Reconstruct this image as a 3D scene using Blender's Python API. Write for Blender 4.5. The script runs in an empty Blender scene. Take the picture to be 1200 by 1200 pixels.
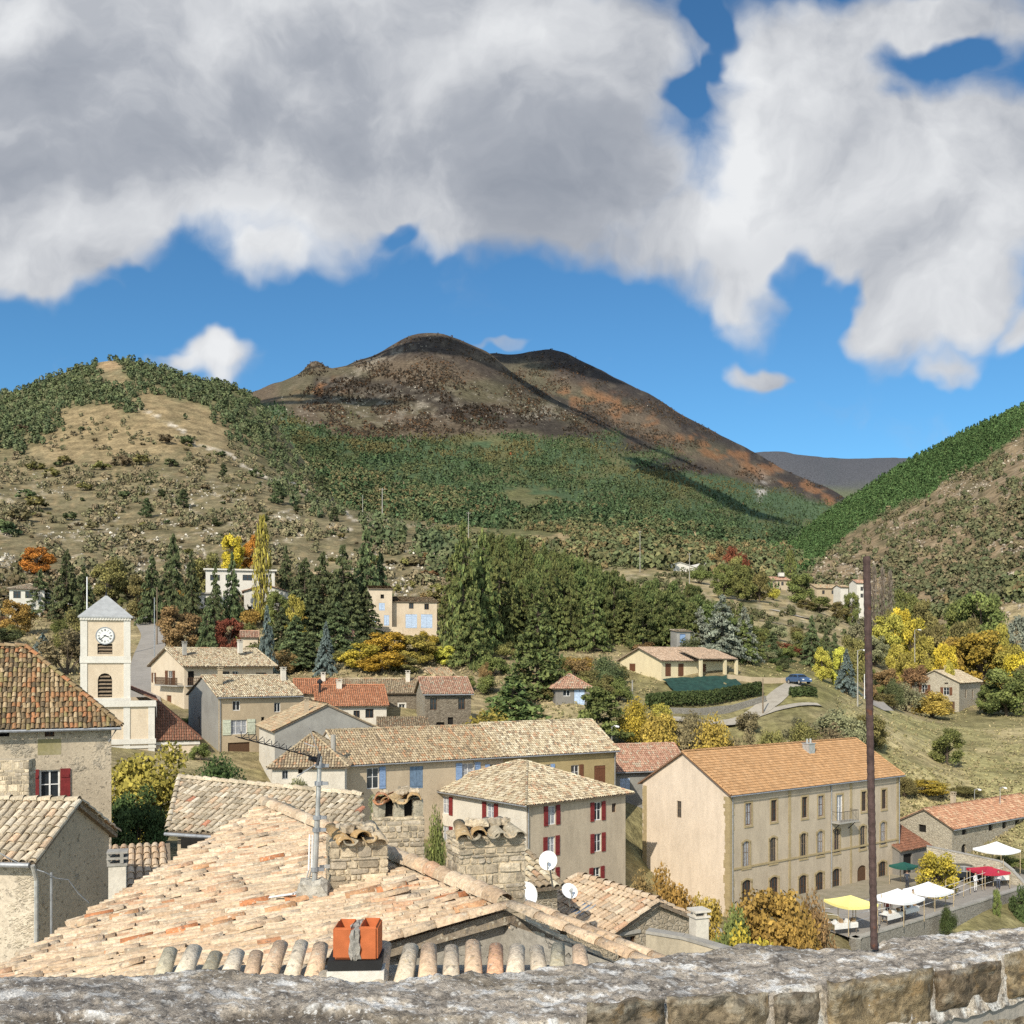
import bpy, bmesh, math, random
import numpy as np
from mathutils import Vector
R = math.radians
random.seed(7); rng = np.random.default_rng(7)
SC = bpy.context.scene
COL = SC.collection
CZ = 24.0           # eye height above the valley floor
F = 1200.0; HX = 600.0; HY = 775.0   # focal length and horizon of the photograph

def at(px, py, D):
    return Vector(((px-HX)/F*D, D, CZ+(HY-py)/F*D))
def zat(py, D): return CZ+(HY-py)/F*D
def lin(c): return tuple((v/12.92 if v <= .04045 else ((v+.055)/1.055)**2.4) for v in c)
def rgb(r, g, b): return lin((r/255, g/255, b/255))

# ------------------------------------------------------------------ objects
def link(o, parent=None):
    COL.objects.link(o)
    if parent is not None: o.parent = parent
    return o
def origin(o):
    v = Vector((0,0,0))
    while o is not None:
        v += o.location; o = o.parent
    return v
def tag(o, label=None, cat=None, group=None, kind=None):
    if label: o['label'] = label
    if cat: o['category'] = cat
    if group: o['group'] = group
    if kind: o['kind'] = kind
    return o
def empty(name, loc, label=None, cat=None, group=None, rz=0):
    o = bpy.data.objects.new(name, None); o.empty_display_size = .3
    link(o); o.location = loc; o.rotation_euler.z = rz
    return tag(o, label, cat, group)

class MB:
    """mesh builder collecting world-space geometry with per-face colour and material index"""
    def __init__(s): s.v = []; s.f = []; s.c = []; s.m = []
    def vert(s, p): s.v.append((p[0], p[1], p[2])); return len(s.v)-1
    def face(s, pts, col=(1,1,1), m=0):
        i = len(s.v); s.v += [(p[0],p[1],p[2]) for p in pts]
        s.f.append(tuple(range(i, i+len(pts)))); s.c.append(col); s.m.append(m)
    def box(s, o, a, b, c, col=(1,1,1), m=0):
        """box with corner o and edge vectors a, b, c"""
        o, a, b, c = Vector(o), Vector(a), Vector(b), Vector(c)
        if a.cross(b).dot(c) < 0: a, b = b, a
        p = [o, o+a, o+a+b, o+b, o+c, o+a+c, o+a+b+c, o+b+c]
        i = len(s.v); s.v += [tuple(q) for q in p]
        for f in ((0,3,2,1),(4,5,6,7),(0,1,5,4),(1,2,6,5),(2,3,7,6),(3,0,4,7)):
            s.f.append(tuple(i+k for k in f)); s.c.append(col); s.m.append(m)
    def cbox(s, c, dx, dy, dz, col=(1,1,1), rz=0, m=0):
        ca, sa = math.cos(rz), math.sin(rz)
        a = Vector((ca*dx, sa*dx, 0)); b = Vector((-sa*dy, ca*dy, 0)); h = Vector((0,0,dz))
        s.box(Vector(c)-a/2-b/2, a, b, h, col, m)
    def tube(s, pts, r, n=8, col=(1,1,1), cap=True, m=0):
        pts = [Vector(p) for p in pts]
        rs = r if isinstance(r, (list, tuple)) else [r]*len(pts)
        rings = []
        for k, p in enumerate(pts):
            d = (pts[min(k+1, len(pts)-1)]-pts[max(k-1, 0)]).normalized()
            u = d.cross(Vector((0,0,1)) if abs(d.z) < .9 else Vector((1,0,0))).normalized(); w = d.cross(u)
            rings.append([s.vert(p+rs[k]*(math.cos(2*math.pi*j/n)*u+math.sin(2*math.pi*j/n)*w)) for j in range(n)])
        for a, b in zip(rings, rings[1:]):
            for j in range(n):
                s.f.append((a[j], b[j], b[(j+1)%n], a[(j+1)%n])); s.c.append(col); s.m.append(m)
        if cap:
            s.f.append(tuple(rings[0])); s.c.append(col); s.m.append(m)
            s.f.append(tuple(reversed(rings[-1]))); s.c.append(col); s.m.append(m)
    def build(s, name, mat, parent=None, smooth=False):
        off = origin(parent) if parent is not None else Vector((0,0,0))
        me = bpy.data.meshes.new(name)
        me.from_pydata([(x-off.x, y-off.y, z-off.z) for x, y, z in s.v], [], s.f)
        mats = mat if isinstance(mat, (list, tuple)) else [mat]
        for q in mats: me.materials.append(q)
        if any(s.m): me.polygons.foreach_set('material_index', s.m)
        ca = me.color_attributes.new('Col', 'FLOAT_COLOR', 'CORNER')
        n = np.array([len(f) for f in s.f]); cc = np.ones((len(s.f), 4)); cc[:, :3] = np.array(s.c).reshape(-1, 3)
        ca.data.foreach_set('color', np.repeat(cc, n, axis=0).astype(np.float32).ravel())
        if smooth: me.polygons.foreach_set('use_smooth', [True]*len(s.f))
        me.update()
        return link(bpy.data.objects.new(name, me), parent)

def np_mesh(name, v, quads, col, mat, parent=None, smooth=False, per='face', tris=False):
    """numpy mesh: v (n,3), quads (m,4|3), col per face (m,3) or per vertex (n,3)"""
    off = np.array(origin(parent)) if parent is not None else np.zeros(3)
    me = bpy.data.meshes.new(name); k = quads.shape[1]
    v = (v-off).astype(np.float32)
    me.vertices.add(len(v)); me.vertices.foreach_set('co', v.ravel())
    me.loops.add(quads.size); me.loops.foreach_set('vertex_index', quads.astype(np.int32).ravel())
    me.polygons.add(len(quads)); me.polygons.foreach_set('loop_start', np.arange(0, quads.size, k, dtype=np.int32))
    if mat is not None: me.materials.append(mat)
    if col is not None:
        if per == 'face':
            ca = me.color_attributes.new('Col', 'FLOAT_COLOR', 'CORNER'); cc = np.ones((len(quads), 4)); cc[:, :3] = col; cc = np.repeat(cc, k, axis=0)
        else:
            ca = me.color_attributes.new('Col', 'FLOAT_COLOR', 'POINT'); cc = np.ones((len(v), 4)); cc[:, :3] = col
        ca.data.foreach_set('color', cc.astype(np.float32).ravel())
    if smooth: me.polygons.foreach_set('use_smooth', np.ones(len(quads), dtype=bool))
    me.update(calc_edges=True)
    return me

# ------------------------------------------------------------------ materials
class NT:
    def __init__(s, tree): s.t = tree
    def n(s, ty, **kw):
        nd = s.t.nodes.new(ty)
        for k, v in kw.items(): setattr(nd, k, v)
        return nd
    def l(s, a, b): s.t.links.new(a, b)
    def set(s, inp, v):
        if hasattr(v, 'node'): s.l(v, inp)
        else: inp.default_value = v
    def m(s, op, a, b=None, c=None, clamp=False):
        nd = s.n('ShaderNodeMath', operation=op, use_clamp=clamp)
        for i, v in enumerate((a, b, c)):
            if v is not None: s.set(nd.inputs[i], v)
        return nd.outputs[0]
    def vm(s, op, a, b=None, out=0):
        nd = s.n('ShaderNodeVectorMath', operation=op)
        s.set(nd.inputs[0], a)
        if b is not None: s.set(nd.inputs['Scale' if op == 'SCALE' else 1], b)
        return nd.outputs[out]
    def mr(s, v, a, b, c=0., d=1., smooth=True):
        nd = s.n('ShaderNodeMapRange', interpolation_type='SMOOTHSTEP' if smooth else 'LINEAR')
        s.set(nd.inputs[0], v)
        for i, q in enumerate((a, b, c, d)): nd.inputs[i+1].default_value = q
        return nd.outputs[0]
    def noise(s, vec, scale, detail=4, rough=.55, col=False, dim='3D'):
        nd = s.n('ShaderNodeTexNoise', noise_dimensions=dim); s.l(vec, nd.inputs['Vector'])
        nd.inputs['Scale'].default_value = scale; nd.inputs['Detail'].default_value = detail; nd.inputs['Roughness'].default_value = rough
        return nd.outputs[1 if col else 0]
    def mix(s, f, a, b, blend='MIX'):
        nd = s.n('ShaderNodeMix', data_type='RGBA', blend_type=blend)
        s.set(nd.inputs[0], f)
        for i, v in ((6, a), (7, b)):
            if hasattr(v, 'node'): s.l(v, nd.inputs[i])
            else: nd.inputs[i].default_value = (*v[:3], 1)
        return nd.outputs[2]

def new_mat(name, rough=.9):
    m = bpy.data.materials.new(name); m.use_nodes = True
    t = NT(m.node_tree); b = m.node_tree.nodes['Principled BSDF']
    b.inputs['Roughness'].default_value = rough; b.inputs['Specular IOR Level'].default_value = .25
    return m, t, b
def pos(t): return t.n('ShaderNodeNewGeometry').outputs['Position']
def attr(t): return t.n('ShaderNodeAttribute', attribute_name='Col').outputs['Color']
def bump(t, b, h, dist, strength=1.):
    nd = t.n('ShaderNodeBump'); t.l(h, nd.inputs['Height']); nd.inputs['Distance'].default_value = dist; nd.inputs['Strength'].default_value = strength
    t.l(nd.outputs[0], b.inputs['Normal'])

def plain(name, c, rough=.8, metal=0., var=.12, scale=6.):
    m, t, b = new_mat(name, rough); b.inputs['Metallic'].default_value = metal
    f = t.mr(t.noise(pos(t), scale, 5, .6), .3, .7, 1-var, 1+var)
    t.l(t.vm('SCALE', t.mix(0., c, c), f), b.inputs['Base Color']); return m
def stucco(name, c, c2=None, scale=.5, amt=.6, dirt=.14):
    """lime render: broad stains, vertical weather streaks, fine grain"""
    m, t, b = new_mat(name, .95); p = pos(t)
    c2 = c2 or tuple(v*.72 for v in c)
    n1 = t.mr(t.noise(p, scale, 6, .65), .42, .68, 0, amt)
    col = t.mix(n1, c, c2)
    st = t.noise(t.vm('MULTIPLY', p, (1.1, 1.1, .30)), 1., 5, .75)
    col = t.vm('SCALE', col, t.mr(st, .3, .7, 1-dirt*.5, 1+dirt*.25))
    g = t.noise(p, 9., 4, .7); col = t.vm('SCALE', col, t.mr(g, .25, .75, .88, 1.1))
    t.l(col, b.inputs['Base Color']); bump(t, b, t.noise(p, 14., 5, .7), .02, .5); return m
def rubble(name, cols, mortar, size=.3, render=0., rcol=(.4,.35,.27)):
    """rubble masonry: flattened voronoi stones in mortar, optionally with remains of render"""
    m, t, b = new_mat(name, .95); p = pos(t)
    w = t.vm('ADD', p, t.vm('SCALE', t.noise(p, 3., 3, .5, True), .18))
    q = t.vm('MULTIPLY', w, (1/size, 1/size, 1.9/size))
    v = t.n('ShaderNodeTexVoronoi', feature='F1'); t.l(q, v.inputs['Vector']); v.inputs['Scale'].default_value = 1
    e = t.n('ShaderNodeTexVoronoi', feature='DISTANCE_TO_EDGE'); t.l(q, e.inputs['Vector']); e.inputs['Scale'].default_value = 1
    rr = t.n('ShaderNodeValToRGB'); cr = rr.color_ramp; cr.interpolation = 'LINEAR'
    while len(cr.elements) < len(cols): cr.elements.new(.5)
    for i, c in enumerate(cols): cr.elements[i].position = i/max(1, len(cols)-1); cr.elements[i].color = (*c, 1)
    sep = t.n('ShaderNodeSeparateColor'); t.l(v.outputs['Color'], sep.inputs[0]); t.l(sep.outputs[0], rr.inputs[0])
    edge = t.mr(e.outputs['Distance'], .02, .14, 0, 1)
    col = t.mix(edge, mortar, rr.outputs[0])
    g = t.noise(p, 11., 5, .7); col = t.vm('SCALE', col, t.mr(g, .25, .75, .72, 1.22))
    h = t.m('ADD', t.m('MULTIPLY', edge, .6), t.m('MULTIPLY', g, .5))
    if render > 0:
        k = t.mr(t.noise(p, .8, 6, .7), .44+render*.2, .54+render*.2, 0, 1)
        rr2 = t.vm('SCALE', t.mix(0., rcol, rcol), t.mr(g, .25, .75, .8, 1.15))
        pit = t.mr(t.noise(t.vm('MULTIPLY', p, (1.,1.,1.4)), 6.5, 3, .5), .62, .69, 0, .55)
        rr2 = t.mix(pit, rr2, tuple(c*.35 for c in rcol))
        col = t.mix(t.m('MULTIPLY', k, .8), rr2, col)
        col = t.vm('SCALE', col, t.mr(t.noise(p, .4, 5, .6), .3, .7, .82, 1.1))
        h = t.m('ADD', t.m('MULTIPLY', t.m('MULTIPLY', h, k), .6), t.m('SUBTRACT', t.m('MULTIPLY', g, .35), t.m('MULTIPLY', pit, .5)))
    t.l(col, b.inputs['Base Color']); bump(t, b, h, .06, .9); return m
def attr_mat(name, rough=.95, var=.25, scale=12., spots=None, sscale=25., bmp=.01, thr=.6):
    """base colour from the mesh's own colour attribute, with grain and lichen spots"""
    m, t, b = new_mat(name, rough); p = pos(t)
    g = t.noise(p, scale, 6, .7)
    col = t.vm('SCALE', attr(t), t.mr(g, .25, .75, 1-var, 1+var))
    if spots:
        for i, (sc, am) in enumerate(spots):
            k = t.mr(t.noise(t.vm('ADD', p, (7.*i, 3.*i, 1.)), sscale*(1+.4*i), 4, .6), thr, thr+.1, 0, am)
            col = t.mix(k, col, sc)
    t.l(col, b.inputs['Base Color'])
    if bmp: bump(t, b, t.noise(p, scale*2, 5, .7), bmp, .8)
    return m
def leaf_mat(name, c, c2, rough=.85, trans=.2):
    m, t, b = new_mat(name, rough)
    oi = t.n('ShaderNodeObjectInfo'); a = attr(t)
    sep = t.n('ShaderNodeSeparateColor'); t.l(a, sep.inputs[0])
    col = t.mix(t.mr(sep.outputs[1], 0., 1., 0, 1, False), c, c2)
    col = t.vm('SCALE', col, sep.outputs[0])
    hv = t.n('ShaderNodeHueSaturation'); t.l(col, hv.inputs['Color'])
    t.l(t.mr(oi.outputs['Random'], 0, 1, .482, .518, False), hv.inputs['Hue']); t.l(t.mr(oi.outputs['Random'], 0, 1, .8, 1.18, False), hv.inputs['Value'])
    t.l(hv.outputs[0], b.inputs['Base Color'])
    ge = t.n('ShaderNodeNewGeometry'); od = t.vm('NORMALIZE', t.vm('SUBTRACT', ge.outputs['Position'], oi.outputs['Location']))
    nn = t.vm('NORMALIZE', t.vm('ADD', t.vm('SCALE', ge.outputs['Normal'], .75), t.vm('ADD', t.vm('SCALE', od, .55), (0,0,.35)))); t.l(nn, b.inputs['Normal'])
    if trans:
        tr = t.n('ShaderNodeBsdfTranslucent'); t.l(hv.outputs[0], tr.inputs['Color'])
        mx = t.n('ShaderNodeMixShader'); mx.inputs[0].default_value = trans
        out = m.node_tree.nodes['Material Output']
        t.l(b.outputs[0], mx.inputs[1]); t.l(tr.outputs[0], mx.inputs[2]); t.l(mx.outputs[0], out.inputs[0])
    return m

# ------------------------------------------------------------------ numpy noise
def _hash(ix, iy, s):
    h = (ix.astype(np.int64)*374761393 + iy.astype(np.int64)*668265263 + s*974711) & 0x7fffffff
    h = ((h ^ (h >> 13))*1274126177) & 0x7fffffff
    return ((h ^ (h >> 16)) & 0xffff)/65535.
def vnoise(x, y, s=0):
    ix, iy = np.floor(x), np.floor(y); fx, fy = x-ix, y-iy
    fx = fx*fx*(3-2*fx); fy = fy*fy*(3-2*fy)
    a, b, c, d = _hash(ix,iy,s), _hash(ix+1,iy,s), _hash(ix,iy+1,s), _hash(ix+1,iy+1,s)
    return (a*(1-fx)+b*fx)*(1-fy)+(c*(1-fx)+d*fx)*fy
def fbm(x, y, s=0, oct=4, gain=.5):
    r = 0; a = 1; tot = 0
    for i in range(oct):
        r = r+a*vnoise(x*2**i, y*2**i, s+i*17); tot += a; a *= gain
    return r/tot
def sm(a, b, x): 
    t = np.clip((x-a)/(b-a), 0, 1); return t*t*(3-2*t)
# ------------------------------------------------------------------ terrain
# one relief given by heights at surveyed points: (distance, [(column, row), ...]) as bearings from the viewpoint
def zz(D, *a): return [(px, HY-z/D*F) for px, z in a]
SURVEY = [
 (4, zz(4, (-300,-9),(300,-9),(900,-9),(1500,-9))),
 (12, zz(12, (-300,-9),(300,-9),(900,-10),(1500,-11))),
 (26, zz(26, (-300,-9),(0,-9),(400,-9.5),(700,-10),(1200,-16),(1500,-17))),
 (45, zz(45, (-300,-9),(0,-9.5),(250,-10),(600,-15),(900,-20),(1200,-24.5),(1500,-25))),
 (62, zz(62, (-300,-9),(0,-9.5),(180,-10.5),(400,-13),(600,-17),(850,-22),(1000,-25),(1200,-27.5),(1500,-28))),
 (72, zz(72, (860,-21.8),(1000,-24.3),(1100,-25.8),(1200,-26.5))),
 (80, zz(80, (-300,-8),(0,-8),(200,-10.5),(400,-13),(617,-19.5),(735,-20.5),(880,-21.7),(985,-21.4),(1060,-23.5),(1200,-25.5),(1500,-27))),
 (95, zz(95, (-300,-6),(0,-7),(220,-10),(405,-14),(700,-16),(800,-21),(1000,-21.8),(1150,-21.4),(1230,-23),(1500,-24))),
 (112, zz(112, (-300,-4),(0,-6),(250,-8),(450,-7.5),(600,-10),(750,-12),(900,-18),(1100,-20.5),(1200,-20),(1500,-19))),
 (125, zz(125, (0,-3.5),(250,-6),(600,-6.5),(670,-5.2),(800,-8.5),(900,-10),(1000,-11.5),(1100,-14.9),(1200,-15.5))),
 (135, zz(135, (-300,-1),(0,-2),(165,-4),(320,-4.5),(560,-4),(740,-5.8),(850,-7),(950,-6.5),(1050,-10.8),(1110,-13.6),(1200,-14.5),(1500,-14))),
 (150, zz(150, (-300,1),(0,1),(100,0),(430,1),(600,-.5),(740,-2.3),(850,-2.3),(900,-3.5),(950,-3.5),(1010,-7),(1100,-12),(1200,-12.8),(1500,-12))),
 (175, zz(175, (0,5),(180,5),(300,4.5),(430,4),(600,3),(720,3),(850,1.5),(900,-.5),(1000,-5),(1100,-10.6),(1200,-11))),
 (200, zz(200, (-300,12),(0,10),(200,10.5),(300,11),(470,8),(600,8),(700,7),(850,4),(950,0),(1067,-9.5),(1150,-9.5),(1200,-9),(1500,-5))),
 (250, zz(250, (-300,25),(0,22),(150,19),(300,20),(430,17),(500,18),(600,16),(750,12),(850,10),(900,8.5),(1000,3),(1100,-5),(1200,-6),(1500,3))),
 (320, zz(320, (-300,40),(0,38),(150,36),(300,38),(430,36),(520,36),(600,30),(700,24),(800,20),(880,18),(950,15),(1050,5),(1200,2),(1500,20))),
 (400, zz(400, (-300,64),(0,62),(150,60),(300,60),(380,57),(440,55),(520,46),(600,38),(700,33),(800,33),(880,28),(960,22),(1060,10),(1200,18),(1500,45))),
 (500, zz(500, (-300,100),(-100,100),(0,95),(150,98),(250,95),(330,85),(380,76),(450,60),(520,52),(600,48),(700,50),(800,48),(870,42),(960,37),(1050,27),(1200,52),(1500,90))),
 (650, [(-300,520),(-100,500),(0,486),(60,465),(100,452),(150,446),(200,455),(250,468),(290,484),(330,520),(380,575),(440,635),(520,655),(600,655),(700,642),(780,646),(870,664),(950,666),(1050,640),(1200,560),(1500,500)]),
 (750, [(-300,505),(-100,486),(0,468),(60,444),(110,427),(150,422),(200,436),(250,451),(290,467),(330,512),(380,585),(450,640)]),
 (900, [(-300,580),(-100,560),(0,540),(60,530),(150,525),(250,540),(290,550),(350,585),(420,612),(500,625),(600,628),(700,625),(800,640),(870,650),(930,652),(980,640),(1050,595),(1100,570),(1200,520),(1500,440)]),
 (1200, [(-300,600),(0,600),(150,600),(300,545),(350,548),(400,560),(500,590),(600,600),(700,605),(800,620),(880,640),(910,648),(950,613),(1000,581),(1050,549),(1100,521),(1150,499),(1200,479),(1300,440),(1500,400)]),
 (1500, [(-300,600),(0,590),(150,560),(290,512),(350,520),(450,550),(550,570),(650,580),(750,600),(830,625),(880,645),(920,660),(1000,655),(1100,640),(1200,620),(1500,600)]),
 (2000, [(-300,600),(0,580),(200,520),(290,485),(350,490),(450,500),(550,520),(650,540),(750,560),(830,590),(880,612),(930,628),(1000,640),(1200,650),(1500,650)]),
 (2500, [(200,510),(290,470),(350,455),(400,455),(450,450),(510,440),(580,463),(650,495),(700,515),(760,540),(830,570),(880,596),(930,612),(1000,640)]),
 (2900, [(-300,580),(100,560),(250,482),(290,461),(330,446),(355,433),(368,423),(380,430),(420,427),(435,423),(450,415),(465,407),(480,401),(495,397),(510,396),(525,397),(545,401),(567,408),(590,424),(610,440),(640,460),(700,492),(760,522),(830,556),(900,596),(940,610),(1000,640),(1200,650),(1500,650)]),
 (3250, [(290,500),(400,470),(510,440),(560,432),(600,440),(640,447),(700,470),(760,496),(830,536),(900,580),(960,606)]),
 (3700, [(-300,620),(250,540),(400,480),(500,430),(567,412),(605,411),(640,406.5),(672,415),(710,436),(740,454),(800,487),(860,514),(905,539),(950,561),(985,577),(1020,600),(1200,650),(1500,650)]),
 (4500, [(-300,640),(400,600),(600,560),(700,560),(900,600),(1000,610),(1200,640),(1500,640)]),
 (6500, [(-300,640),(400,600),(700,560),(850,537),(880,534),(920,533),(960,538),(1000,543),(1030,543),(1050,541),(1100,545),(1200,560),(1500,600)]),
 (9500, [(-300,690),(600,680),(1500,690)]),
]
_K = np.array([(px, math.log2(D)*400., py) for D, l in SURVEY for px, py in l])
def _phi(d): return np.sqrt(d*d+30.**2)
_d = np.hypot(_K[:,None,0]-_K[None,:,0], _K[:,None,1]-_K[None,:,1])
_n = len(_K); _A = np.zeros((_n+3, _n+3)); _A[:_n,:_n] = _phi(_d)+np.eye(_n)*1e-6
_P = np.c_[np.ones(_n), _K[:,0]/1000, _K[:,1]/1000]; _A[:_n,_n:] = _P; _A[_n:,:_n] = _P.T
_W = np.linalg.solve(_A, np.r_[_K[:,2], 0, 0, 0])
def srow(px, D):
    """row (bearing) of the relief at column px and distance D"""
    px = np.atleast_1d(np.asarray(px, float)); D = np.atleast_1d(np.asarray(D, float)); w = np.log2(D)*400.
    out = np.empty(len(px))
    for i in range(0, len(px), 8000):
        d = np.hypot(px[i:i+8000,None]-_K[None,:,0], w[i:i+8000,None]-_K[None,:,1])
        out[i:i+8000] = _phi(d)@_W[:_n] + _W[_n]+_W[_n+1]*px[i:i+8000]/1000+_W[_n+2]*w[i:i+8000]/1000
    return out
def relief(px, D):
    py = srow(px, D); D = np.atleast_1d(np.asarray(D, float)); px = np.atleast_1d(np.asarray(px, float))
    z = (HY-py)/F*D; x = (px-HX)/F*D
    k = sm(220, 420, D)
    z = z + k*D*.020*(fbm(x/(D*.12+40), D/(D*.12+40)*1.4+np.log2(D)*3, 3, 5)-.5)*sm(220, 700, D)
    far = sm(1000, 1600, D)
    z = z + far*D*.006*(np.abs(fbm(x/260, D/420, 21, 4)-.5)*2-.4)*(1-sm(5000, 6000, D))
    z = z + (1-k)*.25*(fbm(x/6, D/6, 8, 3)-.5)*sm(60, 100, D)
    return z+CZ
def gz(x, y):
    return float(relief([HX+x/y*F], [y])[0])
def gnd(px, D): return float(relief([px], [D])[0])

pxs = np.arange(-300, 1501, 5.)
rows = np.r_[np.arange(2., math.log2(100), .06), np.arange(math.log2(100), math.log2(4200), .0115), np.arange(math.log2(4200), math.log2(9500), .05)]
GP, GL = np.meshgrid(pxs, rows); GD = 2**GL
GZ = relief(GP.ravel(), GD.ravel()).reshape(GP.shape)
GX = (GP-HX)/F*GD
GPY = HY-(GZ-CZ)/GD*F

def polyline_dist(px, py, pts):
    d = np.full(px.shape, 1e9)
    for (x0,y0),(x1,y1) in zip(pts, pts[1:]):
        L = (x1-x0)**2+(y1-y0)**2; t = np.clip(((px-x0)*(x1-x0)+(py-y0)*(y1-y0))/L, 0, 1)
        d = np.minimum(d, np.hypot(px-x0-t*(x1-x0), py-y0-t*(y1-y0)))
    return d
def above(px, py, pts):
    """positive where a point lies above the polyline (in bearing)"""
    xs, ys = zip(*pts); return np.interp(px, xs, ys)-py
CREST_WOOD = [(-300,545),(0,528),(35,518),(60,508),(85,482),(110,470),(150,472),(200,475),(240,480),(262,488),(300,540),(345,585),(400,612),(430,622),(480,640),(700,760)]
def zones(px, py, D, seed=0):
    """vegetation weights at a bearing and distance: used for the ground colours and to sow woods and shrubs"""
    wob = (fbm(px/34, py/20+D/400, 5, 4)-.5)
    fine = fbm(px/9, py/5+D/200, 9, 3)
    left = np.clip(sm(600,470,px+wob*60)*(D > 215)*(D < 1000),0,1)
    mount = (D >= 1000) & (D < 5000) & ~((px > 935) & (D < 1450))
    righth = sm(400,470,D)*(D <= 1450)*sm(880,950,px+wob*30)
    foot = sm(400,470,D)*(D < 1450)*(1-left)*(1-righth)
    far = D >= 5000
    return wob, fine, left, mount, righth, foot, far
def left_wood(px, py, D):
    wob = (fbm(px/30, py/18, 31, 4)-.5)
    a = above(px, py, CREST_WOOD)+wob*40
    clear = np.hypot((px-128)/17, (py-442)/16) + wob*1.6
    clear2 = np.hypot((px-205)/50, (py-478)/16)+wob*1.4
    w = sm(-16, 30, a+wob*30)*sm(.6, 1.3, clear)*sm(.5, 1.2, clear2)*(1-.55*sm(270,330,px))
    return w
def right_wood(px, py, D):
    wob = (fbm(px/36, py/24, 37, 4)-.5)
    a = above(px, py, [(880,720),(950,664),(990,632),(1030,606),(1060,590),(1100,570),(1150,540),(1200,512),(1500,360)])+wob*26
    return sm(-3, 5, a)
def mount_green(px, py, D):
    wob = (fbm(px/60, py/22, 41, 4)-.5)
    a = -above(px, py, [(250,470),(300,476),(360,494),(430,514),(520,506),(600,500),(680,512),(740,526),(800,540),(850,553),(880,568),(1000,590)])+wob*50
    return sm(-8, 10, a)
def mixc(c, w, col): return c*(1-w[...,None])+np.array(col)*w[...,None]
def ground_colour(px, py, D):
    wob, fine, left, mount, righth, foot, far = zones(px, py, D)
    n2 = fbm(px/70, py/30+D/900, 51, 4); n3 = fbm(px/5, py/3.2+D/90, 53, 3); n4 = fbm(px/16+py/30, py/7-px/40, 57, 3)
    x = (px-HX)/F*D
    g1 = fbm(x/14, D/14, 61, 4); g2 = fbm(x/3., D/3., 63, 4)
    # valley floor and village ground: dry autumn grass over earth
    c = np.empty(px.shape+(3,)); c[...] = (.29,.24,.13)
    c = mixc(c, sm(.40,.62,g1), (.33,.265,.15)); c = mixc(c, sm(.5,.7,g2)*.5, (.19,.175,.075))
    c = mixc(c, sm(.35,.55,1-g1)*sm(620,760,px)*.55, (.165,.155,.065))
    # upper pastures
    up = sm(215,300,D)*(px > 520)
    c = mixc(c, up, (.33,.265,.145)); c = mixc(c, up*sm(.5,.68,n4)*.7, (.11,.115,.05)); c = mixc(c, up*sm(.62,.72,n3)*.4, (.42,.35,.25))
    # left hill
    lf = left*1.
    c = mixc(c, lf, (.175,.148,.085))
    straw = (1-sm(.6,1.25,np.hypot((px-140)/165,(py-500)/48)+wob*.9))
    c = mixc(c, lf*straw*.9, (.25,.19,.105))
    c = mixc(c, lf*sm(.52,.66,n4)*.65*(1-straw*.6), (.13,.115,.06))
    c = mixc(c, lf*sm(.56,.72,n3)*.45, (.30,.22,.12))
    stone = sm(.50,.62,fbm(px/26+py/40, py/12-px/60, 71, 3))*sm(.54,.62,fbm(px/4.2+py/9,py/2.6-px/12,73,3))*sm(545,600,py)*(1-sm(700,730,py))
    c = mixc(c, lf*stone*.55, (.42,.36,.27))
    c = mixc(c, lf*left_wood(px,py,D)*.8, (.115,.118,.06))
    path = polyline_dist(px, py+wob*8, [(160,475),(186,490),(215,506),(228,524),(270,531),(287,548),(312,560),(345,566),(366,582),(390,596),(404,600),(414,610),(411,622)])
    c = mixc(c, lf*(1-sm(.8,2.4,path))*sm(.3,.55,n3), (.50,.44,.35))
    c = mixc(c, lf*(1-sm(2.,9.,np.hypot((px-128)/2.2,(py-428)))), (.33,.23,.13))
    # main mountain
    mo = mount.astype(float)
    c = mixc(c, mo, (.110,.082,.054)); c = mixc(c, mo*sm(.45,.62,n2)*.6, (.09,.085,.045))
    summit_dk = np.maximum(1-sm(.2,1.5,np.hypot((px-505)/95,(py-402)/15)+wob*.7), 0)  # darker patch round the main summit
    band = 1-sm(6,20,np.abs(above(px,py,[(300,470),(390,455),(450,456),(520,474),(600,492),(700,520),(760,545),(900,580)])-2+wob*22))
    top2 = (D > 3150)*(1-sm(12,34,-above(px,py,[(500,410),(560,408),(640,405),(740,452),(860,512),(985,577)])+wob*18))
    dk = np.maximum(np.maximum(summit_dk*.8, band*.85*(px>365)), top2*.95)
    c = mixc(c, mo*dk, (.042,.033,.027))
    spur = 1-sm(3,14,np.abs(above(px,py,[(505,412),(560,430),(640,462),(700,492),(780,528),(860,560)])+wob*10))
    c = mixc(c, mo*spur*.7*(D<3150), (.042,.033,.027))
    gr = mount_green(px,py,D)
    c = mixc(c, mo*gr*.95, (.070,.105,.05))
    tanp = sm(.55,.66,fbm(px/45,py/13,77,4))*gr*(px>400)*(1-sm(600,640,py)*.3)
    c = mixc(c, mo*tanp*.6, (.15,.125,.055))
    rust = sm(.56,.66,fbm(px/15,py/9,81,3))*np.maximum(np.exp(-((px-378)/22)**2-((py-458)/14)**2), np.exp(-((above(px,py,[(640,455),(720,478),(800,515),(860,535),(905,552),(975,590)]))/14)**2)*(px>640))
    c = mixc(c, mo*np.clip(rust*1.5,0,1)*.75, (.22,.105,.045))
    st2 = sm(.60,.66,fbm(px/7,py/4,83,3))*np.maximum(np.exp(-((px-620)/45)**2-((py-482)/10)**2), .7*np.exp(-((px-470)/120)**2-((py-476)/22)**2))
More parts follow.
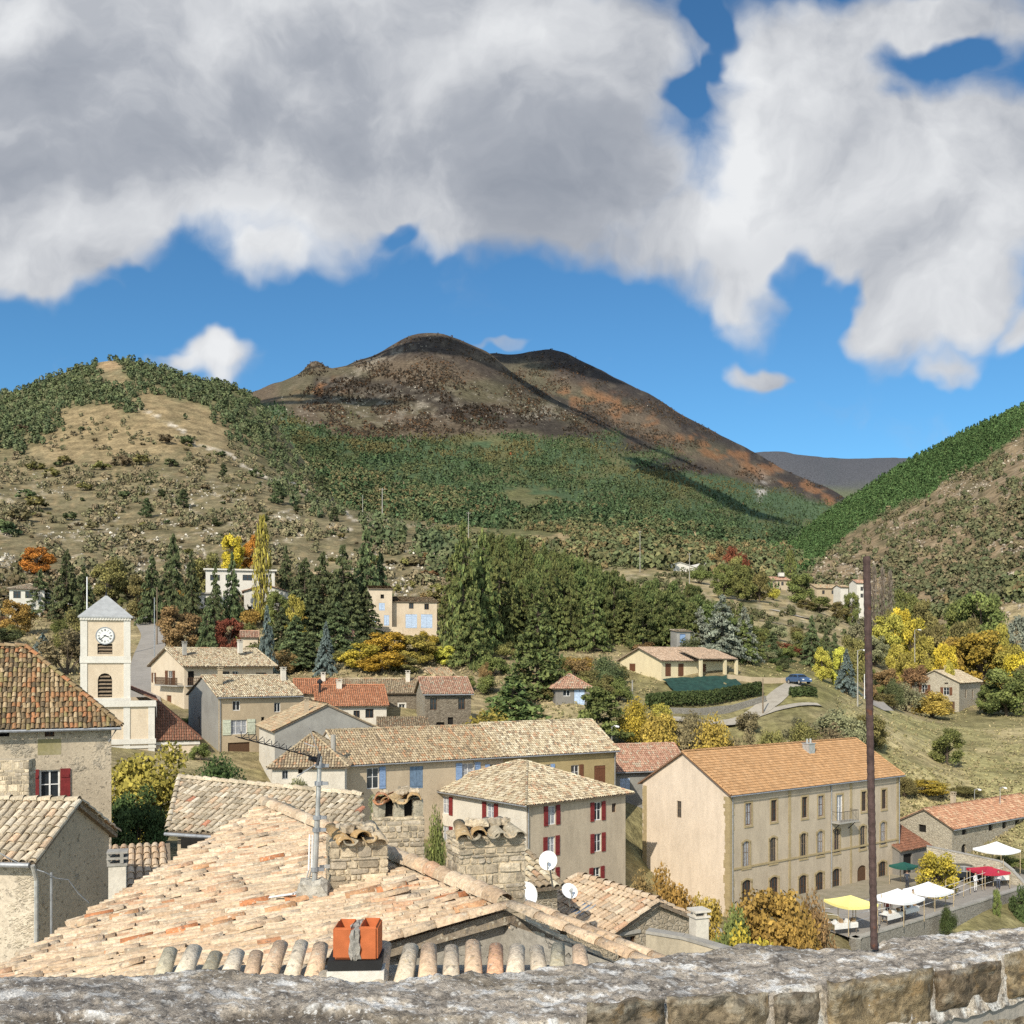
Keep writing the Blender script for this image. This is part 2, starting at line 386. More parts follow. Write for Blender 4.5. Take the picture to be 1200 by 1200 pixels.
    st2 = np.maximum(st2, sm(.5,.6,n3)*np.exp(-((px-435)/40)**2-((above(px,py,[(400,448),(440,425),(480,405)]))/5)**2))
    c = mixc(c, mo*np.clip(st2*1.6,0,1)*.5, (.30,.26,.20))
    c = mixc(c, mo*sm(.6,.72,n3)*.2*(1-gr), (.22,.175,.115))
    scree = np.exp(-((px-892)/5)**2-((py-572)/12)**2)
    c = mixc(c, mo*np.clip(scree*sm(.45,.55,n3)*1.4,0,1), (.40,.36,.32))
    # foot slopes
    ft = foot*1.
    c = mixc(c, ft, (.135,.13,.062)); c = mixc(c, ft*sm(.50,.62,fbm(px/40,py/10,91,4)), (.34,.26,.145)); c = mixc(c, ft*sm(.6,.7,n3)*.5, (.075,.085,.035))
    # right hill
    rh = righth*1.
    c = mixc(c, rh, (.235,.175,.105)); c = mixc(c, rh*sm(.5,.66,n4)*.6, (.10,.092,.048)); c = mixc(c, rh*sm(.6,.72,n3)*.55, (.32,.25,.17))
    c = mixc(c, rh*right_wood(px,py,D), (.075,.12,.048))
    fa = far.astype(float)
    c = mixc(c, fa, (.082,.078,.078)); c = mixc(c, fa*sm(.5,.62,n2)*.5, (.05,.06,.055)); c = mixc(c, fa*sm(566,580,py), (.12,.125,.06))
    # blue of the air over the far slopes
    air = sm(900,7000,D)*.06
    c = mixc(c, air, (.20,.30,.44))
    # cultivated field right of the long building
    fl = (px > 985)*(D > 112)*(D < 172)*1.
    c = mixc(c, fl*.85, (.33,.295,.135)); c = mixc(c, fl*sm(.42,.62,fbm(x/9,D/16,93,4))*.6, (.42,.335,.19)); c = mixc(c, fl*sm(.5,.7,g2)*.4, (.27,.245,.11))
    lawn = (1-sm(.8,1.1,np.hypot((px-930)/62,(D-158)/22)))
    c = mixc(c, lawn*.8, (.22,.20,.08))
    return c
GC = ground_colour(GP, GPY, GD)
m_ground, t, b = new_mat('ground_cover', 1.)
p = pos(t); g = t.noise(p, .9, 6, .7); g2 = t.noise(p, .11, 6, .7)
col = t.vm('SCALE', attr(t), t.m('MULTIPLY', t.mr(g, .25, .75, .62, 1.38), t.mr(g2, .28, .72, .58, 1.42)))
t.l(col, b.inputs['Base Color']); bump(t, b, t.m('ADD', g, t.m('MULTIPLY', g2, 4.)), .35, .8)
b.inputs['Specular IOR Level'].default_value = .05
nr, nc = GP.shape
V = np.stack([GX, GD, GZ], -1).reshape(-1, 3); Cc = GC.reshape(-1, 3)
ii = (np.arange(nr-1)[:,None]*nc+np.arange(nc-1)[None,:])
Q = np.stack([ii, ii+1, ii+nc+1, ii+nc], -1)
qD = GD[:-1,:-1]; qP = GP[:-1,:-1]
reg = np.zeros(qD.shape, int)
reg[(qD >= 205)&(qD < 1000)&(qP < 520)] = 1
reg[(qD >= 420)&(qD < 1450)&(qP >= 935)] = 2
reg[(qD >= 1000)&(qD < 5000)&~((qP >= 935)&(qD < 1450))] = 3
reg[(qD >= 430)&(qD < 1000)&(qP >= 520)&(qP < 935)] = 4
reg[qD >= 5000] = 5
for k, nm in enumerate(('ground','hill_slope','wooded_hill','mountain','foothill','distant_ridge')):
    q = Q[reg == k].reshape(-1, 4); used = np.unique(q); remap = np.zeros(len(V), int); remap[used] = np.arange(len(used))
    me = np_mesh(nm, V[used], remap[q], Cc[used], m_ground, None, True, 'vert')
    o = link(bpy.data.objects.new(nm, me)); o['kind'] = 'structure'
# masonry terrace the viewer stands on
TB = MB(); TB.box((-7,-5,CZ-11), (14,0,0), (0,6.75,0), (0,0,9.4), (.3,.28,.25))
# ------------------------------------------------------------------ camera, sun, sky
cd = bpy.data.cameras.new('camera'); cam = link(bpy.data.objects.new('camera', cd))
cam.location = (0,0,CZ); cam.rotation_euler = (R(90),0,0)
cd.lens = 36; cd.sensor_width = 36; cd.shift_y = 175/1200; cd.clip_end = 30000; cd.clip_start = .05
SC.camera = cam
SUN_EL, SUN_AZ = R(37), R(23)      # azimuth: degrees to the left of straight behind the camera
to_sun = Vector((-math.sin(SUN_AZ)*math.cos(SUN_EL), -math.cos(SUN_AZ)*math.cos(SUN_EL), math.sin(SUN_EL)))
sd = bpy.data.lights.new('sun', 'SUN'); sd.energy = 5.0; sd.angle = R(.5); sd.color = (1,.925,.80)
so = link(bpy.data.objects.new('sun', sd)); so.rotation_euler = to_sun.to_track_quat('Z','Y').to_euler(); so.location = (-30,-40,90)
w = bpy.data.worlds.new('World'); SC.world = w; w.use_nodes = True
t = NT(w.node_tree); bg = w.node_tree.nodes['Background']
sky = t.n('ShaderNodeTexSky', sky_type='NISHITA'); sky.sun_disc = False
sky.sun_elevation = SUN_EL; sky.sun_rotation = math.atan2(to_sun.x, to_sun.y)
sky.altitude = 500; sky.air_density = 1.; sky.dust_density = .3; sky.ozone_density = 2.
SKYS = .105
tc = t.n('ShaderNodeTexCoord').outputs['Generated']
sep = t.n('ShaderNodeSeparateXYZ'); t.l(tc, sep.inputs[0])
dy = t.m('MAXIMUM', t.m('ABSOLUTE', sep.outputs[1]), .12)
cx = t.m('DIVIDE', sep.outputs[0], dy); cz = t.m('DIVIDE', sep.outputs[2], dy)
cmb = t.n('ShaderNodeCombineXYZ'); t.l(cx, cmb.inputs[0]); t.l(cz, cmb.inputs[1]); P0 = cmb.outputs[0]
def S(px, py): return ((px-HX)/F, (HY-py)/F)
BANKS = [(165,235,115,62,.6),(110,300,100,62,.55),(20,310,90,60,.3), # cloud banks of this sky (bearing of the centre, half sizes, weight)
 (120,60,330,130,.9),(380,110,330,150,.9),(620,90,190,150,.85),(60,250,150,110,.75),(330,265,150,70,.75),(40,330,130,45,.55),(320,320,62,34,.4),(560,220,150,75,.7),
 (680,235,150,80,.75),(920,110,130,130,.8),(1010,210,240,130,.9),(830,290,120,60,.7),(1120,260,150,130,.8),(1160,30,110,60,.6),(1060,10,110,50,.5),(1100,370,100,62,.7),(1140,425,40,16,.45),
 (880,350,50,34,.4),(905,412,52,18,.55),(262,428,62,30,.85),(205,440,26,12,.35),(590,408,26,8,.5),(692,424,22,9,.3),(1200,395,26,30,.6),(655,300,90,26,.3),(0,462,14,10,.4),(950,20,200,60,.4),
 (525,285,45,20,.3)]
HOLES = [(760,112,38,26,.85),(778,92,20,26,.5),(800,60,20,26,.6),(785,6,44,18,.6),(815,25,18,20,.4),(1140,62,58,34,.8),(1030,118,30,18,.3),(458,270,34,16,.45),(168,345,26,20,.35),(990,335,42,40,.75),(980,400,60,40,.4),(950,300,26,26,.4)]
def cloud_density(vec):
    wn = t.noise(vec, 2.6, 3, .5, True, '2D')
    v = t.vm('ADD', vec, t.vm('SCALE', t.vm('SUBTRACT', wn, (.5,.5,.5)), .15))
    wn2 = t.noise(vec, 11., 3, .6, True, '2D')
    v = t.vm('ADD', v, t.vm('SCALE', t.vm('SUBTRACT', wn2, (.5,.5,.5)), .050))
    acc = None
    for lst, sg in ((BANKS, 1), (HOLES, -1)):
        for (px, py, rx, ry, wt) in lst:
            c = S(px, py)
            q = t.vm('MULTIPLY', t.vm('SUBTRACT', v, (c[0], c[1], 0)), (F/rx, F/ry, 0))
            d = t.mr(t.vm('LENGTH', q, out=1), .35, 1.25, wt*sg, 0)
            acc = d if acc is None else t.m('ADD', acc, d)
    acc = t.m('MINIMUM', acc, 1.1)
    n = t.noise(t.vm('MULTIPLY', v, (1,1.25,0)), 5.0, 8, .57, False, '2D')
    return t.m('ADD', acc, t.m('MULTIPLY', t.m('SUBTRACT', n, .5), 1.15)), v
den, vv = cloud_density(P0)
cov = t.mr(den, .12, .80, 0, 1)
# billows: light from the upper left, measured on the noise relief; grey undersides in the thick of the banks
def relief_n(vec): return t.m('ADD', t.noise(vec, 5.2, 7, .55, False, '2D'), t.m('MULTIPLY', t.noise(vec, 2.2, 2, .5, False, '2D'), .7))
r0 = relief_n(vv); r1 = relief_n(t.vm('ADD', vv, (-.030, .045, 0)))
shade = t.m('SUBTRACT', r0, r1)
lit = t.mr(shade, -.22, .20, 0, 1, False)
thick = t.mr(den, .5, 1.25, 0, 1)
DARK = [(430,170,330,75,.20),(640,215,130,80,.12),(100,215,170,60,.10),(800,300,90,40,.18),(60,130,120,50,.12),(1000,330,120,40,.12)]
LIGHT = [(320,300,120,50,.28),(90,20,260,60,.22),(560,40,150,70,.2),(900,90,110,90,.25),(830,200,110,90,.35),(1120,200,130,110,.2),(1090,360,90,60,.25),(262,428,60,30,.35),(60,330,120,50,.1)]
adj = None
for lst, sg in ((LIGHT, 1), (DARK, -1)):
    for (px, py, rx, ry, wt) in lst:
        c = S(px, py); q = t.vm('MULTIPLY', t.vm('SUBTRACT', vv, (c[0], c[1], 0)), (F/rx, F/ry, 0))
        d = t.mr(t.vm('LENGTH', q, out=1), .1, 1.3, wt*sg, 0); adj = d if adj is None else t.m('ADD', adj, d)
val = t.m('ADD', t.m('ADD', .55, t.m('MULTIPLY', t.m('SUBTRACT', lit, .5), .55)), adj)
val = t.m('ADD', val, t.m('MULTIPLY', thick, -.06), clamp=True)
rmp = t.n('ShaderNodeValToRGB'); t.l(val, rmp.inputs[0]); cr = rmp.color_ramp
k = 1/SKYS
cr.elements.new(.36); cr.elements.new(.62)
cr.elements[0].position = 0; cr.elements[0].color = (*rgb(146,153,165),1)
for e, (ps, c) in zip(list(cr.elements)[1:], ((.36, rgb(172,177,186)), (.62, rgb(204,207,212)), (1., rgb(236,238,240)))):
    e.position = ps; e.color = (*c, 1)
cloudc = t.vm('SCALE', rmp.outputs[0], k)
# clear sky: the physical sky, deepened as the photograph's polarised blue
tint = t.n('ShaderNodeValToRGB'); t.l(t.mr(sep.outputs[2], 0., .6, 0, 1, False), tint.inputs[0])
tint.color_ramp.elements[0].color = (.64,1.13,1.34,1); tint.color_ramp.elements[1].color = (.50,.94,1.18,1)
blue = t.mix(1., sky.outputs[0], tint.outputs[0], 'MULTIPLY')
# clouds only fill the forward half in detail; elsewhere the same field serves as broken cover
hor = t.mr(sep.outputs[2], -.02, .02, 0, 1)
fin = t.mix(t.m('MULTIPLY', cov, hor), blue, cloudc)
fin = t.mix(t.mr(sep.outputs[1], .1, -.5, 0., .6), fin, (.62/SKYS,.60/SKYS,.56/SKYS)); fin = t.vm('SCALE', fin, t.mr(sep.outputs[1], .1, -.5, 1., 1.9))      # unseen half behind the viewer whitened and brightened as added fill light
t.l(fin, bg.inputs['Color']); bg.inputs['Strength'].default_value = SKYS
w.cycles.sampling_method = 'MANUAL'; w.cycles.sample_map_resolution = 256
SC.view_settings.view_transform = 'Standard'; SC.view_settings.look = 'None'; SC.view_settings.exposure = 0; SC.view_settings.gamma = 1
SC.render.film_transparent = False
SC.cycles.max_bounces = 5; SC.cycles.diffuse_bounces = 3; SC.cycles.glossy_bounces = 2; SC.cycles.transmission_bounces = 3
SC.cycles.use_denoising = False
SC.cycles.use_adaptive_sampling = True
# ------------------------------------------------------------------ materials of the village
M = {}
M['terrace'] = rubble('terrace_stone', [(.25,.22,.17),(.32,.29,.23)], (.3,.28,.24), .3)
tag(TB.build('terrace', M['terrace']), kind='structure')
LICH = [((.045,.042,.035), .75), ((.42,.40,.34), .5), ((.36,.24,.06), .35)]
M['tile'] = attr_mat('clay_tile', .95, .24, 16., LICH, 9., .01, .6)
M['tile_near'] = attr_mat('clay_tile_weathered', .95, .30, 22., [((.10,.095,.085), .55), ((.62,.56,.43), .75), ((.45,.30,.09), .3)], 14., .012, .58)
M['mortar'] = stucco('roof_mortar', (.36,.31,.24), (.22,.19,.15), 2., .7)
M['stucco_cream'] = stucco('cream_render', (.60,.50,.37), (.50,.40,.28))
M['stucco_white'] = stucco('whitish_render', (.62,.57,.48), (.48,.43,.35))
M['stucco_pink'] = stucco('pale_pink_render', (.64,.53,.41), (.56,.45,.34), .3, .4, .25)
M['stucco_beige'] = stucco('beige_render', (.46,.375,.265), (.38,.30,.205))
M['stucco_tan'] = stucco('tan_render', (.45,.36,.24), (.37,.29,.19))
M['stucco_grey'] = stucco('grey_render', (.30,.29,.26), (.22,.21,.19))
M['stucco_grey_dark'] = stucco('grey_cement_render', (.215,.20,.175), (.15,.14,.125))
M['stucco_ochre'] = stucco('ochre_render', (.36,.28,.14), (.28,.21,.10))
M['stucco_yellow'] = stucco('pale_yellow_render', (.66,.56,.36), (.6,.5,.32), .3, .3, .2)
M['stucco_shade_toned'] = stucco('shade_toned_render', (.45,.375,.275), (.375,.305,.22), .3, .4, .3)  # render darkened to put the fronts' weaker light into the colour
M['old_render'] = stucco('old_lime_render', (.43,.37,.27), (.30,.255,.18), .35, .8, .5)
M['trim_white'] = stucco('white_limewash', (.62,.59,.52), (.55,.51,.44), .8, .5)
M['stone'] = rubble('rubble_wall', [(.22,.19,.14),(.33,.28,.20),(.40,.35,.26),(.28,.25,.20)], (.36,.32,.25), .32)
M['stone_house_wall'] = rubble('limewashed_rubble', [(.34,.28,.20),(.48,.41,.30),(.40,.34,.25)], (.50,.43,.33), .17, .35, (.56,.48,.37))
M['stone_small'] = rubble('small_rubble', [(.28,.23,.16),(.42,.35,.25),(.36,.3,.22)], (.42,.36,.27), .2)
M['stone_pale'] = rubble('pale_rubble_wall', [(.32,.28,.21),(.45,.40,.30),(.38,.33,.25)], (.46,.41,.32), .38)
M['stone_render'] = rubble('rendered_rubble_wall', [(.20,.175,.135),(.30,.26,.2),(.36,.31,.24)], (.34,.30,.23), .24, .5, (.48,.40,.29))
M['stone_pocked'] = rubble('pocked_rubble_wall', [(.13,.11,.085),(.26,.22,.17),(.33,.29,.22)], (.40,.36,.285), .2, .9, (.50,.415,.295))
M['stone_dark'] = rubble('brown_rubble_wall', [(.13,.105,.075),(.20,.165,.12),(.26,.22,.16)], (.24,.2,.15), .28)
M['retaining'] = rubble('retaining_wall_stone', [(.17,.155,.13),(.27,.25,.21),(.22,.2,.17)], (.29,.27,.23), .24)
M['quoin'] = stucco('sandstone_trim', (.37,.29,.16), (.29,.225,.125), 2., .7)
M['stone_attr'] = attr_mat('field_stone', .95, .32, 14., [((.07,.065,.055), .5), ((.55,.51,.44), .45)], 10., .02, .6)
M['roof_flat_tile'] = attr_mat('flat_clay_tile', .9, .10, 5., None, 9, .004)
M['slate'] = plain('zinc_slate', (.34,.345,.34), .5, 0, .1, 2.)
M['glass'] = plain('window_glass', (.025,.03,.035), .12, 0, .3, 3.); M['glass'].node_tree.nodes['Principled BSDF'].inputs['Specular IOR Level'].default_value = .5
M['curtain'] = plain('net_curtain_glass', (.30,.31,.33), .35, 0, .35, 9.)
M['dark'] = plain('dark_interior', (.018,.016,.014), 1.)
M['frame_white'] = plain('white_window_paint', (.68,.67,.64), .6)
M['frame_brown'] = plain('brown_wood', (.10,.055,.03), .7)
M['wood'] = plain('weathered_timber', (.20,.15,.10), .85, 0, .3, 8.)
M['shutter_red'] = plain('oxblood_shutter_paint', (.17,.022,.022), .65, 0, .2)
M['shutter_blue'] = plain('blue_shutter_paint', (.20,.29,.45), .65, 0, .2)
M['shutter_slate'] = plain('slate_blue_shutter_paint', (.13,.19,.27), .65, 0, .2)
M['shutter_pale'] = plain('pale_green_shutter_paint', (.50,.52,.40), .65, 0, .2)
M['shutter_brown'] = plain('brown_shutter_paint', (.13,.055,.028), .7, 0, .2)
M['shutter_ltblue'] = plain('pale_blue_shutter_paint', (.42,.52,.66), .65, 0, .2)
M['zinc'] = plain('zinc_gutter', (.30,.31,.32), .45, .3, .2)
M['galv'] = plain('galvanised_steel', (.46,.455,.43), .4, .4, .2)
M['rust'] = attr_mat('rusty_iron', .95, .35, 60., [((.16,.06,.03), .6)], 40., .002)
M['iron'] = plain('black_iron', (.02,.02,.022), .6)
M['white_plastic'] = plain('white_enamel', (.74,.74,.73), .4, 0, .05)
M['concrete'] = stucco('concrete', (.36,.34,.30), (.25,.235,.205), 1.2, .8)
M['terracotta'] = plain('new_terracotta', (.46,.13,.045), .8, 0, .12, 9.)
M['asphalt'] = stucco('road_surface', (.31,.285,.25), (.25,.23,.20), .4, .6)
PAL_CREAM = [((.54,.45,.30),5),((.46,.37,.24),4),((.60,.52,.37),4),((.34,.26,.17),2),((.44,.28,.17),1.2),((.24,.19,.13),.8)]
PAL_TAN = [((.40,.31,.19),5),((.46,.37,.24),4),((.32,.24,.15),3),((.42,.25,.14),2),((.22,.17,.11),1)]
PAL_PINK = [((.44,.25,.17),5),((.48,.31,.21),4),((.38,.20,.13),3),((.45,.36,.26),2)]
PAL_RED = [((.44,.18,.09),5),((.47,.215,.115),4),((.39,.16,.08),2)]
PAL_SALMON = [((.43,.25,.12),5),((.41,.235,.11),4),((.45,.27,.135),3)]
PAL_MOSS = [((.27,.18,.095),5),((.22,.155,.08),4),((.24,.19,.085),2),((.31,.16,.075),3),((.38,.28,.16),2),((.13,.095,.055),2.5),((.36,.165,.075),1.2)]
PAL_NEAR = [((.53,.395,.265),7),((.57,.44,.30),5),((.49,.35,.225),4),((.50,.31,.19),1.2),((.46,.23,.12),.15),((.39,.31,.22),1.1),((.60,.48,.345),2)]
PAL_OLDGREY = [((.50,.41,.29),5),((.56,.47,.34),4),((.42,.35,.25),3),((.36,.30,.21),2),((.46,.20,.12),.2),((.56,.40,.26),1.2),((.62,.54,.41),2)]
PAL_VILLA = [((.50,.36,.25),5),((.46,.33,.23),4),((.53,.40,.29),2)]
PAL_BRICK = [((.20,.09,.055),5),((.25,.115,.07),3),((.17,.08,.05),3)]
def pal_pick(pal, n):
    w = np.array([p[1] for p in pal], float); c = np.array([p[0] for p in pal])
    return c[rng.choice(len(pal), n, p=w/w.sum())]*rng.uniform(.84, 1.16, (n,1))

# ------------------------------------------------------------------ canal tiles as real geometry
def interval(poly, u):
    """v-interval where the vertical line u crosses the polygon"""
    hits = []
    for (a, b), (c, d) in zip(poly, poly[1:]+poly[:1]):
        if (a-u)*(c-u) < 0: hits.append(b+(u-a)/(c-a)*(d-b))
    return (min(hits), max(hits)) if len(hits) >= 2 else None
def canal_tiles(O, U, Vv, poly, pal, sp=.23, ln=.36, seg=4, jit=.012, lip=False, lift=.0, skip=None):
    """rows of overlapping half-round tiles on the plane O + u*U + v*V clipped to poly; returns verts, quads, colours"""
    O, U, Vv = (np.array(q, float) for q in (O, U, Vv)); N = np.cross(U, Vv); N /= np.linalg.norm(N)
    if N[2] < 0: N = -N
    us, v0s, v1s = [], [], []
    u0, u1 = min(p[0] for p in poly), max(p[0] for p in poly)
    for i in range(int((u1-u0)/sp)+1):
        u = u0+(i+.5)*sp; iv = interval(poly, u)
        if not iv: continue
        v = iv[0]-(rng.uniform(0, .05) if jit else 0)
        while v < iv[1]-.02:
            L = min(ln, iv[1]-v)
            us.append(u); v0s.append(v); v1s.append(v+L+min(.07, max(0, iv[1]-v-L))); v += ln
    n = len(us)
    if n == 0: return None
    us, v0s, v1s = map(np.array, (us, v0s, v1s))
    if skip is not None:
        keep = ~skip(us, (v0s+v1s)/2); us, v0s, v1s = us[keep], v0s[keep], v1s[keep]; n = len(us)
    us0 = us+rng.normal(0, jit, n); us1 = us+rng.normal(0, jit, n); v0s = v0s+rng.normal(0, jit, n)
    ang = np.linspace(0, math.pi, seg+1)
    r0 = sp*.46*rng.uniform(.95, 1.05, n); r1 = r0*.80
    h0 = lift+.035+rng.normal(0, jit*.5, n).clip(-.02,.03); h1 = lift+.005
    rings = [(us0, v0s, r0, h0), (us1, v1s, r1, h1)]
    if lip: rings.insert(0, (us0, v0s, r0*.80, h0))
    k = seg+1; verts = np.empty((n, len(rings), k, 3))
    for j, (uu, vv_, r, h) in enumerate(rings):
        x = uu[:,None]-np.cos(ang)[None]*r[:,None]; y = np.broadcast_to(np.asarray(vv_)[:,None], x.shape)
        z = np.sin(ang)[None]*r[:,None]*.82+(h[:,None] if np.ndim(h) else h)
        verts[:,j] = O+x[...,None]*U+y[...,None]*Vv+z[...,None]*N
    base = (np.arange(n)*len(rings)*k)[:,None]; q = []
    for j in range(len(rings)-1):
        for s in range(seg):
            a = j*k+s; q.append(np.stack([a+base[:,0], a+1+base[:,0], a+1+k+base[:,0], a+k+base[:,0]], -1))
    quads = np.stack(q, 1).reshape(-1, 4)
    cols = np.repeat(pal_pick(pal, n), len(q), axis=0)
    return verts.reshape(-1, 3), quads, cols
def ridge_tiles(A, B, pal, r=.12, ln=.38, seg=6, lift=.03):
    A, B = np.array(A, float), np.array(B, float); d = B-A; L = np.linalg.norm(d); d /= L
    side = np.cross(d, (0,0,1.)); side /= np.linalg.norm(side); up = np.cross(side, d)
    n = max(1, int(L/ln)); ang = np.linspace(0, math.pi, seg+1); out = []
    t0 = np.arange(n)*L/n; t1 = np.minimum(t0+L/n+.05, L)
    V3 = np.empty((n,2,seg+1,3))
    for j, (tt, rr, h) in enumerate(((t0, r, lift+.03), (t1, r*.82, lift))):
        hh = h+rng.normal(0,.006,n)
        V3[:,j] = A+tt[:,None,None]*d+(np.cos(ang)*rr)[None,:,None]*side+((np.sin(ang)*rr)[None,:,None]+hh[:,None,None])*up
    k = seg+1; base = np.arange(n)*2*k; q = []
    for s in range(seg): q.append(np.stack([s+base, s+1+base, s+1+k+base, s+k+base], -1))
    return V3.reshape(-1,3), np.stack(q,1).reshape(-1,4), np.repeat(pal_pick(pal, n), seg, axis=0)
def flat_tiles(O, U, Vv, poly, pal, sp=.42, ln=.36, **kw):
    """interlocking mechanical tiles: low pans in straight courses"""
    O, U, Vv = (np.array(q, float) for q in (O, U, Vv)); N = np.cross(U, Vv); N /= np.linalg.norm(N)
    if N[2] < 0: N = -N
    us, v0s, v1s = [], [], []
    u0, u1 = min(p[0] for p in poly), max(p[0] for p in poly)
    for i in range(int((u1-u0)/sp)+1):
        u = u0+(i+.5)*sp; iv = interval(poly, u)
        if not iv: continue
        v = iv[0]
        while v < iv[1]-.02:
            us.append(u); v0s.append(v); v1s.append(min(v+ln, iv[1])); v += ln
    us, v0s, v1s = map(np.array, (us, v0s, v1s)); n = len(us); w = sp/2
    prof = [(-w,.0),(-w*.7,.03),(-w*.35,.012),(w*.5,.012),(w,.0)]; k = len(prof); verts = np.empty((n,2,k,3))
    for j, (vv_, h) in enumerate(((v0s, .045), (v1s, .012))):
        for s, (a, z) in enumerate(prof):
            verts[:,j,s] = O+(us+a)[:,None]*U+vv_[:,None]*Vv+(z+h)*N
    base = np.arange(n)*2*k; q = [np.stack([s+base, s+1+base, s+1+k+base, s+k+base], -1) for s in range(k-1)]
    return verts.reshape(-1,3), np.stack(q,1).reshape(-1,4), np.repeat(pal_pick(pal, n)*np.array(1.), len(q), axis=0)
def merge(parts):
    parts = [p for p in parts if p is not None]; off = 0; vs, qs, cs = [], [], []
    for v, q, c in parts:
        vs.append(v); qs.append(q+off); cs.append(c); off += len(v)
    return np.concatenate(vs), np.concatenate(qs), np.concatenate(cs)
def mb_quads(mb):
    """quads of a mesh builder as arrays (only 4-sided and 3-sided faces)"""
    v = np.array(mb.v); q = np.array([f if len(f) == 4 else (*f, f[-1]) for f in mb.f]); return v, q, np.array(mb.c, float)

class Roof:
    def __init__(s, pal, tile='canal', seg=4, sp=.23, ln=.36, lip=False, jit=.012, under=(.20,.155,.11)):
        s.pal, s.tile, s.seg, s.sp, s.ln, s.lip, s.jit, s.under = pal, tile, seg, sp, ln, lip, jit, under; s.parts = []; s.slab = MB()
    def plane(s, pts, eave=None):
        """roof plane through world points pts (first edge is the eave), tiled up the slope"""
        pts = [Vector(p) for p in pts]; O = pts[0]; U = (pts[1]-pts[0]).normalized()
        n = Vector((0,0,0))
        for i in range(1, len(pts)-1): n += (pts[i]-pts[0]).cross(pts[i+1]-pts[0])
        n.normalize(); n = n if n.z > 0 else -n
        Vv = n.cross(U).normalized()
        if Vv.z < 0: Vv = -Vv
        poly = [((p-O).dot(U), (p-O).dot(Vv)) for p in pts]
        fn = canal_tiles if s.tile == 'canal' else flat_tiles
        s.parts.append(fn(O, U, Vv, poly, s.pal, s.sp, s.ln, seg=s.seg, lip=s.lip, jit=s.jit) if s.tile == 'canal' else fn(O, U, Vv, poly, s.pal, s.sp, s.ln))
        low = [p-n*.10 for p in pts]; k = len(pts)
        s.slab.face(pts, s.under); s.slab.face(list(reversed(low)), s.under)
        for i in range(k): s.slab.face([pts[i], low[i], low[(i+1)%k], pts[(i+1)%k]], s.under)
    def ridge(s, A, B, r=.12): s.parts.append(ridge_tiles(A, B, s.pal, r))
    def build(s, parent, mat, name='roof'):
        v, q, c = merge(s.parts); bm_v = np.array(s.slab.v); off = len(bm_v)
        mb = MB(); mb.v = [tuple(x) for x in bm_v]; mb.f = list(s.slab.f); mb.c = list(s.slab.c); mb.m = [0]*len(mb.f)
        mb.v += [tuple(x) for x in v]; mb.f += [tuple(x+off) for x in q.tolist() for x in [np.array(x)]] if False else [tuple(i+off for i in x) for x in q.tolist()]
        mb.c += [tuple(x) for x in c]; mb.m += [0]*len(q)
        return mb.build(name, mat, parent)

# ------------------------------------------------------------------ houses
def wall_with_holes(mb, O, U, W, H0, H1, n, holes, depth=.22, col=(1,1,1)):
    """vertical wall from O along U, base z H0 to H1, with rectangular or arched openings and reveals"""
    O, U, n = Vector(O), Vector(U), Vector(n)
    def P(s, z, d=0): return Vector((O.x+U.x*s-n.x*d, O.y+U.y*s-n.y*d, z))
    hs = [(max(.02,a), max(H0+.01,b), min(W-.02,c), min(H1-.02,d), ar) for a, b, c, d, ar in holes]
    ss = sorted({0., W, *[q for h in hs for q in (h[0], h[2])]}); zs = sorted({H0, H1, *[q for h in hs for q in (h[1], h[3])]})
    for a, b in zip(ss, ss[1:]):
        for c, d in zip(zs, zs[1:]):
            if b-a < 1e-5 or d-c < 1e-5: continue
            m, k = (a+b)/2, (c+d)/2
            if any(h[0] < m < h[2] and h[1] < k < h[3] for h in hs): continue
            mb.face([P(a,c),P(b,c),P(b,d),P(a,d)], col)
    for a, c, b, d, ar in hs:
        for (p, q) in (((a,c),(b,c)),((b,c),(b,d)),((b,d),(a,d)),((a,d),(a,c))):
            mb.face([P(*p),P(*p,depth),P(*q,depth),P(*q)], col)
        if ar:
            w = (b-a)/2; r = ar*w; N_ = 6
            arc = [(a+w-w*math.cos(math.pi*i/N_/1.), d-r+r*math.sin(math.pi*i/N_)) for i in range(N_+1)]
            for side in (arc[:N_//2+1], list(reversed(arc[N_//2:]))):
                corner = (side[0][0], d)
                for p, q in zip(side, side[1:]):
                    mb.face([P(*corner,-.001), P(*p,-.001), P(*q,-.001)], col)
                    mb.face([P(*p,-.001),P(*p,depth),P(*q,depth),P(*q,-.001)], col)

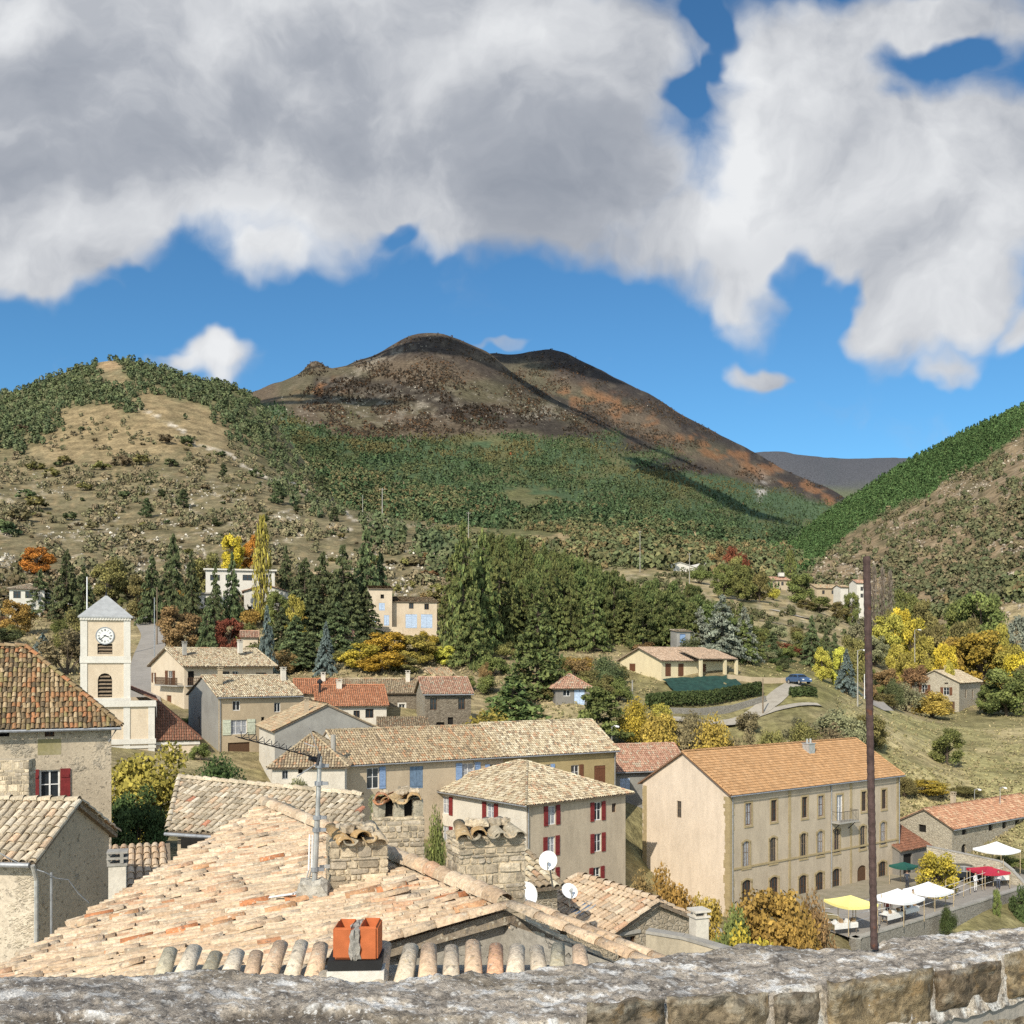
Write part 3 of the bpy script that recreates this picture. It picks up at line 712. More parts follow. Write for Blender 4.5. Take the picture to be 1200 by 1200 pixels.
class House:
    def __init__(s, name, label, cat, px, D, ang, eave, base=None, pxR=None, pxL=None, R_=None, L_=None, group=None, eave_z=None, root=None):
        a = R(ang); s.r = Vector((math.cos(a), math.sin(a), 0)); s.l = Vector((-math.sin(a), math.cos(a), 0))
        s.nR = Vector((math.sin(a), -math.cos(a), 0)); s.nL = Vector((-math.cos(a), -math.sin(a), 0))
        k = (px-HX)/F; s.C = Vector((k*D, D, 0))
        def ext(d, pxx): kk = (pxx-HX)/F; return (kk*s.C.y-s.C.x)/(d.x-kk*d.y)
        s.LR = R_ if R_ else ext(s.r, pxR); s.LL = L_ if L_ else ext(s.l, pxL)
        s.ze = eave_z if eave_z is not None else zat(eave, D)
        cs = [s.C, s.C+s.r*s.LR, s.C+s.l*s.LL, s.C+s.r*s.LR+s.l*s.LL]
        s.zb = base if base is not None else min(gnd(HX+c.x/c.y*F, c.y) for c in cs)-.25
        mid = s.C+s.r*s.LR/2+s.l*s.LL/2
        s.root = root or empty(name, (mid.x, mid.y, s.zb), label, cat, group)
        s.holes = {'R':[], 'L':[]}; s.todo = []
        if s.LR < 1 or s.LL < 1 or s.LR > 40 or s.LL > 25: print('HOUSE?', name, label, round(s.LR,1), round(s.LL,1))
        s.h = s.ze-s.zb
    def axes(s, f): return (s.r, s.nR, s.LR) if f == 'R' else (s.l, s.nL, s.LL)
    def P(s, f, u, z, d=0):
        U, n, W = s.axes(f); return Vector((s.C.x+U.x*u+n.x*d, s.C.y+U.y*u+n.y*d, z))
    def hit(s, f, px, py):
        U, n, W = s.axes(f); k = (px-HX)/F
        u = (k*s.C.y-s.C.x)/(U.x-k*U.y); return u, zat(py, s.C.y+U.y*u)
    def win(s, f, px, py, w, h, style='plain', shutter=None, frame='frame_white', glass='glass', arch=0, name='window', mull=1, sill=None, surround=None, off=None):
        """opening centred on the bearing (px, py) on face f"""
        u, z = s.hit(f, px, py) if off is None else off
        a, b, c, d = u-w/2, z-h/2, u+w/2, z+h/2
        W = s.axes(f)[2]
        if a < .05 or c > W-.05: print('WIN?', s.root['label'][:30], f, px, py, round(a,2), round(c,2), 'W', round(W,2))
        s.holes[f].append((a, b, c, d, arch)); s.todo.append((f, a, b, c, d, style, shutter, frame, glass, arch, name, mull, sill, surround))
    def finish_openings(s):
        for (f, a, b, c, d, style, shutter, frame, glass, arch, name, mull, sill, sur) in s.todo:
            U, n, W = s.axes(f); P = lambda u, z, dd: s.P(f, u, z, dd)
            mb = MB(); t_ = .06; dep = -.16
            if style == 'dark':
                mb.face([P(a,b,-.2),P(c,b,-.2),P(c,d,-.2),P(a,d,-.2)]); mb.build(name if name != 'window' else 'opening', M['dark'], s.root); continue
            up = Vector((0,0,1))
            mb.box(P(a,b,dep), U*t_, n*.06, up*(d-b)); mb.box(P(c-t_,b,dep), U*t_, n*.06, up*(d-b))
            mb.box(P(a+t_,b,dep), U*(c-a-2*t_), n*.06, up*t_); mb.box(P(a+t_,d-t_,dep), U*(c-a-2*t_), n*.06, up*t_)
            if name == 'door':
                o = mb.build('door', M[frame], s.root); pb = MB(); pb.box(P(a+t_,b+.01,dep-.01), U*(c-a-2*t_), n*.05, up*(d-b-t_)); pb.build('door_panel', M[frame], o); continue
            for i in range(mull):
                x = a+(c-a)*(i+1)/(mull+1); mb.box(P(x-.03,b+t_,dep), U*.06, n*.055, up*(d-b-2*t_))
            if d-b > 1.: mb.box(P(a+t_,b+(d-b)*.55,dep+.002), U*(c-a-2*t_), n*.045, up*.035)
            o = mb.build(name, M[frame], s.root)
            g = MB(); g.face([P(a,b,dep+.02),P(c,b,dep+.02),P(c,d,dep+.02),P(a,d,dep+.02)]); g.build('pane', M[glass], o)
            if shutter:
                if style == 'closed':
                    for x0, x1 in ((a+.01, (a+c)/2-.01), ((a+c)/2+.01, c-.01)):
                        q = MB(); q.box(P(x0,b+.02,-.08), U*(x1-x0), n*.05, up*(d-b-.04)); s.slats(q, P, U, n, x0, x1, b, d, -.03); q.build('shutter', M[shutter], o)
                else:
                    hw = (c-a)/2
                    for x0 in ([a-hw-.02, c+.02] if style == 'open' else [c+.02] if style == 'openR' else [a-hw-.02]):
                        q = MB(); q.box(P(x0,b-.04,.02), U*hw, n*.05, up*(d-b+.08)); s.slats(q, P, U, n, x0, x0+hw, b, d, .07); q.build('shutter', M[shutter], o)
            if sill:
                q = MB(); q.box(P(a-.1,b-.1,-.15), U*(c-a+.2), n*.25, up*.1); q.build('sill', M[sill], o)
            if sur:
                q = MB(); e = .17
                q.box(P(a-e,b-.05,-.05), U*e, n*.08, up*(d-b+.05)); q.box(P(c,b-.05,-.05), U*e, n*.08, up*(d-b+.05))
                if not arch: q.box(P(a-e,d,-.05), U*(c-a+2*e), n*.08, up*e)
                else:
                    w = (c-a)/2; r_ = arch*w; N_ = 8
                    def AP(i, ex): 
                        th = math.pi*i/N_; return (a+w-(w+ex)*math.cos(th), d-r_+(r_+ex)*math.sin(th))
                    for i in range(N_):
                        p, q2, r2, t2 = AP(i,0), AP(i+1,0), AP(i+1,e), AP(i,e)
                        q.face([P(*p,.03),P(*q2,.03),P(*r2,.03),P(*t2,.03)])
                        q.face([P(*t2,.03),P(*r2,.03),P(*r2,-.03),P(*t2,-.03)])
                q.box(P(a-e,b-.2,-.05), U*(c-a+2*e), n*.12, up*.15)
                q.build('surround', M[sur], o)
    @staticmethod
    def slats(q, P, U, n, x0, x1, b, d, dd):
        up = Vector((0,0,1))
        for z in (b+.18, d-.3): q.box(P(x0+.03,z,dd), U*(x1-x0-.06), n*.025, up*.12)
    def walls(s, mat, matL=None, ridge=None, ridge_dir='R', back=True, name='wall'):
        """four walls; with ridge_dir the gable ends rise to height ridge"""
        mats = [M[mat], M[matL or mat]]; mb = MB()
        def side(f, m):
            t = MB(); U, n, W = s.axes(f); wall_with_holes(t, s.P(f,0,0), U, W, s.zb, s.ze, n, s.holes[f])
            i = len(mb.v); mb.v += t.v; mb.f += [tuple(k+i for k in q) for q in t.f]; mb.c += t.c; mb.m += [m]*len(t.f)
        side('R', 0); side('L', 1)
        C, r, l, A, B = s.C, s.r, s.l, s.LR, s.LL
        z = lambda p, h: Vector((p.x, p.y, h))
        p1, p2, p3 = C+r*A, C+r*A+l*B, C+l*B
        mb.face([z(p1,s.zb),z(p2,s.zb),z(p2,s.ze),z(p1,s.ze)], m=1); mb.face([z(p2,s.zb),z(p3,s.zb),z(p3,s.ze),z(p2,s.ze)], m=0)
        if ridge:
            if ridge_dir == 'R':
                for q in (C, p1): mb.face([z(q,s.ze), z(q+l*B,s.ze), z(q+l*B/2,ridge)], m=1)
            else:
                for q in (C, p3): mb.face([z(q,s.ze), z(q+r*A,s.ze), z(q+r*A/2,ridge)], m=0)
        return mb.build(name, mats, s.root)
    def gable_roof(s, rise, pal, along='R', over=.35, verge=.2, mat='tile', tile='canal', frac=.5, **kw):
        """ridge parallel to face 'along'; returns ridge ends"""
        rf = Roof(pal, tile, **kw); zr = s.ze+rise
        r, l, A, B = (s.r, s.l, s.LR, s.LL) if along == 'R' else (s.l, s.r, s.LL, s.LR)
        z = lambda p, h: Vector((p.x, p.y, h)); up = .03
        k = rise/(B*frac); k2 = rise/(B*(1-frac))
        e0 = s.C-r*verge-l*over; e1 = s.C+r*(A+verge)-l*over; m0 = s.C-r*verge+l*B*frac; m1 = s.C+r*(A+verge)+l*B*frac
        f0 = s.C-r*verge+l*(B+over); f1 = s.C+r*(A+verge)+l*(B+over)
        zl = s.ze-k*over+.1; zl2 = s.ze-k2*over+.1
        rf.plane([z(e0,zl), z(e1,zl), z(m1,zr+.1), z(m0,zr+.1)]); rf.plane([z(f1,zl2), z(f0,zl2), z(m0,zr+.1), z(m1,zr+.1)])
        rf.ridge(z(m0,zr+.1), z(m1,zr+.1), .13)
        for a, b in ((e0, m0), (e1, m1)):
            rf.ridge(z(a, zl+.02), z(b, zr+.12), .10)
        s.roof = rf.build(s.root, M[mat]); s.ridge_z = zr; s.eaves = (z(e0,zl), z(e1,zl))
        return z(m0,zr), z(m1,zr)
    def shed_roof(s, rise, pal, up='l', over=.3, mat='tile', **kw):
        """single slope rising from face R to the back (up='l') or from face L to the right (up='r')"""
        rf = Roof(pal, **kw); z = lambda p, h: Vector((p.x, p.y, h))
        r, l, A, B = (s.r, s.l, s.LR, s.LL) if up == 'l' else (s.l, s.r, s.LL, s.LR)
        k = rise/B; e0 = s.C-r*.15-l*over; e1 = s.C+r*(A+.15)-l*over; m0 = s.C-r*.15+l*(B+.1); m1 = s.C+r*(A+.15)+l*(B+.1)
        rf.plane([z(e0,s.ze-k*over+.1), z(e1,s.ze-k*over+.1), z(m1,s.ze+rise+.1), z(m0,s.ze+rise+.1)])
        s.roof = rf.build(s.root, M[mat])
        mb = MB(); zc = lambda p, h: Vector((p.x,p.y,h))
        C = s.C
        for q in (C, C+r*A): mb.face([zc(q,s.ze), zc(q+l*B,s.ze), zc(q+l*B,s.ze+rise)])
        mb.face([zc(C+l*B,s.ze),zc(C+r*A+l*B,s.ze),zc(C+r*A+l*B,s.ze+rise),zc(C+l*B,s.ze+rise)])
        return mb
    def hip_roof(s, rise, pal, over=.45, mat='tile', ridge_len=None, along=None, one=False, **kw):
        rf = Roof(pal, **kw); z = lambda p, h: Vector((p.x, p.y, h)); zr = s.ze+rise
        A, B = s.LR, s.LL; along = along or ('R' if A >= B else 'L')
        r, l = (s.r, s.l) if along == 'R' else (s.l, s.r)
        if along == 'L': A, B = B, A
        rl = max(.05, A-B) if ridge_len is None else ridge_len
        c = s.C+r*A/2+l*B/2; k = rise/(B/2); zl = s.ze-k*over*.8+.1
        q0, q1, q2, q3 = s.C-r*over-l*over, s.C+r*(A+over)-l*over, s.C+r*(A+over)+l*(B+over), s.C-r*over+l*(B+over)
        m0, m1 = c-r*rl/2, c+r*rl/2
        Z = lambda p: z(p, zl); Y = lambda p: z(p, zr)
        rf.plane([Z(q0),Z(q1),Y(m1),Y(m0)]); rf.plane([Z(q1),Z(q2),Y(m1)]); rf.plane([Z(q2),Z(q3),Y(m0),Y(m1)]); rf.plane([Z(q3),Z(q0),Y(m0)])
        for a, b in ((q0,m0),(q1,m1),(q2,m1),(q3,m0)): rf.ridge(z(a,zl+.02), z(b,zr+.02), .11)
        if rl > .3: rf.ridge(Y(m0), Y(m1), .13)
        s.roof = rf.build(s.root, M[mat]); s.ridge_z = zr; s.eaves = (Z(q0), Z(q1))
    def chimney(s, u, v, w, d, top, mat='stucco_white', pots=0, under=1.6, label=None):
        """chimney on the roof at u along r, v along l"""
        c = s.C+s.r*u+s.l*v; mb = MB(); a = math.atan2(s.r.y, s.r.x)
        mb.cbox((c.x,c.y,top-under), w, d, under-.14, rz=a); mb.cbox((c.x,c.y,top-.14), w+.12, d+.12, .07, rz=a)
        for sx in (-1,1):
            for sy in (-1,1):
                q = c+s.r*sx*(w/2-.06)+s.l*sy*(d/2-.06); mb.cbox((q.x,q.y,top-.07), .09, .09, .16, rz=a)
        mb.cbox((c.x,c.y,top+.09), w+.12, d+.12, .06, rz=a)
        o = mb.build('chimney', M[mat], s.roof)
        if label: o['label'] = label
        return o
    def gutter(s, mat='zinc', pipe_end=None, f='R'):
        e0, e1 = s.eaves; mb = MB(); dz = Vector((0,0,-.06)); n = s.nR
        mb.tube([e0+dz+n*.05, e1+dz+n*.05], .06, 6)
        mb.build('gutter', M[mat], s.root)
    def downpipe(s, f, u, mat='zinc', r=.05, top=None):
        mb = MB(); mb.tube([s.P(f,u,(top or s.ze)-.05,.09), s.P(f,u,s.zb+.1,.09)], r, 8); mb.build('downpipe', M[mat], s.root)
    def aerial(s, u, v, z0, h=1.4):
        pass
# ------------------------------------------------------------------ the long building with the orange roof
h = House('long_building', 'long cream three storey building with smooth orange tile roof and arched stone window surrounds', 'building', 855, 87, 37.2, 930, CZ-22.4, pxR=1054, pxL=753)
for i, (x, y) in enumerate(((877,954),(907,950),(943,946),(962,944.5),(1012.5,939),(1036,936.5))):
    h.win('R', x, y, .8, 1.9, 'plain', glass='glass' if i % 3 else 'curtain', frame='frame_brown', surround='quoin')
for i, (x, y) in enumerate(((874.4,1001),(906,996),(941.6,990.7),(961.3,988),(980.5,985),(1011,981),(1035,976.5))):
    h.win('R', x, y, .95, 2.25, 'plain', frame='wood' , glass='curtain' if i % 3 == 0 else 'glass', arch=.75, surround='quoin', mull=2)
for x, y, w_, hh in ((875,1046,1.2,2.2),(907,1042,1.2,2.2),(941,1041,1.2,2.4),(960.5,1037,1.2,2.4),(980,1034,1.2,2.6),(1034,1023,1.3,2.3)):
    h.win('R', x, y, w_, hh, 'plain', frame='frame_brown', arch=.6, surround='quoin', mull=2)
h.win('R', 1010, 1034, 1.45, 3.3, 'plain', frame='frame_brown', arch=.7, surround='quoin', name='door', )
h.win('R', 984, 947, .95, 2.5, 'plain', frame='frame_white', glass='curtain', surround='quoin')
h.win('L', 795.7, 948.5, .55, 1.5, 'plain', frame='wood')
h.walls('stucco_shade_toned', 'stucco_pink', h.ze+3.1); h.finish_openings()  # front darker than the gable: weaker light put into its colour
h.gable_roof(3.1, PAL_SALMON, 'R', .4, .3, 'roof_flat_tile', 'flat', under=(.22,.13,.08))
h.gutter('zinc'); h.downpipe('R', .3); h.downpipe('R', h.hit('R', 973.5, 1000)[0]); h.downpipe('R', h.LR-.15)
mb = MB()
u1, zc_ = h.hit('R', 880, 1033); mb.box(h.P('R', .3, h.zb+4.6, 0), h.r*(h.LR-.5), h.nR*.09, (0,0,.16)); mb.build('string_course', M['quoin'], h.root)
QS = {}; z = h.zb                                  # irregular quoins: strips of dressed blocks at the corners and between bays
while z < h.ze-.4:
    for f, u, wd in (('R',0,.5),('L',0,.55),('L',h.LL-.55,.55),('R',h.hit('R',924,990)[0],.32),('R',h.hit('R',996,980)[0],.32),('R',h.LR-.5,.5)):
        U, n, W = h.axes(f); q = wd*random.uniform(.75, 1.25); q = min(q, W-u)
        QS.setdefault((f,u), MB()).box(h.P(f, u-(q-wd)/2*(u > .1 and u < W-1), z-.015, 0), U*q, n*.035, (0,0,.325))
    z += .32
for mb in QS.values(): mb.build('quoins', M['quoin'], h.root)
u, z = h.hit('R', 985, 961); mb = MB()
mb.box(h.P('R',u-1.5,z-.15,0), h.r*3., h.nR*1., (0,0,.14)); bal = mb.build('balcony', M['concrete'], h.root)
mb = MB()
for k in range(13): mb.tube([h.P('R',u-1.45+k*.24,z,.95), h.P('R',u-1.45+k*.24,z+.95,.95)], .015, 5)
for k in range(2): mb.tube([h.P('R',u-1.45+k*2.9,z+.93,0), h.P('R',u-1.45+k*2.9,z+.93,.95)], .02, 5)
mb.tube([h.P('R',u-1.47,z+.95,.95), h.P('R',u+1.47,z+.95,.95)], .025, 5); mb.build('railing', M['iron'], bal)
for k in (-1.2, 1.2): mb = MB(); mb.tube([h.P('R',u+k,z-.9,.02), h.P('R',u+k,z-.16,.8)], .04, 6); mb.build('bracket', M['iron'], bal)
c = h.C+h.r*16.2+h.l*4.0; mb = MB(); zt = zat(869, c.y); a_ = R(37.2)
mb.cbox((c.x,c.y,zt-2.2), .9, .8, 2.0, rz=a_); mb.cbox((c.x,c.y,zt-.2), 1.05, .95, .07, rz=a_)
for k in (-.2,.2): mb.tube([(c.x+k,c.y+k*.7,zt-.13),(c.x+k,c.y+k*.7,zt+.28)], .11, 8)
tag(mb.build('chimney', M['galv'], h.roof), 'metal clad chimney near the ridge')
LB = h
# ------------------------------------------------------------------ white house with hipped roof and red shutters
h = House('village_house', 'white three storey house with pyramid tile roof and dark red shutters', 'house', 617, 80, 40, 942, CZ-20.6, pxR=733, pxL=497)
for x, y in ((646.7,955.5),(700.5,950.7),(646,991.5),(700.5,987.5),(699.2,1027)): h.win('R', x, y, .85, 1.5, 'open', 'shutter_red', glass='curtain' if x < 660 else 'glass')
h.win('R', 719.5, 946.7, .5, .75, 'plain', frame='frame_brown')
h.win('R', 646, 1029, .85, 1.5, 'open', 'shutter_red')
for x, y in ((522.4,943.5),(574.7,952),(522.4,978),(574.7,990)): h.win('L', x, y, 1., 1.5, 'open', 'shutter_red', glass='curtain')
h.walls('stucco_shade_toned', 'stucco_white'); h.finish_openings(); h.hip_roof(2.45, PAL_CREAM, .5, ridge_len=1.2)  # right wall coloured duller than the left for its weaker light
h.gutter(); h.downpipe('R', .12)
# ------------------------------------------------------------------ the row behind it
def row(px0, D, px1, **k): return House('row_house', k['label'], 'house', px0, D, 30.6, None, k['base'], pxR=px1, L_=8.5, eave_z=CZ-8.4)
hA = row(405, 84, 590, base=CZ-15.4, label='long low terraced house with tan tile roof and blue shutters behind the white house')
hA.win('R', 437, 912, 1.1, 1.75, 'openR', 'shutter_blue', glass='glass'); hA.win('R', 488, 911, 1.25, 1.9, 'closed', 'shutter_slate'); hA.win('R', 548.5, 905, 1.2, 1.6, 'open', 'shutter_blue', glass='curtain'); hA.win('R', 579, 905, .9, 1.4, 'open', 'shutter_blue')
hA.walls('stucco_beige', 'stucco_white', hA.ze+2.35); hA.finish_openings(); hA.gable_roof(2.35, PAL_TAN, 'R', .4, .1); hA.gutter(); hA.downpipe('R', 12.)
D2 = 84+.509*hA.LR; hB = row(590.2, D2+.02, 722, base=CZ-15.8, label='ochre terraced house with pale cream tile roof right of the long tan roof')
hB.win('R', 673.9, 906, .9, 1.5, 'openR', 'stucco_tan' if False else 'shutter_brown'); hB.win('R', 703, 910, 1.3, 2.1, 'closed', 'shutter_brown'); hB.win('R', 640, 905, .9, 1.4, 'open', 'shutter_blue')
hB.walls('stucco_ochre', 'stucco_ochre', hB.ze+2.5); hB.finish_openings(); hB.gable_roof(2.5, PAL_CREAM, 'R', .4, .12); hB.gutter(); hB.downpipe('R', hB.LR-.2)
hW = House('village_house', 'low whitewashed house end with tan hipped roof left of the blue shuttered row', 'house', 319, 80.5, 6, 898, CZ-14.6, pxR=404, L_=8.5)
hW.win('R', 334, 908, .45, .7, 'plain', frame='zinc'); hW.win('R', 352, 904, .35, .35, 'dark')
hW.walls('stucco_white', 'stucco_white'); hW.finish_openings(); hW.hip_roof(2.3, PAL_TAN, .35, ridge_len=1.0); hW.gutter()
c = hW.C+hW.r*4.6+hW.l*2.; mb = MB(); mb.tube([(c.x,c.y,hW.ze+.6),(c.x,c.y,hW.ze+2.3)], .2, 8); mb.build('chimney', M['concrete'], hW.roof)
h = House('village_house', 'small house with faded pink tile roof and pale blue shutters beside the orange roofed building', 'house', 722, 104, 18, 903, CZ-18.6, pxR=806, L_=7)
h.win('R', 732.5, 921, 1.1, 1.6, 'closed', 'shutter_ltblue'); h.win('R', 741, 978, 1.6, 1.3, 'dark')
h.walls('stucco_grey', 'stucco_grey', h.ze+2.2); h.finish_openings(); h.gable_roof(2.2, PAL_PINK, 'R', .4, .2); h.gutter()
# ------------------------------------------------------------------ houses round the church
h = House('village_house', 'grey rendered gable house with tan roof, behind the whitewashed house end', 'house', 322, 95, 22, 857, CZ-12.8, pxR=443, L_=10)
h.win('L', 309, 887, .5, 1.6, 'plain', frame='frame_brown'); h.win('L', 315, 887, .5, 1.6, 'plain', frame='frame_brown'); h.win('L', 312, 869, .6, .8, 'dark')
h.walls('stucco_grey', 'stucco_white', h.ze+2.3, 'L'); h.finish_openings(); h.gable_roof(2.3, PAL_TAN, 'L', .3, .15); h.chimney(3.2, 1.4, .35, .35, h.ze+2.9, 'stucco_beige')
h = House('village_house', 'beige house with grey gable and open pale shutters round a curtained window', 'house', 256, 105, 33, 817, CZ-10.6, pxR=352, L_=11)
h.win('R', 277, 827, .8, 1., 'plain'); h.win('R', 325, 829, .7, 1., 'plain'); h.win('R', 280, 852, 1.7, 1.5, 'open', 'shutter_pale', glass='curtain', mull=2); h.win('R', 280, 883, 2.3, 2.3, 'plain', frame='frame_brown', name='door'); h.win('R', 308, 843, .35, .5, 'dark')
h.win('L', 233, 846, .6, 1.2, 'plain', frame='frame_brown')
h.walls('stucco_tan', 'stucco_grey', h.ze+2.0); h.finish_openings(); h.gable_roof(2.0, PAL_CREAM, 'R', .35, .2); h.gutter(); h.downpipe('R', .15); h.chimney(1.1, 3., .4, .4, h.ze+2.9, 'stucco_tan'); h.chimney(8.4, 4., .5, .45, h.ze+2.9)
h = House('village_house', 'cream house with brown balcony and pale tile roof right of the bell tower', 'house', 216, 125, 38, 780, CZ-7.2, pxR=320, L_=12)
h.win('L', 180.5, 794, .75, 1.2, 'open', 'shutter_brown'); h.win('L', 199.5, 795, 1.7, 1.9, 'open', 'shutter_brown', mull=2); h.win('L', 198, 825, 1.7, 2.2, 'plain', frame='shutter_brown', name='door')
h.win('R', 224, 795, .8, 1.8, 'dark'); h.win('R', 263, 791, 1.3, .9, 'plain', frame='frame_brown'); h.win('R', 276, 791, .8, 1., 'plain'); h.win('R', 306, 791, 1.4, .6, 'plain', frame='frame_brown')
h.walls('stucco_cream', 'stucco_cream', h.ze+2.1); h.finish_openings(); h.gable_roof(2.1, PAL_CREAM, 'R', .7, .35); h.chimney(1.2, 3.2, .45, .45, h.ze+2.9, 'concrete'); h.chimney(8.6, 3.4, .55, .5, h.ze+3.2)
for f, u0, u1, zz_ in (('L', .1, h.hit('L', 189, 800)[0], zat(803, 126)), ('R', .1, 4.2, zat(803, 126))):
    U, n, W = h.axes(f); mb = MB(); mb.box(h.P(f,u0,zz_-.15,0), U*(u1-u0), n*.9, (0,0,.15)); o = mb.build('balcony', M['concrete'], h.root); mb = MB()
    k = u0
    while k < u1: mb.tube([h.P(f,k,zz_,.85), h.P(f,k,zz_+.9,.85)], .03, 4); k += .22
    mb.tube([h.P(f,u0,zz_+.9,.85), h.P(f,u1,zz_+.9,.85)], .04, 4); mb.tube([h.P(f,u0,zz_+.5,.85), h.P(f,u1,zz_+.5,.85)], .03, 4); mb.build('railing', M['frame_brown'], o)
h = House('village_house', 'house with bright orange tile roof among the old stone houses', 'house', 372, 112, 14, 827, CZ-8.6, pxR=453, L_=8)
h.win('R', 433, 836, .9, 1., 'plain', frame='frame_brown'); h.win('R', 418, 838, .7, 1., 'plain', frame='frame_brown')
h.walls('stucco_white', None, h.ze+2.); h.finish_openings(); h.gable_roof(2.0, PAL_RED, 'R', .4, .2); h.chimney(2.6, 3.4, .6, .5, h.ze+2.7); 
c = h.C+h.r*.4+h.l*2.4; mb = MB(); mb.tube([(c.x,c.y,h.ze+.3),(c.x,c.y,h.ze+2.4)], .13, 8); mb.tube([(c.x,c.y,h.ze+2.4),(c.x,c.y,h.ze+2.6),(c.x,c.y,h.ze+2.9)], [.3,.32,.06], 10); tag(mb.build('flue', M['iron'], h.roof), 'black mushroom topped flue pipe')
h = House('village_house', 'second orange tiled house, half hidden left of the bright orange roof', 'house', 347, 117, 14, 813, CZ-8., pxR=396, L_=6)
h.walls('stucco_cream', None, h.ze+1.5); h.gable_roof(1.5, PAL_RED, 'R', .35, .2); h.chimney(3.2, 2.6, .5, .5, h.ze+2.3)
h = House('village_house', 'low stone house with a small square cream framed window', 'house', 398, 120, 10, 812.5, CZ-8., pxR=490, L_=8)
h.win('R', 471, 830, .7, 1., 'plain', surround='trim_white'); h.win('R', 417, 822, .6, .7, 'plain', frame='frame_brown')
h.walls('stone_dark', None, h.ze+1.5); h.finish_openings(); h.gable_roof(1.5, PAL_TAN, 'R', .35, .2); h.chimney(8.2, 3.2, .5, .5, h.ze+2.5)
h = House('village_house', 'brown stone house with faded pink roof at the right end of the old cluster', 'house', 498, 112, 12, 813, CZ-8.6, pxR=552, pxL=488)
for x, y in ((508,825),(541,824.5)): h.win('R', x, y, .75, 1.3, 'plain', frame='frame_brown')
h.win('R', 528, 848, .6, 1.4, 'dark'); h.win('R', 516, 850, .9, .7, 'dark')
h.walls('stone_dark', 'stone', h.ze+1.6); h.finish_openings(); h.gable_roof(1.6, PAL_PINK, 'R', .4, .25); h.gutter()
h = House('cabin', 'tiny white gabled cabin above the brown stone house', 'cabin', 509, 140, 35, 793.5, None, pxR=534, pxL=488)
h.walls('stucco_cream', None, h.ze+1.1); h.gable_roof(1.1, PAL_TAN, 'R', .3, .15)
h = House('shed', 'low shed with tan tile roof below the small square cream framed window', 'shed', 443, 104, 8, 856, None, pxR=503, L_=5)
h.win('R', 470, 865, .9, .9, 'dark'); h.walls('stone_dark'); h.finish_openings(); h.shed_roof(1.0, PAL_TAN).build('gable_wall', M['stone_dark'], h.root)
h = House('village_house', 'little grey house with hipped tan roof under the big cedar', 'house', 651, 125, 8, 805.5, None, pxR=691, L_=6)
h.win('R', 679, 817, 1.3, 1.9, 'closed', 'shutter_ltblue'); h.win('R', 664, 812, .9, .8, 'plain')
h.walls('stucco_grey_dark'); h.finish_openings(); h.hip_roof(1.6, PAL_PINK, .45)
# ------------------------------------------------------------------ villa with the green covered bank
h = House('villa', 'modern pale yellow villa with pinkish low roof and brown shutters above a hedge', 'house', 775, 148, 33, 773.5, None, pxR=848, pxL=727)
h.win('R', 783, 785, 1.1, 1.9, 'closed', 'shutter_brown'); h.win('R', 798, 785, 1.1, 1.9, 'closed', 'shutter_brown'); h.win('R', 823, 786, 1.6, 2.0, 'plain', frame='shutter_brown', name='door'); h.win('L', 741, 785, 1.4, 1.9, 'closed', 'shutter_brown')
h.walls('stucco_yellow', 'stucco_yellow', h.ze+1.75); h.finish_openings(); h.gable_roof(1.75, PAL_VILLA, 'R', .6, .4)
u0 = h.hit('R', 806, 785)[0]; mb = MB(); nn = h.nR; A_ = h.LR
e0, e1 = h.P('R', u0, h.ze+.15, 2.6), h.P('R', A_+.4, h.ze+.15, 2.6); rf = Roof(PAL_VILLA); rf.plane([e0, e1, h.P('R', A_+.4, h.ze+1.6, -2.2), h.P('R', u0, h.ze+1.6, -2.2)]); tag(rf.build(h.root, M['tile'], 'porch_roof'))
for u in (u0+.2, (u0+A_)/2+1.4, A_+.1): mb.box(h.P('R', u, h.zb, 2.1), h.r*.4, nn*.4, (0,0,h.ze-h.zb+.1))
mb.build('porch_post', M['stucco_yellow'], h.root)
pts = [at(776,795,147), at(858,797,151), at(872,809,146), at(796,816,139)]
pts = [Vector((p.x,p.y,max(p.z, gz(p.x,p.y)+.25))) for p in pts]
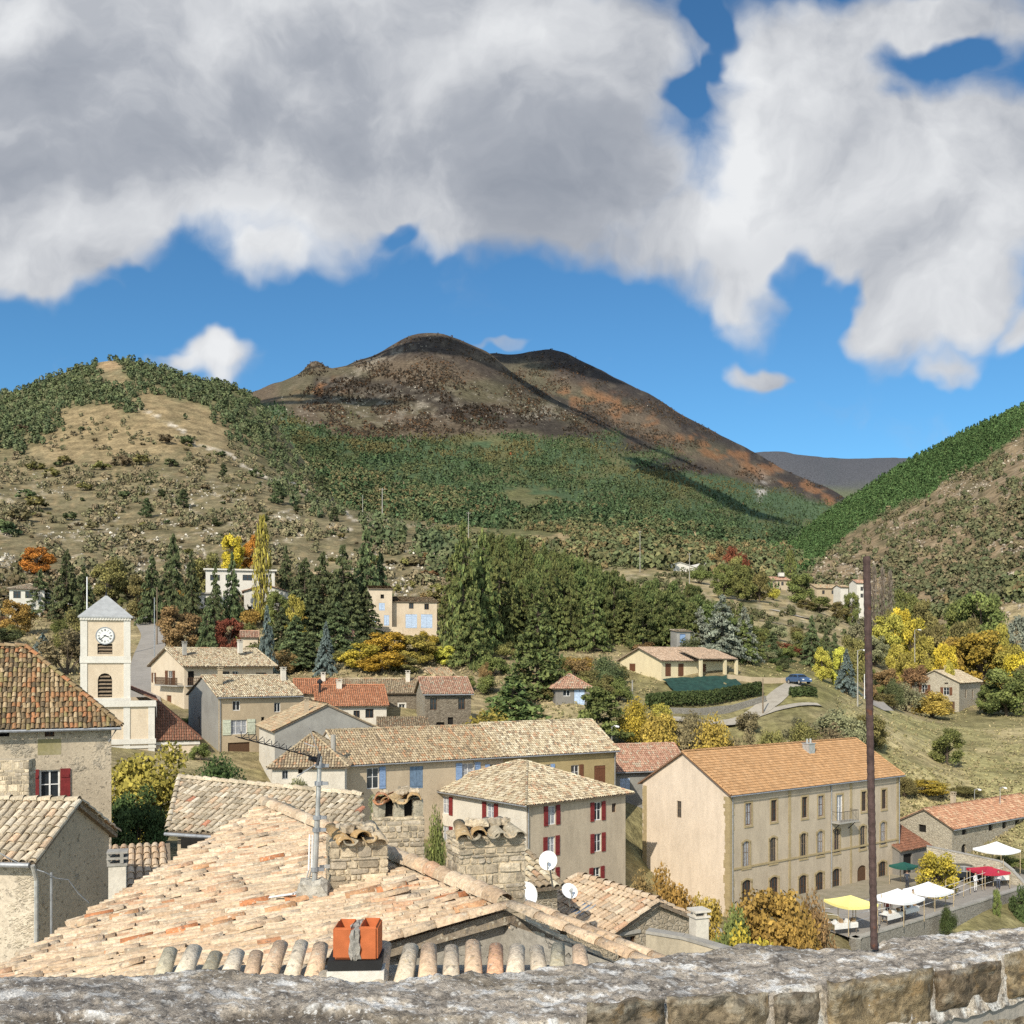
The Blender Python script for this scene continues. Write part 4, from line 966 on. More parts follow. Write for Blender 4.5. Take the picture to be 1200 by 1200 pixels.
# sheet pegged down over the bank
mb = MB(); n_ = 14
def bl(a, b): return pts[0].lerp(pts[1], a).lerp(pts[3].lerp(pts[2], a), b)
for i in range(n_):
    for j in range(n_):
        q = [bl(i/n_,j/n_), bl((i+1)/n_,j/n_), bl((i+1)/n_,(j+1)/n_), bl(i/n_,(j+1)/n_)]
        mb.face([Vector((p.x,p.y,p.z+.12*math.sin(p.x*2.1)*math.sin(p.y*1.7))) for p in q])
tag(mb.build('bank_cover', plain('green_landscape_fabric', (.022,.058,.045), .8, 0, .25, 1.5), smooth=True), 'dark green fabric sheet covering the bank below the villa', 'sheet')
def wall_strip(name, label, cat, pts, th, mat, cope=None, group=None, cap=.08):
    """free-standing or retaining wall: pts are (top point, bottom z)"""
    mid = pts[len(pts)//2][0]; root = empty(name, (mid.x, mid.y, pts[len(pts)//2][1]), label, cat, group); mb = MB(); cb = MB()
    for (a, za), (b, zb_) in zip(pts, pts[1:]):
        d = (b-a); n = Vector((-d.y, d.x, 0)).normalized()*th
        A0, B0 = Vector((a.x,a.y,za)), Vector((b.x,b.y,zb_))
        mb.face([A0,B0,b,a]); mb.face([a,b,b+n,a+n]); mb.face([B0,A0,A0+n,B0+n]); mb.face([a,a+n,A0+n,A0]); mb.face([B0,B0+n,b+n,b]); mb.face([A0+n,a+n,b+n,B0+n])
        if cope: cb.box(a-n*.12+Vector((0,0,.003)), d*1., n*1.24, (0,0,cap))
    mb.build('wall', M[mat], root)
    if cope: cb.build('coping', M[cope], root)
    return root
def gp(px, D, dz=0): 
    p = at(px, HY, D); return Vector((p.x, p.y, gnd(px, D)+dz))
wall_strip('retaining_wall', 'low grey roadside wall in front of the villa hedge', 'wall', [(gp(x, D, .9), gnd(x, D)-.6) for x, D in ((775,131),(820,133),(860,136),(898,139))], .35, 'retaining')
wall_strip('retaining_wall', 'pinkish garden wall climbing right of the villa', 'wall', [(gp(x, D, .8), gnd(x, D)-.5) for x, D in ((853,149),(880,150),(915,152),(948,153))], .3, 'stucco_tan')
wall_strip('retaining_wall', 'pale stone bank wall along the lane below the road', 'wall', [(gp(x, D, .7), gnd(x, D)-.5) for x, D in ((868,121),(900,122),(930,125),(958,128))], .5, 'stone_pale')
# ------------------------------------------------------------------ houses on the slopes
h = House('hillside_house', 'tall cream house with pale blue shutters standing alone on the hillside', 'house', 460, 176, 12, 705, None, pxR=512, L_=7)
for x, y, w_, hh in ((482,728,2.,2.4),(500,728,2.,2.4)): h.win('R', x, y, w_, hh, 'closed', 'shutter_ltblue')
for x, y in ((482,710),(500,711)): h.win('R', x, y, .8, 1., 'plain', frame='frame_brown')
h.walls('stucco_cream'); h.finish_openings(); h.shed_roof(1.2, PAL_TAN).build('gable_wall', M['stucco_cream'], h.root)
g = House('x', None, None, 432.5, 174, 10, 690, h.zb, pxR=459.5, L_=7, root=h.root)
g.win('R', 447.5, 711, 1., 1.3, 'closed', 'shutter_ltblue'); g.win('R', 448, 699, .6, .7, 'dark'); g.win('R', 437, 729, 1., 1.8, 'closed', 'shutter_ltblue', arch=.9); g.win('R', 453, 727, .9, 1.8, 'closed', 'shutter_ltblue')
g.walls('stucco_cream', name='wing_wall'); g.finish_openings(); g.shed_roof(.9, PAL_TAN).build('gable_wall', M['stucco_cream'], h.root)
wall_strip('terrace_wall', 'cream terrace wall in front of the tall hillside house', 'wall', [(at(x, y, 170.5), gnd(x, 170)-.5) for x, y in ((424,732),(445,734),(472,735))], .3, 'stucco_cream')
h = House('modern_house', 'white flat roofed modern house behind the yellow poplar', 'house', 241, 196, 14, 668, None, pxR=322, L_=7)
for x in (252, 270, 290, 309): h.win('R', x, 677, 1.8, 1.1, 'plain', frame='frame_brown')
h.walls('trim_white'); h.finish_openings(); mb = MB(); mb.box(h.P('R',-.4,h.ze+.02,.4), h.r*(h.LR+.8), h.l*(h.LL+.8), (0,0,.3)); h.roof = mb.build('roof', M['trim_white'], h.root)
g = House('x', None, None, 286, 190, 14, 693, h.zb, pxR=338, L_=5.5, root=h.root); g.win('R', 322, 702, 2.6, 1.6, 'dark'); g.walls('trim_white', None, g.ze+1.2, 'L', name='wing_wall'); g.finish_openings(); g.gable_roof(1.2, PAL_PINK, 'L', .4, .3)
g = House('x', None, None, 231, 190, 12, 696, h.zb, pxR=252, L_=4, root=h.root); g.win('R', 244, 705, 1.4, 1.4, 'dark'); g.walls('trim_white', name='wing_wall'); g.finish_openings(); mb = MB(); mb.box(g.P('R',-.4,g.ze+.02,.4), g.r*(g.LR+.8), g.l*4.5, (0,0,.25)); mb.build('roof', M['concrete'], h.root)
h = House('hillside_house', 'white house with shallow grey roof half hidden by conifers at the left edge', 'house', 11, 192, 16, 690, None, pxR=52, L_=7)
h.win('R', 20, 697, 1.3, 1.3, 'plain', frame='frame_brown'); h.win('R', 34, 697, 1.3, 1.3, 'plain', frame='frame_brown'); h.walls('trim_white'); h.finish_openings(); h.hip_roof(1.2, PAL_OLDGREY, .4)
h = House('hillside_house', 'small house with pink roof beside the blue spruce', 'house', 283, 152, 14, 747, None, pxR=302, L_=4); h.walls('stucco_cream', None, h.ze+.9); h.gable_roof(.9, PAL_PINK, 'R', .3, .2)
h = House('hillside_house', 'small house with pink roof glimpsed left of the yellow trees', 'house', 391, 152, 14, 747, None, pxR=414, L_=4); h.walls('stucco_cream', None, h.ze+1); h.gable_roof(1., PAL_PINK, 'R', .3, .2)
def barn(label, px, D, ang, eave, pxR, L_, rise, wm, along='L', wins=(), roofm='trim_white'):
    h = House('farm_shed', label, 'shed', px, D, ang, eave, None, pxR=pxR, L_=L_)
    for w_ in wins: h.win(*w_)
    h.walls(wm, None, h.ze+rise, along); h.finish_openings(); r, l, A, B = (h.r, h.l, h.LR, h.LL) if along == 'R' else (h.l, h.r, h.LL, h.LR)
    mb = MB(); z = lambda p, q: Vector((p.x,p.y,q))
    for s_ in (0, 1):
        e = h.C+l*(B*s_)-l*.4*(1-2*s_); m_ = h.C+l*B/2; n0 = 0.15
        a, b, c, d = z(e-r*.4, h.ze-.1), z(e+r*(A+.4), h.ze-.1), z(m_+r*(A+.4), h.ze+rise+.1), z(m_-r*.4, h.ze+rise+.1)
        mb.face([a,b,c,d]); up = Vector((0,0,.15)); mb.face([a+up,b+up,c+up,d+up]); mb.face([a,b,b+up,a+up]); mb.face([a,a+up,d+up,d]); mb.face([b,b+up,c+up,c])
    mb.build('roof', M[roofm], h.root); return h
barn('long white farm shed with shallow gable roof beyond the pine grove', 777, 430, 12, 664.5, 816, 20, 2., 'trim_white', 'L', (('R',785,668,3.,2.2,'dark'),))
barn('smaller white farm shed right behind the long one', 818, 440, 14, 664, 832, 14, 1.6, 'trim_white', 'L')
barn('grey glass sided farm shed left of the white sheds', 753, 432, 10, 668.5, 773, 10, .8, 'stucco_grey', 'R', (('R',763,670.5,5,1.2,'plain'),), 'slate')
for (lab, px, D, ang, eave, pxR, L_, rise, wm, pal, ws) in (
  ('distant house with white chimney block at the foot of the valley', 895, 430, 12, 679.5, 926, 9, 1.6, 'stucco_beige', PAL_PINK, ((903,684),(917,684))),
  ('distant beige house with brown roof left of the white tower house', 957, 400, 14, 689, 983, 8, 1.6, 'stucco_tan', PAL_TAN, ((965,694),(976,694))),
  ('distant narrow white tower house just left of the iron rod', 1004, 380, 14, 683, 1016, 5, 1.2, 'trim_white', PAL_PINK, ((1010,690),(1010,698))),
  ('distant small white block between two houses of the valley', 985, 390, 14, 688, 994, 5, .8, 'trim_white', PAL_TAN, ())):
    h = House('distant_house', lab, 'house', px, D, ang, eave, None, pxR=pxR, L_=L_)
    for x, y in ws: h.win('R', x, y, 1.1, 1.5, 'plain', frame='frame_brown')
    h.walls(wm, None, h.ze+rise); h.finish_openings(); h.gable_roof(rise, pal, 'R', .5, .3, sp=.5, ln=.8, seg=2)
    if 'chimney' in lab: h.chimney(h.LR*.78, 3, 2.2, 1.5, h.ze+3.4, 'trim_white')
h = House('stone_house', 'pale stone house with brown shutters beside the field', 'house', 1124, 200, 52, 800, None, pxR=1149, pxL=1067.5)
for x, y in ((1083.5,807),(1109,810)): h.win('L', x, y, 1.1, 1.5, 'open', 'shutter_brown')
h.win('L', 1109, 799, .7, .9, 'plain', frame='frame_brown'); h.win('L', 1115, 828, 1.2, 2., 'plain', frame='frame_brown', name='door')
h.win('R', 1132, 813, .9, 1.7, 'plain', frame='frame_brown'); h.win('R', 1140, 813, .9, 1.7, 'plain', frame='frame_brown')
h.walls('stone_pale', None, h.ze+2.3); h.finish_openings(); h.gable_roof(2.3, PAL_CREAM, 'R', .4, .3); h.chimney(5.5, 4., .5, .5, h.ze+3.2, 'stucco_beige')
# ------------------------------------------------------------------ stone barn and its lean-to
h = House('stone_barn', 'long stone barn with salmon pink tile roof and openings under the eave', 'barn', 1115.5, 108, 37, 971, CZ-21., pxR=1262, pxL=1053)
h.win('L', 1080.7, 967, .9, 1.5, 'dark')
for x, y in ((1130,974),(1161,969.5),(1177,967),(1192,965)): h.win('R', x, y, .9, .8, 'dark')
h.win('R', 1190.6, 994, .9, 2.2, 'dark'); h.win('R', 1129.6, 995, 1., 1.1, 'dark', arch=.9)
h.walls('stone', 'stone_pale', h.ze+1.6); h.finish_openings(); h.gable_roof(1.6, [((.42,.22,.13),5),((.48,.28,.17),4),((.52,.36,.23),2),((.36,.18,.11),2)], 'R', .35, .2); h.gutter()
h.chimney(6.2, 3.4, .5, .4, h.ze+2.9, 'stucco_beige')
h = House('lean_to', 'dark lean-to shed in shade between the long building and the stone barn', 'shed', 1054, 101, 37, 997, CZ-22.4, pxR=1088, L_=4.6)
h.win('R', 1064, 1012, 1.6, 2., 'dark'); h.walls('stucco_grey_dark'); h.finish_openings(); h.shed_roof(2.2, PAL_BRICK).build('side_wall', M['stucco_grey_dark'], h.root)
# ------------------------------------------------------------------ church
h = House('church', 'whitewashed church with square clock tower and zinc pyramid spire', 'church', 94.5, 99, 20, 722, CZ-12, pxR=152.5, L_=4.9)
h.win('R', 123, 803, 1.3, 2.35, 'dark', arch=1., name='belfry_opening'); h.win('R', 123, 760.5, 1.35, 1.0, 'dark', name='belfry_opening')
h.walls('stucco_cream', name='tower'); h.finish_openings(); r, n = h.r, h.nR
mb = MB()
for (px_, py_, w_, hh, cnt) in ((123,803,1.24,2.2,6),(123,760.5,1.3,.95,3)):
    u, z = h.hit('R', px_, py_)
    for k in range(cnt):
        zz_ = z-hh/2+hh*(k+.15)/cnt; wk = w_ if zz_ < z+hh*.28 or hh < 1 else w_*.72
        p = h.P('R', u-wk/2, zz_, -.05); mb.face([p, p+r*wk, p+r*wk-n*.14+Vector((0,0,.14)), p-n*.14+Vector((0,0,.14))]); mb.face([p, p+r*wk, p+r*wk+Vector((0,0,-.03)), p+Vector((0,0,-.03))])
mb.build('louvre', M['wood'], h.root)
mb = MB()
for u0, wd in ((-.03,.62),(h.LR-.6,.63)): mb.box(h.P('R',u0,h.zb,-.02), r*wd, n*.10, (0,0,h.ze-h.zb-.25))
for y0, y1, ex in ((769,775,.11),(775,777,.16),(818,823,.22),(722,727,.2)): z0, z1 = zat(y1,99.8), zat(y0,99.8); mb.box(h.P('R',-.08,z0,-.02), r*(h.LR+.16), n*ex, (0,0,z1-z0))
mb.build('trim', M['trim_white'], h.root)
# pyramid roof
mb = MB(); o_ = .25; q = [h.C-r*o_-h.l*o_, h.C+r*(h.LR+o_)-h.l*o_, h.C+r*(h.LR+o_)+h.l*(h.LL+o_), h.C-r*o_+h.l*(h.LL+o_)]; q = [Vector((p.x,p.y,h.ze)) for p in q]
ap = h.C+r*h.LR/2+h.l*h.LL/2; ap = Vector((ap.x,ap.y,zat(697,ap.y)))
for i in range(4): mb.face([q[i],q[(i+1)%4],ap]); mb.face([q[i],q[(i+1)%4],q[(i+1)%4]-Vector((0,0,.14)),q[i]-Vector((0,0,.14))])
spire = mb.build('spire', M['slate'], h.root)
mb = MB(); mb.tube([ap-Vector((0,0,.1)), ap+Vector((0,0,.25))], [.14,.08], 8); mb.tube([ap+Vector((0,0,.2)), ap+Vector((0,0,1.2))], .025, 5); mb.tube([ap+r*-.25+Vector((0,0,.85)), ap+r*.25+Vector((0,0,.85))], .02, 5); mb.build('finial', M['iron'], spire)
mb = MB(); k = 0
while k < h.LR: mb.box(h.P('R',k,h.ze-.34,.02), r*.12, n*.2, (0,0,.2)); k += .25
mb.build('dentils', M['trim_white'], h.root)
# clock
u, z = h.hit('R', 123, 745); cc = h.P('R', u, z, .05); up = Vector((0,0,1)); rad = .80
def disc(c, r_, rg=0., N_=40, m=None):
    mb = MB()
    for i in range(N_):
        a, b = 2*math.pi*i/N_, 2*math.pi*(i+1)/N_
        pa, pb = math.cos(a)*r+math.sin(a)*up, math.cos(b)*r+math.sin(b)*up
        if rg: mb.face([c+pa*rg, c+pa*r_, c+pb*r_, c+pb*rg]); mb.face([c+pa*r_, c+pa*r_-n*.1, c+pb*r_-n*.1, c+pb*r_])
        else: mb.face([c, c+pa*r_, c+pb*r_])
    return mb
clock = disc(cc, rad).build('clock_face', plain('clock_enamel', (.72,.72,.68), .4, 0, .04), h.root)
disc(cc+n*.03, rad+.06, rad-.03).build('rim', M['zinc'], clock)
mb = MB()
def stroke(c0, c1, wd):
    d = (c1-c0).normalized(); s_ = d.cross(n).normalized()*wd/2; mb.face([c0-s_, c1-s_, c1+s_, c0+s_])
for i, tx in enumerate(('XII','I','II','III','IIII','V','VI','VII','VIII','IX','X','XI')):
    th = math.pi/2-i*math.pi/6; e = math.cos(th)*r+math.sin(th)*up; s_ = e.cross(n).normalized(); s_ = -s_
    ch = .2; wd = {'I':.045,'V':.10,'X':.10}; tot = sum(wd[q_] for q_ in tx); x = -tot/2; b_ = cc+n*.012+e*(rad*.70)
    for q_ in tx:
        w_ = wd[q_]; L_, R_ = x+.012, x+w_-.012; f_ = lambda a, h_: b_+s_*a*(-1)+e*h_
        if q_ == 'I': stroke(f_(x+w_/2,-ch/2), f_(x+w_/2,ch/2), .026)
        elif q_ == 'V': stroke(f_(L_,ch/2), f_(x+w_/2,-ch/2), .026); stroke(f_(R_,ch/2), f_(x+w_/2,-ch/2), .018)
        else: stroke(f_(L_,ch/2), f_(R_,-ch/2), .026); stroke(f_(R_,ch/2), f_(L_,-ch/2), .018)
        x += w_
mb.build('numerals', M['iron'], clock)
for ang_, ln_, wd_ in ((19, .62, .06), (3.63+.0, .40, .09)):
    mb = MB(); th = math.pi/2-(2*math.pi*38/60 if ln_ > .5 else 2*math.pi*3.63/12); e = math.cos(th)*r+math.sin(th)*up
    stroke(cc+n*.022-e*.12, cc+n*.022+e*ln_, wd_); mb.build('clock_hand', M['iron'], clock)
# lower block with panels, side aisle and its roof
g = House('x', None, None, 78, 98, 20, 823, h.zb, pxR=181.5, L_=13, root=h.root)
g.walls('stucco_cream', name='nave_wall'); mb = MB()
for px_ in (118, 148.5, 177.5): u, _ = g.hit('R', px_, 860); mb.box(g.P('R',u-.3,g.zb,-.02), g.r*.6, g.nR*.1, (0,0,g.ze-g.zb-.3))
for y0, y1, ex in ((821,828,.25),(866,872,.2),(874,877,.14)): z0, z1 = zat(y1,100), zat(y0,100); mb.box(g.P('R',-.1,z0,-.02), g.r*(g.LR+.2), g.nR*ex, (0,0,z1-z0))
mb.build('trim', M['trim_white'], h.root)
nave_top = Roof(PAL_BRICK); A_, B_ = g.LR, g.LL; z = lambda p, q: Vector((p.x,p.y,q)); C_ = g.C
nave_top.plane([z(C_+g.r*(A_+.2)-g.l*.0, g.ze+.05), z(C_+g.r*(A_+.2)+g.l*B_, g.ze+.05), z(C_+g.r*(A_*.62)+g.l*B_, g.ze+1.5), z(C_+g.r*(A_*.62)+g.l*4.8, g.ze+1.5)])
nave_top.plane([z(C_+g.l*B_, g.ze+.05), z(C_+g.l*4.9, g.ze+.05), z(C_+g.r*(A_*.3)+g.l*4.9, g.ze+1.5), z(C_+g.r*(A_*.3)+g.l*B_, g.ze+1.5)]); nave_top.build(h.root, M['tile'], 'nave_roof')
s_ = House('x', None, None, 182, 101.4, 20, 868, h.zb, pxR=233, L_=11, root=h.root)
s_.win('R', 207, 888, 1., 1.5, 'plain', arch=1., frame='wood'); s_.walls('stucco_cream', name='aisle_wall'); s_.finish_openings()
mb = MB(); mb.box(s_.P('R',0,s_.ze-.45,-.02), s_.r*(s_.LR+.1), s_.nR*.16, (0,0,.3)); mb.build('trim', M['trim_white'], h.root)
rf = Roof(PAL_BRICK); C_ = s_.C; A_, B_ = s_.LR, s_.LL; zt = zat(822, 104)
rf.plane([z(C_-s_.l*.3, s_.ze), z(C_+s_.r*(A_+.3)-s_.l*.3, s_.ze), z(C_+s_.r*.2+s_.l*3.4, zt)])
rf.plane([z(C_+s_.r*(A_+.3)-s_.l*.3, s_.ze), z(C_+s_.r*(A_+.3)+s_.l*B_, s_.ze), z(C_+s_.r*.2+s_.l*B_, zt), z(C_+s_.r*.2+s_.l*3.4, zt)]); rf.build(h.root, M['tile'], 'aisle_roof')
mb = MB(); mb.face([z(C_+s_.r*.1+s_.l*0,s_.ze), z(C_+s_.r*.1+s_.l*B_,s_.ze), z(C_+s_.r*.1+s_.l*B_,zt), z(C_+s_.r*.1+s_.l*3.4,zt)]); mb.build('gable_wall', M['stucco_cream'], h.root)
# ------------------------------------------------------------------ large old house at the left edge
h = House('old_house', 'large old house with mossy red brown roof and oxblood shutters at the left edge', 'house', -260, 36.5, 24, 851, CZ-10, pxR=130.5, L_=6.4, eave_z=CZ-2.45)
h.win('R', 58.2, 922, .72, 1.32, 'open', 'shutter_red', frame='frame_white'); h.win('R', 58, 855, .34, .55, 'plain', frame='frame_brown'); h.win('R', 4, 857, .4, .4, 'dark')
h.walls('stone_render', 'old_render'); h.finish_openings()
h.hip_roof(3.05, PAL_MOSS, .35, mat='tile', seg=4, jit=.020, lip=True, sp=.17, ln=.29, under=(.10,.07,.04)); h.gutter()
mb = MB(); u, z = h.hit('R', 58, 875); mb.box(h.P('R',u-.42,z-.32,-.01), h.r*.84, h.nR*.014, (0,0,.62)); mb.build('plaster_patch', stucco('olive_plaster_repair', (.27,.235,.115), (.36,.31,.2), 1.5, .7), h.root)
u, z = h.hit('R', 124, 900); mb = MB(); mb.tube([h.P('R',h.LR-.1,h.ze-.05,.25), h.P('R',h.LR+.15,h.ze-.3,.3), h.P('R',h.LR-.1,h.ze-.75,.1)], .035, 6); mb.build('downpipe', M['zinc'], h.root)
# ------------------------------------------------------------------ helper: stacked rubble blocks (chimneys, parapet)
ST_COL = [(.46,.375,.26),(.37,.305,.215),(.53,.44,.31),(.42,.355,.265),(.30,.25,.18)]
def rough_block(mb, o, a, b, c, col, j=.06, n=3):
    """stone with broken edges: subdivided box pushed about; o corner, a b c edge vectors"""
    o, a, b, c = map(Vector, (o, a, b, c)); seed = random.random()*100
    def pt(x, y, z):
        q = [x, y, z]; e = sum(1 for k in q if k in (0,1)); inset = .0 if e < 2 else (.05 if e == 2 else .10)
        q = [.5+(k-.5)*(1-inset) for k in q]
        p = o+a*q[0]+b*q[1]+c*q[2]; m = min(a.length, b.length, c.length)
        h_ = lambda s: math.sin((x*5.1+y*7.7+z*3.3+seed)*(2.+s))*math.cos((x*3.+y*4.2-z*6.1+seed)*1.7+s)
        return p+Vector((h_(0), h_(1.3), h_(2.1)))*m*j
    L = [i/n for i in range(n+1)]
    for ax in range(3):
        for s in (0., 1.):
            for i in range(n):
                for k in range(n):
                    qs = []
                    for (p, q) in ((i,k),(i+1,k),(i+1,k+1),(i,k+1)):
                        t3 = [0,0,0]; t3[ax] = s; t3[(ax+1)%3] = L[p]; t3[(ax+2)%3] = L[q]; qs.append(pt(*t3))
                    if s == 0: qs.reverse()
                    mb.face(qs, col)
def stone_stack(mb, c, wx, wy, z0, z1, rz, course=.11, mortar=(.50,.415,.285), proud=.018, open_=None):
    """rubble pier: mortar core with courses of rough stones on the four sides"""
    r = Vector((math.cos(rz), math.sin(rz), 0)); l = Vector((-math.sin(rz), math.cos(rz), 0)); c = Vector((c[0], c[1], 0))
    mb.box(c-r*wx/2-l*wy/2+Vector((0,0,z0)), r*wx, l*wy, (0,0,z1-z0), mortar)
    z = z0
    while z < z1-.03:
        hh = min(course*random.choice((.5,.7,.9,1.2,1.6)), z1-z)
        for (o, U, n, W) in ((c-r*wx/2-l*wy/2, r, -l, wx), (c+r*wx/2-l*wy/2, l, r, wy), (c+r*wx/2+l*wy/2, -r, l, wx), (c-r*wx/2+l*wy/2, -l, -r, wy)):
            u = -.02
            while u < W:
                w_ = min(random.choice((.07,.11,.16,.22,.32))*random.uniform(.8,1.2), W+.02-u)
                if w_ > .05:
                    ff = random.uniform(.8,1.25); col = tuple(k*ff for k in random.choice(ST_COL))
                    rough_block(mb, o+U*(u+.008)-n*.05+Vector((0,0,z+.008)), U*(w_-.016), n*(.05+proud*random.uniform(.4,1.5)), Vector((0,0,hh-.016)), col, .10, 2)
                u += w_
        z += hh
def tile_piece(parts, c, d, pal, r=.1, ln=.42, up=Vector((0,0,1)), inv=False, seg=6):
    """one loose canal tile centred at c lying along d"""
    d = Vector(d).normalized(); s = d.cross(up).normalized(); u = s.cross(d); k = seg+1; ang = np.linspace(0, math.pi, k)
    V_ = []
    for t_, rr, sc in ((-.5, r, 1), (.5, r*.8, 1), (.5, r*.64, 1), (-.5, r*.82, 1)):
        for a in ang: V_.append(Vector(c)+d*ln*t_+s*math.cos(a)*rr+u*(math.sin(a)*rr*(.8 if not inv else -.8)))
    q = [(j*k+i, j*k+i+1, ((j+1)%4)*k+i+1, ((j+1)%4)*k+i) for j in range(4) for i in range(seg)]
    col = pal_pick(pal, 1); parts.append((np.array([tuple(v) for v in V_]), np.array(q), np.repeat(col, len(q), axis=0)))
def parts_mesh(parts, name, mat, parent, smooth=False):
    v, q, c = merge(parts); me = np_mesh(name, v, q, c, mat, parent, smooth)
    return link(bpy.data.objects.new(name, me), parent)
# stub of a stone wall in front of the old house
s0 = at(6, 915, 35); root = empty('stone_pier', (s0.x, s0.y, CZ-8), 'grey rubble stone pier in front of the old house at the left edge', 'wall')
mb = MB(); stone_stack(mb, (s0.x-.3, s0.y), 2.3, .7, CZ-8, zat(890, 35), R(8), .16); mb.build('masonry', M['stone_attr'], root)
# ------------------------------------------------------------------ stone house, front left
h = House('stone_house', 'stone house with cream canal tiles and shaded pocked gable at the lower left', 'house', 41, 25.4, 84, 1005, CZ-9.6, R_=3.7, L_=6)
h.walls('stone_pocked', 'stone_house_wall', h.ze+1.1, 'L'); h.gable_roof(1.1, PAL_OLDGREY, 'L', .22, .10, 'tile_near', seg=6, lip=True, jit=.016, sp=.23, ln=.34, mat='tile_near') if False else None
rf = Roof(PAL_OLDGREY, seg=6, lip=True, jit=.014, sp=.23, ln=.34); zv = lambda p, q: Vector((p.x,p.y,q)); r, l, A, B = h.r, h.l, h.LR, h.LL; zr = h.ze+1.12
e0, e1 = h.C-r*.25-l*.14, h.C-r*.25+l*B; m0, m1 = h.C+r*A/2-l*.14, h.C+r*A/2+l*B; f0, f1 = h.C+r*(A+.25)-l*.14, h.C+r*(A+.25)+l*B
zl = h.ze-.08; rf.plane([zv(e1,zl), zv(e0,zl), zv(m0,zr), zv(m1,zr)]); rf.plane([zv(f0,zl), zv(f1,zl), zv(m1,zr), zv(m0,zr)]); rf.ridge(zv(m0,zr), zv(m1,zr), .12); rf.ridge(zv(e0,zl+.02), zv(m0,zr+.02), .10); rf.ridge(zv(f0,zl+.02), zv(m0,zr+.02), .09)
h.roof = rf.build(h.root, M['tile_near'])
mb = MB(); mb.tube([zv(e0+l*.1-r*.06,zl-.05), zv(e1-r*.06,zl-.05)], .065, 8); mb.build('gutter', M['zinc'], h.root)
mb = MB(); p = e0+l*.02-r*.05; mb.tube([zv(p,zl-.05), zv(p+r*.16,zl-.45), zv(p+r*.16,h.zb+.1)], .055, 8); mb.build('downpipe', M['galv'], h.root)
mb = MB(); mb.tube([zv(p+l*-.25+r*.4,zl-.3), zv(p-l*.25+r*.4,h.zb+.1)], .03, 6); mb.build('cable_duct', M['zinc'], h.root)
mb = MB(); q0 = at(0, 1000, 25); q1 = at(52, 1022, 25.2); q2 = at(80, 1031, 25.6); q3 = at(104, 1058, 26)
for a, b in ((q0,q1),(q1,q2),(q2,q3)): 
    mid = (a+b)/2-Vector((0,0,.06)); mb.tube([a,mid,b], .014, 5)
tag(mb.build('power_cable', M['zinc']), 'thin service cable slung across the gable of the lower left stone house', 'cable')
# lean stretch of roof and little chimney behind, right of that house
h = House('outbuilding', 'low outbuilding with cream tile roof behind the small white chimney', 'shed', 104, 29, 20, 1064, CZ-10.2, pxR=196, L_=2.9); h.walls('stone_render'); h.shed_roof(1.1, PAL_NEAR, seg=5, mat='tile_near', lip=True).build('gable_wall', M['stone_render'], h.root)
c = at(138, 1000, 25.); root = empty('small_chimney', (c.x, c.y, CZ-9), 'small white chimney with open concrete cowl left of the big foreground roof', 'chimney')
mb = MB(); zt = zat(1013, 25); mb.cbox((c.x,c.y,CZ-9), .40, .40, zt-CZ+9, rz=.3); mb.build('stack', M['stucco_white'], root)
mb = MB(); mb.cbox((c.x,c.y,zt), .46, .46, .06, rz=.3)
for k, zz_ in enumerate((zt+.06, zt+.20)):
    for sx in (-.16,.16):
        for sy in (-.16,.16): mb.cbox((c.x+sx,c.y+sy,zz_), .08, .08, .10, rz=.3)
    mb.cbox((c.x,c.y,zz_+.10), .48, .48, .045, rz=.3)
mb.build('cowl', M['concrete'], root)
# ------------------------------------------------------------------ tiled shed, middle left
pts = [at(196,974,33), at(425,989,30.5), at(425,944,33.2), at(210,913,36.4)]; nq = (pts[1]-pts[0]).cross(pts[3]-pts[0]); pts[2].z = pts[0].z-((pts[2].x-pts[0].x)*nq.x+(pts[2].y-pts[0].y)*nq.y)/nq.z
root = empty('tiled_shed', (pts[0].x+3, pts[0].y+1, CZ-11), 'long shed with greyish cream canal tile roof left of the antenna mast', 'shed')
rf = Roof(PAL_OLDGREY, seg=6, lip=True, jit=.018, sp=.225, ln=.34); rf.plane(pts); rf.ridge(pts[3]+Vector((0,0,.02)), pts[2]+Vector((0,0,.02)), .12); rf.ridge(pts[0]+Vector((0,0,.02)), pts[3]+Vector((0,0,.03)), .10); rf.build(root, M['tile_near'])
mb = MB(); inn = [p+d for p, d in zip(pts, (Vector((.25,.25,-.1)), Vector((-.2,.25,-.1)), Vector((-.2,-.1,-.1)), Vector((.25,-.1,-.1))))]; zb = CZ-11
for a, b in zip(inn, inn[1:]+inn[:1]): mb.face([Vector((a.x,a.y,zb)), Vector((b.x,b.y,zb)), b, a])
mb.build('wall', M['stucco_beige'], root); mb = MB(); mb.tube([pts[0]+Vector((-.05,-.08,-.08)), pts[1]+Vector((0,-.08,-.08))], .06, 8); mb.build('gutter', M['zinc'], root)
mb = MB(); p = at(223, 983, 32.3); mb.box(p+Vector((-.3,-.0,-.3)), (1.0,-.12,0), (0,.1,0), (0,0,.32)); mb.build('opening', M['dark'], root)
